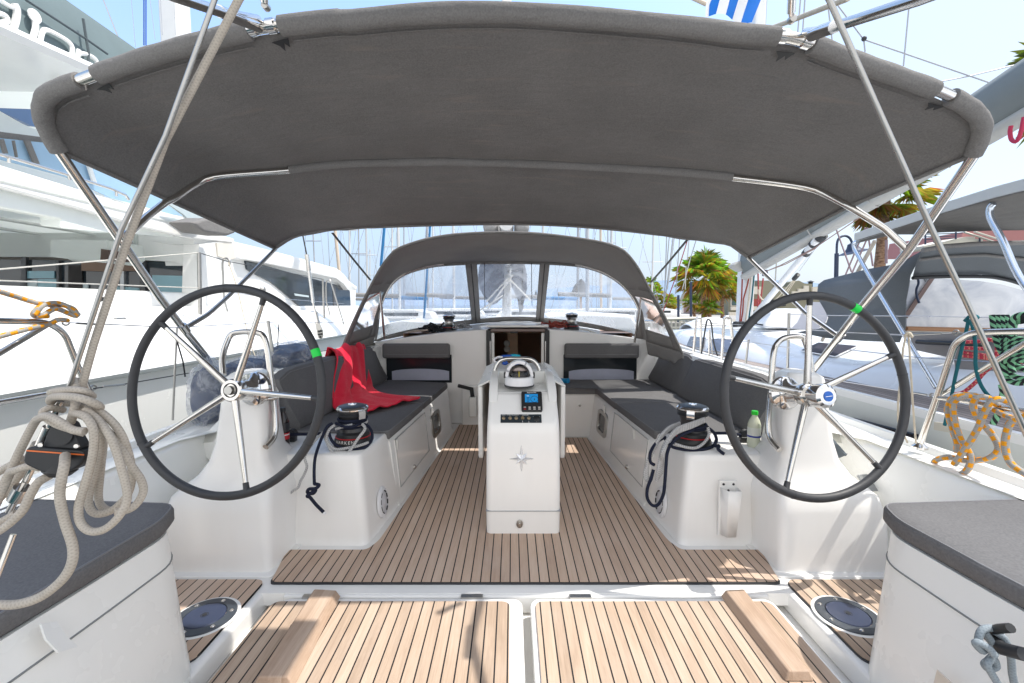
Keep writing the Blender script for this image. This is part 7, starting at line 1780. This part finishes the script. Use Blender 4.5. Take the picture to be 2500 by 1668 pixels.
# mast, boom, sail cover, vang, ropes
MAST = plain('mast_alu', (.72, .73, .73), .35, .2)
a, b_ = at(PM(1100, 480), Y=9.3), at(PM(1215, 480), Y=9.3)
obox('mast', a.x, b_.x, 9.2, 9.55, .9, 15, MAST, NY, .05)
BOOMX = 4.6
cov = plain('sailcover_grey', (.17, .19, .19), .75, 0, .10, 2, .2, 60); covl = plain('sailcover_cream', (.40, .395, .37), .75, 0, .12, 2)
# the cover's lower edge and top traced at the boom's plane
low = [PM(1095, 450), PM(1200, 410), PM(1310, 430), PM(1500, 330), PM(1820, 150), PM(2080, 15), RB(350, 560), RB(800, 300), TR(1930, 1080), TR(2120, 970), TR(2350, 850), TR(2700, 660)]
# boom as a tapered solid along its axis (raised towards the stern)
gx = at(PM(1200, 430), Y=9.2); ax0 = Vector((4.55, 9.2, gx.z+.12)); ax1v = at((2500, 300), X=4.55)
ax1 = Vector((4.55, 2.2, 0)); 
pA = at(TR(2350, 850), X=4.45); pB = at(PM(1500, 330), X=4.55); 
dirv = (pA-pB).normalized()
def bp(t): return pB+(pA-pB)*t+Vector((0, 0, .10))
bm = B(); rings = []
for t in (-.34, -.31, -.2, 0, .5, 1.0, 1.5, 1.9):
    o = bp(t); w_ = .15 if t > -.32 else .05; h = .46 if t > -.32 else .25
    rings.append([o+Vector((-w_*.35, 0, 0)), o+Vector((w_*.35, 0, 0)), o+Vector((w_, 0, .12)), o+Vector((w_*.9, 0, h*.75)), o+Vector((w_*.25, 0, h)), o+Vector((-w_*.25, 0, h)), o+Vector((-w_*.9, 0, h*.75)), o+Vector((-w_, 0, .12))])
loft(bm, rings); bo = obj('sail_cover', bm, cov, NY, ang=50)
bm = B(); tube(bm, [bp(-.33)+Vector((0, 0, -.03)), bp(.5)+Vector((0, 0, -.03)), bp(1.9)+Vector((0, 0, -.03))], .085, 14, flat=.8); obj('boom', bm, covl, NY)
for t in (.25, .55, .8, 1.05): otube('cover_tie', [bp(t)+Vector((-.16, 0, .10)), bp(t)+Vector((-.10, -.02, -.02)), bp(t+.02)+Vector((0, 0, -.12))], .010, covl, bo, 6)
nose = [PM(985, 385), PM(1050, 335), PM(1150, 330), PM(1260, 360), PM(1300, 420), PM(1200, 412), PM(1090, 448)]
bm = B(); prism(bm, [at(p, Y=8.9) for p in nose], (.06, .35, 0)); obj('cover_nose', bm, covl, NY, bevel=.06, seg=3)
for px_ in ([PM(1290, 470), PM(1500, 385), PM(1880, 190), PM(2160, 0), RB(500, 500)], [PM(1340, 450), PM(1560, 370), PM(1880, 200)]): otube('reef_line', [at(p, X=4.35) for p in px_], .007, plain('line_brown', (.30, .2, .17), .8), NY, 6)
va, vb = at(PM(1895, 110), X=4.5), at(PM(1240, 900), Y=9.0)
otube('vang', [va, va.lerp(vb, .5), vb], .055, MAST, NY, 14)
otube('vang_band', [va.lerp(vb, .12), va.lerp(vb, .15)], .062, BLACK, NY, 14)
otube('vang_head', [va+Vector((.05, -.06, .06)), va.lerp(vb, .06)], .07, BLACKR, NY, 10)
v0 = at(PM(1885, 190), X=4.45)
otube('vang_wire', [v0, at(PM(1700, 450), X=4.45)], .006, WIRE, NY, 6)
otube('tackle_block', [at(PM(1690, 480), X=4.45), at(PM(1645, 530), X=4.45)], .035, BLACK, NY, 8)
for px_ in ([PM(1640, 540), PM(1480, 720), PM(1270, 890)], [PM(1660, 545), PM(1560, 700), PM(1300, 905)], [PM(1650, 540), PM(1510, 740), PM(1280, 915)]): otube('tackle_line', [at(p, Y=8.2+.25*i) for i, p in enumerate(px_)], .008, ROPE_CREAM, NY, 6)
for x0_, y0_, x1_, y1_, m_ in ((1100, 450, 1070, 990, ROPE_RED), (1180, 450, 1110, 740, ROPE_RED), (1195, 450, 1130, 1000, ROPE_CREAM), (1225, 470, 1160, 1000, ROPE_TEAL), (1265, 470, 1262, 870, ROPE_CRIM), (1320, 520, 1270, 860, ROPE_CRIM), (1110, 740, 1085, 990, ROPE_RED)):
    otube('halyard', [at(PM(x0_, y0_), Y=9.1), at(PM((x0_+x1_)/2+6, (y0_+y1_)/2), Y=9.12), at(PM(x1_, y1_), Y=9.1)], .014, m_, NY, 6)
otube('slack_line', smooth_pts([at(PM(x_, y_), Y=9.0) for x_, y_ in ((1270, 640), (1280, 700), (1310, 745), (1350, 740))], 5), .012, ROPE_CREAM, NY, 6)
for x_ in (1030, 1065, 1100): 
    bm = B(); lathe(bm, [(0, -.08), (.07, -.08), (.08, 0), (.05, .08), (0, .09)], Matrix.Translation(at(PM(x_, 1025), Y=9.0)), 12, cap=False); obj('mast_block', bm, BLACK, NY)
otube('boom_fitting', [at(PM(1335, 440), X=4.5), at(PM(1340, 490), X=4.5)], .05, NAVYM, NY, 8)
otube('boom_stop', [at(PM(1460, 345), X=4.5), at(PM(1458, 400), X=4.5), at(PM(1448, 560), X=4.5)], .010, STEELD, NY, 6)
# stanchions and wires on the port side of the neighbour
def npost(px_, Y, r_=.018, nm='stanchion'): otube(nm, fillet([at(p, Y=Y) for p in px_], .06), r_, STEEL, NY, 8)
npost([PM(578, 1330), PM(612, 940), PM(660, 940), PM(658, 1340)], 6.6); npost([PM(880, 1400), PM(905, 930), PM(970, 935), PM(1010, 1300)], 5.6)
npost([PM(742, 1400), PM(748, 1070)], 6.1, .012, 'mid_post'); npost([PM(790, 1410), PM(752, 1070)], 6.1, .010, 'mid_post')
otube('black_hose', smooth_pts([at(PM(x_, y_), Y=6.0) for x_, y_ in ((655, 1380), (690, 1150), (720, 980), (745, 960), (770, 1010), (790, 1180), (830, 1330), (860, 1390))], 5), .010, BLACK, NY, 6)
for px_ in ([(560, 1185), (870, 1160), (1190, 1200), (1600, 1260)], [(500, 1050), (900, 1060), (1600, 1080)]): otube('guard_wire', [at(PM(*p), Y=y_) for p, y_ in zip(px_, (7.2, 5.8, 4.6, 3.7))], .004, WIRE, NY, 6)
otube('guard_wire', [at(PM(1600, 905), Y=5.0), at(PM(2000, 915), Y=4.4), at(MR(1540, 610), X=3.1), at(MR(2350, 625), X=3.1)], .004, WIRE, NY, 6)
otube('guard_wire', [at(MR(1100, 720), X=3.2), at(MR(1600, 745), X=3.1), at(MR(1600, 880), X=3.1), at(MR(2350, 935), X=3.0)][0:2], .004, WIRE, NY, 6)
otube('guard_wire', [at(MR(1160, 840), X=3.0), at(MR(1600, 890), X=3.0), at(MR(2350, 938), X=3.0)], .004, WIRE, NY, 6)
# sprayhood of the neighbour
XH = 3.55
hood_px = [MR(940, 440), MR(945, 395), MR(985, 365), MR(1080, 340), MR(1280, 290), MR(1450, 260), MR(1540, 230), MR(1660, 160), MR(1575, 330), MR(1545, 500), MR(1540, 690), MR(1500, 790), MR(1260, 780), MR(1000, 760), MR(800, 720), MR(990, 690), MR(1015, 620), MR(990, 570), MR(955, 510)]
qq = [at(p, X=XH) for p in hood_px]
NHF = fabric('neighbour_hood', (.165, .18, .19), .1, 600, .2, .1, .5)
bm = B(); yr_ = [at(p, X=XH) for p in hood_px]
# side panel traced, curving inboard with height
def curve_in(p): p = p.copy(); p.x += .55*max(0, (p.z-1.15)/.8)**2; return p
def scale_ray(p0, X_): return None
pts = []
for p in hood_px:
    z0_ = at(p, X=XH).z; xx = XH+.35*max(0, (z0_-1.2)/.8)**2; pts.append(at(p, X=xx))
vs = [bm.verts.new(p) for p in pts]; 
tri = tessellate_polygon([[Vector((proj(p)[0], proj(p)[1], 0)) for p in pts]])
for t in tri: bm.faces.new([vs[i] for i in t])
nh = obj('hood_side', bm, NHF, NY, solid=.006, ang=70)
# hood roof facing aft: arch from the left front to beyond the frame
top = [MR(1660, 160), MR(1800, 135), MR(2000, 118), MR(2350, 108), MR(2700, 112)]; midl = [MR(1590, 345), MR(1750, 330), MR(2060, 325), MR(2350, 395), MR(2700, 560)]
bm = B(); A_ = resample([at(p, Y=3.55) for p in top], 20); B_ = resample([at(p, Y=4.3) for p in midl], 20)
sheet(bm, lambda u, v: A_[min(20, int(round(u*20)))].lerp(B_[min(20, int(round(u*20)))], v)+Vector((0, 0, .05*math.sin(PI*v))), 20, 8); obj('hood_roof', bm, NHF, NY, solid=.006, ang=70)
otube('hood_hem', A_, .018, FAB2, NY, 8); otube('hood_seam', [a.lerp(b_, .45)+Vector((0, -.02, .03)) for a, b_ in zip(A_, B_)], .014, FAB2, NY, 8); otube('hood_bow', smooth_pts([at(p, Y=4.25) for p in (MR(1590, 350), MR(1750, 342), MR(2060, 340), MR(2200, 355), MR(2330, 392), MR(2500, 470))], 5), .016, BLACKR, NY, 8)
g = N('hazy_vinyl'); p = g.pos(); nz = g.noise(g.scaled(p, (1.5, 1, 2.5)), 1.6, 4, .6, .6)
g.pbr(Base_Color=g.ramp(nz, [(.35, (.40, .43, .50)), (.5, (.54, .56, .60)), (.68, (.68, .69, .71))]).outputs[0], Roughness=.22); HAZY = g.m
wq = [MR(1550, 690), MR(1548, 500), MR(1575, 365), MR(1690, 352), MR(1800, 355), MR(2050, 370), MR(2200, 395), MR(2330, 430), MR(2600, 520), MR(2600, 720)]
bm = B(); prism(bm, [at(p, Y=4.45) for p in wq], (0, .01, 0)); nw = obj('hood_window', bm, HAZY, NY, sm=False)
for q, m_ in (([MR(1540, 595), MR(1715, 345), MR(1742, 350), MR(1555, 625)], plain('strip_brown', (.16, .11, .10), .7)), ([MR(1665, 352), MR(1695, 352), MR(1680, 375)], NHF)):
    bm = B(); prism(bm, [at(p, Y=4.42) for p in q], (0, .01, 0)); obj('window_strip', bm, m_, NY, sm=False)
otube('window_cord', smooth_pts([at(MR(x_, y_), Y=4.38) for x_, y_ in ((1622, 340), (1630, 385), (1615, 430), (1620, 480), (1635, 520))], 5), .010, NAVYM, NY, 6)
TRIM = plain('teak_trim', (.34, .17, .08), .5)
otube('coaming_trim', [at(MR(1545, 695), Y=4.3), at(MR(1900, 703), Y=4.3), at(MR(2400, 712), Y=4.3)], .022, TRIM, NY, 8)
# cockpit coaming and dark recess beneath the hood
bm = B(); prism(bm, [at(p, X=3.3) for p in (MR(1560, 720), MR(2500, 730), MR(2500, 960), MR(2100, 985), MR(1880, 970), MR(1870, 900), MR(1600, 840))], (.06, 0, 0)); obj('cockpit_recess', bm, plain('recess_grey', (.20, .19, .19), .6, 0, .2, 3), NY, sm=False)
otube('boathook', [at(MR(1620, 785), X=3.25), at(MR(1700, 790), X=3.25), at(MR(2100, 805), X=3.25)], .018, BLACK, NY, 8)
# awning of the neighbour and its tubes
aw = [RB(395, 800), RB(700, 705), RB(1000, 610), RB(1400, 480), RB(2000, 305), RB(2350, 220), RB(2800, 120)]; awl = [RB(460, 810), RB(720, 745), RB(870, 715), RB(1100, 715), RB(1400, 690), RB(2000, 668), RB(2900, 660)]
A_ = resample([at(p, X=xx) for p, xx in zip(aw, (3.15, 3.15, 3.12, 3.1, 3.05, 3.05, 3.0))], 30); B_ = resample([at(p, Y=yy) for p, yy in zip(awl, (4.75, 4.6, 4.4, 4.2, 3.9, 3.6, 3.4))], 30)
for P_ in (A_, B_): pass
aft_e = [Vector((p.x, p.y, p.z)) for p in A_]
bm = B()
def awf(u, v):
    i = min(30, int(round(u*30))); p = A_[i].lerp(B_[i], v); p.z += .006*math.sin(46*v)*(1-abs(2*v-1)); return p
sheet(bm, awf, 30, 28); obj('awning', bm, fabric('awning_grey', (.20, .195, .185), .15, 600, .2, .15, .5), NY, solid=.006, ang=80)
bm = B(); rings = [[p+Vector((0, 0, .0)), p+Vector((-.01, -.01, .075)), p+Vector((.03, 0, .075)), p+Vector((.03, 0, 0))] for p in A_]; loft(bm, rings); obj('awning_edge', bm, plain('awning_trim', (.48, .50, .50), .7, 0, .08, 3), NY, bevel=.01)
NBT = plain('awning_tube', (.62, .68, .76), .22, .9)
otube('awning_tube', smooth_pts([at(p, X=3.1) for p in (RB(2000, 360), RB(1965, 400), RB(1955, 480), RB(1990, 580), RB(2110, 800), RB(2350, 1290), (2640, 860))], 6), .020, NBT, NY, 10)
otube('awning_tube', smooth_pts([at(p, X=3.05) for p in (RB(440, 800), RB(405, 815), RB(400, 860), RB(440, 950), MR(1350, 430), MR(1750, 1100))], 6), .0165, NBT, NY, 10)
otube('main_sheet', [at(p, X=3.9) for p in (RB(640, 790), RB(480, 1080), MR(1120, 480), MR(970, 780))], .020, ROPE_TAN, NY, 8)
for px_ in ([RB(530, 640), RB(300, 1185)], [RB(600, 650), RB(375, 1165)], [RB(550, 640), RB(615, 1080)], [RB(195, 655), RB(370, 1145)], [RB(765, 780), RB(765, 1050)], [RB(778, 780), RB(775, 1050)]): otube('rigging_line', [at(p, X=5.2) for p in px_], .012, plain('line_plum', (.25, .18, .2), .7), NY, 6)
# fender board and window low on the neighbour's side
bm = B(); prism(bm, [at(p, X=2.58) for p in (MR(1190, 1310), MR(1600, 1418), MR(1575, 1470), MR(1215, 1360))], (.03, 0, 0)); hwn = obj('hull_window', bm, darkglass('hull_pane', (.03, .02, .035)), NY, sm=False)
otube('window_frame', [at(p, X=2.575) for p in (MR(1190, 1310), MR(1600, 1418), MR(1575, 1470), MR(1215, 1360))], .008, BLACK, hwn, 6, True)
bm = B(); prism(bm, [at(p, X=2.55) for p in (RP(275, 990), RP(400, 1000), RP(410, 1080), RP(270, 1055))], (.02, 0, 0)); obj('hull_patch', bm, plain('patch_cream', (.58, .54, .46), .5), NY, sm=False)
# red sail tie at right edge
otube('red_strap', smooth_pts([at(TR(x_, y_), X=3.9) for x_, y_ in ((2350, 800), (2330, 900), (2300, 965), (2265, 955), (2255, 900), (2262, 860))], 5), .014, plain('strap_red', (.45, .02, .07), .6), NY, 8)
# ================================================================ rigs of boats moored further off
MW = plain('mast_far', (.62, .63, .64), .4); MG = plain('mast_far_grey', (.36, .37, .40), .4); MBLU = plain('furled_blue', (.02, .18, .42), .6); MTAN = plain('furled_tan', (.62, .52, .42), .7)
def mast(lb, x_, ytop, ybot, Y, wpx, mat=MW, lean=0, spreaders=(), furl=None, stays=True):
    s_ = Y/FPX; a, b_ = at((x_+lean, ytop), Y=Y), at((x_, ybot), Y=Y)
    t_ = thing('moored_mast', lb, 'mast', b_, 'masts of yachts moored beyond')
    otube('pole', [b_, a.lerp(b_, .5), a], wpx*s_/2, mat, t_, 8)
    for sp in spreaders:
        c_ = b_.lerp(a, sp); otube('spreader', [c_+Vector((-18*s_, 0, 0)), c_, c_+Vector((18*s_, 0, 0))], .035, mat, t_, 5)
    if stays:
        for d in (-1, 1): otube('stay', [a, b_.lerp(a, .55)+Vector((d*18*s_, 0, 0)), b_+Vector((d*24*s_, 0, 0))], .014, MG, t_, 4)
    if furl:
        c_ = b_+Vector((furl[0]*s_, 0, 0)); otube('furled_sail', [c_, c_.lerp(a, .45), a], furl[2]*s_/2, furl[1], t_, 6)
BT, BB = 420, 800
for args in (
    ('slim grey mast just left of the sprayhood, hidden foot', MC(65, 0)[0], 300, 700, 30, 5, MW, 0, (.35, .6)),
    ('thin dark mast between the strap and sprayhood on the left', MC(130, 0)[0], 380, 720, 34, 3.2, MG, -2, (.3,)),
    ('short distant mast nearest the left edge of the sprayhood', MC(205, 0)[0], 608, 735, 60, 2.5, MW, 0, (.5,)),
    ('mast seen over the left shoulder of the sprayhood', MC(358, 0)[0], 380, 800, 30, 4.5, MW, -1, (.6,)),
    ('mast beside the blue furled sail above the sprayhood', MC(437, 0)[0], 380, 800, 40, 3, MG, 0, ()),
    ('mast behind the left vinyl window', MC(635, 0)[0], 380, 805, 32, 4, MW, 0, (.5,)),
    ('mast with the wide white pole behind the right vinyl window', MC(1690, 0)[0], 380, 800, 26, 9, plain('mast_palegrey', (.5, .52, .57), .4), 0, (.4,)),
    ('cream furled mast just right of the wide white one', MC(1785, 0)[0], 380, 800, 30, 6, MTAN, -3, ()),
    ('slender mast right of the cream one', MC(1830, 0)[0], 380, 800, 34, 2.6, MG, 0, (.5,)),
    ('cream mast with furled sail standing past the catamaran bow', ML(2325, 0)[0], 470, 690, 26, 8, MTAN, -22, ()),
    ('thin mast rising over the catamaran cabin', ML(2150, 0)[0], 480, 660, 34, 3, MG, -8, (.4,)),
    ('white mast standing beyond the palms left of the blue lamp post', PM(463, 0)[0], 720, 790, 60, 4, MW, 0, ()),
): mast(*args)
for xt, yt, xb, yb, r_, m_, lb in ((MC(307, 0)[0], 540, MC(280, 0)[0], 650, .045, MBLU, 'blue furled headsail left of the sprayhood'), (MC(618, 0)[0], 540, MC(570, 0)[0], 800, .035, MBLU, 'blue furled headsail behind the left vinyl window')):
    otube('furled_sail', [at((xt+12, yt-110), Y=24), at((xt, yt), Y=24), at((xb, yb), Y=24)], r_*1.6, m_, None, 8, label=lb, cat='furled sail', group='blue furled sails')
# rigging beyond the sprayhood on the right
RG = thing('moored_rigging', 'bundle of halyards and shrouds of a moored yacht between sprayhood and palms', 'rigging', at(PM(270, 940), Y=20))
for x0_, y0_, x1_, y1_, m_ in ((294, 70, 270, 760, MG), (322, 75, 250, 900, MG), (362, 80, 280, 720, MG), (375, 80, 300, 640, WIRE), (432, 95, 390, 690, MG), (517, 110, 400, 480, ROPE_CRIM), (400, 480, 255, 880, ROPE_CRIM), (530, 110, 512, 330, WIRE), (605, 120, 540, 330, MG), (540, 330, 460, 640, ROPE_WHT), (500, 390, 490, 640, ROPE_WHT)):
    otube('line', [at(PM(x0_, y0_), Y=20), at(PM(x1_, y1_), Y=20)], .022, m_, RG, 5)
for x_, y0_, y1_, lb in ((418, 700, 1000, 'dark flagpole beyond the quay railing'), (552, 560, 945, 'thin dark pole behind the tall palm')):
    otube('flagpole', [at(PM(x_, y0_), Y=26), at(PM(x_, y1_), Y=26)], .07, NAVYM, None, 6, label=lb, cat='pole', group='thin quay poles')
# own mast and sail bag ahead, seen through the middle window
om = thing('mast', 'own grey mast with folded sail bag seen end on through the middle vinyl window', 'mast', at(MC(1140, 640), Y=8.4))
a, b_ = at(MC(1108, 640), Y=8.4), at(MC(1172, 640), Y=8.4)
obox('pole', a.x, b_.x, 8.3, 8.55, 1.1, 16, MAST, om, .04)
for s in (-1, 1):
    px_ = [(1120, 200), (1120, 470), (1070, 520), (1032, 540), (985, 480), (950, 420), (940, 350), (950, 270), (985, 200)] if s < 0 else [(1170, 200), (1170, 400), (1200, 460), (1240, 520), (1250, 560), (1238, 580), (1262, 500), (1278, 420), (1276, 320), (1250, 200)]
    bm = B(); prism(bm, [at(MC(*p), Y=7.9) for p in px_], (0, .30, 0)); obj('sail_bag', bm, fabric('sailbag_slate', (.11, .12, .15), .1, 300, .3), om, bevel=.05, seg=3)
bb_ = at(VV(1162, 524), Y=4.9)
bm = B(); tube(bm, [(bb_.x, 4.7, bb_.z+.02), (bb_.x, 6.5, bb_.z-.02), (bb_.x, 8.35, bb_.z-.06)], .075, 14); obj('boom', bm, MAST, om)
for s in (-1, 1):
    bm = B(); box(bm, *sorted((bb_.x+s*.09, bb_.x+s*.24)), 4.75, 8.2, bb_.z-.06, bb_.z+.35); obj('sail_bag', bm, fabric('sailbag_pale', (.36, .36, .36), .1, 300, .3), om, bevel=.05, seg=3)
for x0_, y0_, x1_, y1_ in ((1150, 350, 1000, 510), (1150, 350, 1300, 500), (1110, 470, 850, 640), (1180, 330, 1010, 560)):
    otube('lazy_jack', [at(MC(x0_, y0_), Y=7.6), at(MC(x1_, y1_), Y=7.0)], .012, ROPE_WHT, om, 5)
# boats and shapes beyond the sprayhood windows
for lb, px_, Y, mat in (('white cabin top of a boat moored ahead, behind the right vinyl window', [(1400, 660), (1400, 600), (1480, 590), (1720, 585), (2000, 600), (2040, 680), (2040, 720), (1400, 700)], 14, NGW), ('white cabin top of a boat moored ahead, behind the left vinyl window', [(290, 740), (300, 660), (420, 640), (620, 650), (880, 650), (900, 690), (300, 740)], 14, NGW)):
    bm = B(); prism(bm, [at(MC(*p), Y=Y) for p in px_], (0, 2.5, 0)); obj('moored_boat', bm, mat, None, lb, 'boat', 'boats moored ahead', bevel=.12, seg=3)
ub = thing('thatched_parasol', 'dark thatched parasol on the shore seen hazily through the right vinyl window', 'parasol', at(MC(1640, 560), Y=30))
bm = B(); prism(bm, [at(MC(*p), Y=30) for p in ((1580, 470), (1610, 400), (1650, 355), (1690, 400), (1700, 470))], (0, .8, 0)); obj('roof', bm, plain('thatch', (.14, .13, .12), .9), ub)
otube('pole', [at(MC(1645, 460), Y=30.3), at(MC(1645, 600), Y=30.3)], .09, WOOD, ub, 6)
# flag above the bimini
fl_ = thing('flag', 'blue and white striped Greek flag flying above the bimini', 'flag', at(TR(560, 0), Y=3.2))
FB, FW = plain('flag_blue', (.0, .16, .62), .7), plain('flag_white', (.8, .8, .8), .7)
bounds_top = [185, 195, 205, 225, 275, 300, 330, 400, 480, 555, 620]; 
strips = [((188, -60), (255, -60), (205, 100), (185, 98), FW), ((222, -60), (290, -60), (238, 108), (205, 100), FB), ((290, -60), (345, -60), (300, 118), (238, 108), FW), ((345, -60), (412, -60), (362, 130), (300, 118), FB), ((412, -60), (492, -60), (430, 142), (362, 130), FW), ((492, -60), (585, -60), (492, 152), (430, 142), FB)]
for k, (a, b_, c_, d_, m_) in enumerate(strips):
    bm = B(); q = [Vector(at(TR(*p), Y=3.2)) for p in (a, b_, c_, d_)]
    def ff(u, v): 
        p = q[0].lerp(q[1], u).lerp(q[3].lerp(q[2], u), v); p.y += .03*math.sin(k*1.4+1.4*u+1.0*v); return p
    sheet(bm, ff, 6, 8); obj('stripe', bm, m_, fl_, ang=80)
# more rig above the bimini
otube('moored_spar', [at(TR(30, -40), Y=12), at(TR(180, 30), Y=12)], .05, MTAN, None, 8, label='cream spar crossing the sky left of the flag', cat='spar')
bm = B(); pm = [at(TR(x_, y_), Y=14) for x_, y_ in ((562, -60), (600, -60), (588, 175), (520, 160))]
prism(bm, pm, (0, .3, 0)); obj('mast_section', bm, plain('mast_blue_grey', (.48, .55, .60), .4), None, 'pale blue grey mast right behind the flag', 'mast')
otube('topping_line', [at(TR(640, 185), Y=2.6), at(TR(740, 150), Y=2.4), at(TR(1150, -10), Y=2.0)], .012, ROPE_CREAM, None, 8, label='cream line rising right from the upper right hinge post', cat='rope')
for pts, lb in (([TR(1050, 0), TR(1255, 270), TR(2300, 630), TR(2600, 740)], 'thin wire from the top sloping down to the neighbouring sail cover'), ([TR(1790, 556), TR(1980, 520), TR(2350, 430)], 'thin wire crossing towards the palm at upper right'), ([TR(1567, 25), TR(1527, 450)], 'thin vertical wire hanging behind the right bimini edge'), ([TR(1255, 265), TR(1265, 355)], 'short dropper wire under the splice of the long wire'), ([TR(825, -20), TR(805, 220)], 'thin halyard right of the hinge post'), ([TR(855, -20), TR(838, 228)], 'second thin halyard right of the hinge post'), ([TR(1005, -20), TR(1040, 280)], 'dark halyard behind the right backstay')):
    otube('rig_wire', [at(p, Y=6) for p in pts], .008, MG, None, 6, label=lb, cat='wire', group='thin wires at upper right')
bm = B(); c_ = at(TR(1258, 265), Y=5.97); bmesh.ops.create_icosphere(bm, subdivisions=2, radius=.03, matrix=Matrix.Translation(c_)); obj('splice_knot', bm, BLACKR, None, 'small dark knot on the long thin wire at upper right', 'knot')
bm = B(); c_ = at(TR(2310, 632), Y=5.97); tube(bm, smooth_pts([c_+Vector((.03*math.cos(a), 0, .025*math.sin(a))) for a in [2*PI*i/6 for i in range(6)]], 4, True), .018, 8, True); obj('wire_knot', bm, ROPE_CREAM, None, 'cream knot where the long wire meets the neighbouring sail cover', 'knot')

# ---------------------------------------------------------------- boats moored across the harbour ahead
def far_boat(lb, px_x, Y, L, h, mast_h, tint=0):
    base = at((px_x, 744), Y=Y); cx = base.x
    t_ = thing('moored_yacht', lb, 'sailboat', (cx, Y, WZ), 'yachts moored across the basin')
    bm = B(); rings = []
    for i in range(9):
        t = i/8; w_ = L*.5; yy = Y+(t-.5)*2.6*(1 if tint != 9 else 1)
        a = math.sin(PI*min(1, .15+t*.85))**.5
        rings.append([(cx-w_*a, yy, h), (cx-w_*a*.92, yy, -.3), (cx-w_*a*.5, yy, WZ-.3), (cx+w_*a*.5, yy, WZ-.3), (cx+w_*a*.92, yy, -.3), (cx+w_*a, yy, h)])
    loft(bm, rings); obj('hull', bm, NGW if tint != 1 else plain('hull_navy', (.03, .05, .12), .3), t_, ang=50)
    bm = B(); pr = [(-.34, 0), (-.30, .38), (-.18, .52), (.20, .52), (.31, .36), (.34, 0)]
    prism(bm, [(cx+a*L, Y-.9, h+b_) for a, b_ in pr], (0, 1.9, 0)); cb = obj('cabin', bm, NGW, t_, bevel=.06)
    bm = B(); box(bm, cx-.22*L, cx+.22*L, Y-.915, Y-.88, h+.16, h+.34); obj('window', bm, WINGLASS, cb)
    otube('mast', [(cx+.05*L, Y, h), (cx+.05*L, Y, h+mast_h)], .085, MW if tint != 2 else MG, t_, 8)
    otube('boom', [(cx+.05*L, Y, h+1.3), (cx-.38*L, Y-.1, h+1.4)], .13, FABS if tint != 2 else MBLU, t_, 8)
    for sp in (.38, .68): otube('spreader', [(cx+.05*L-.9, Y, h+mast_h*sp), (cx+.05*L+.9, Y, h+mast_h*sp)], .03, MW, t_, 5)
    for dx_ in (-1.6, 1.6, -.46*L, .48*L): otube('stay', [(cx+dx_, Y, h), (cx+.05*L, Y, h+mast_h*(.98 if abs(dx_) > 2 else .9))], .012, MG, t_, 4)
    otube('hull_stripe', [(cx-L*.48, Y-1.32, h-.18), (cx+L*.48, Y-1.32, h-.18)], .03, MBLU if tint != 1 else MW, t_, 5)
for k, (px_x, Y, L, h, mh, tint, lb) in enumerate((
    (960, 27, 7.5, .55, 11, 0, 'far yacht behind the left edge of the left vinyl window'), (1030, 33, 9, .5, 13, 2, 'far yacht with blue boom cover behind the left vinyl window'),
    (1095, 29, 7, .6, 10, 0, 'far white yacht just left of the middle window'), (1180, 36, 9, .55, 14, 0, 'far white yacht low in the middle vinyl window'),
    (1310, 30, 8, .55, 11, 0, 'far white yacht just right of the middle window'), (1395, 35, 9, .5, 13, 2, 'far yacht with blue boom cover behind the right vinyl window'),
    (1475, 28, 7.5, .6, 11, 0, 'far yacht towards the right end of the right vinyl window'), (885, 38, 9, .5, 13, 0, 'far yacht left of the sprayhood by the catamaran bow'), (1580, 40, 8, .5, 12, 0, 'far yacht at the right shoulder of the sprayhood'))):
    far_boat(lb, px_x, Y, L, h, mh, tint)
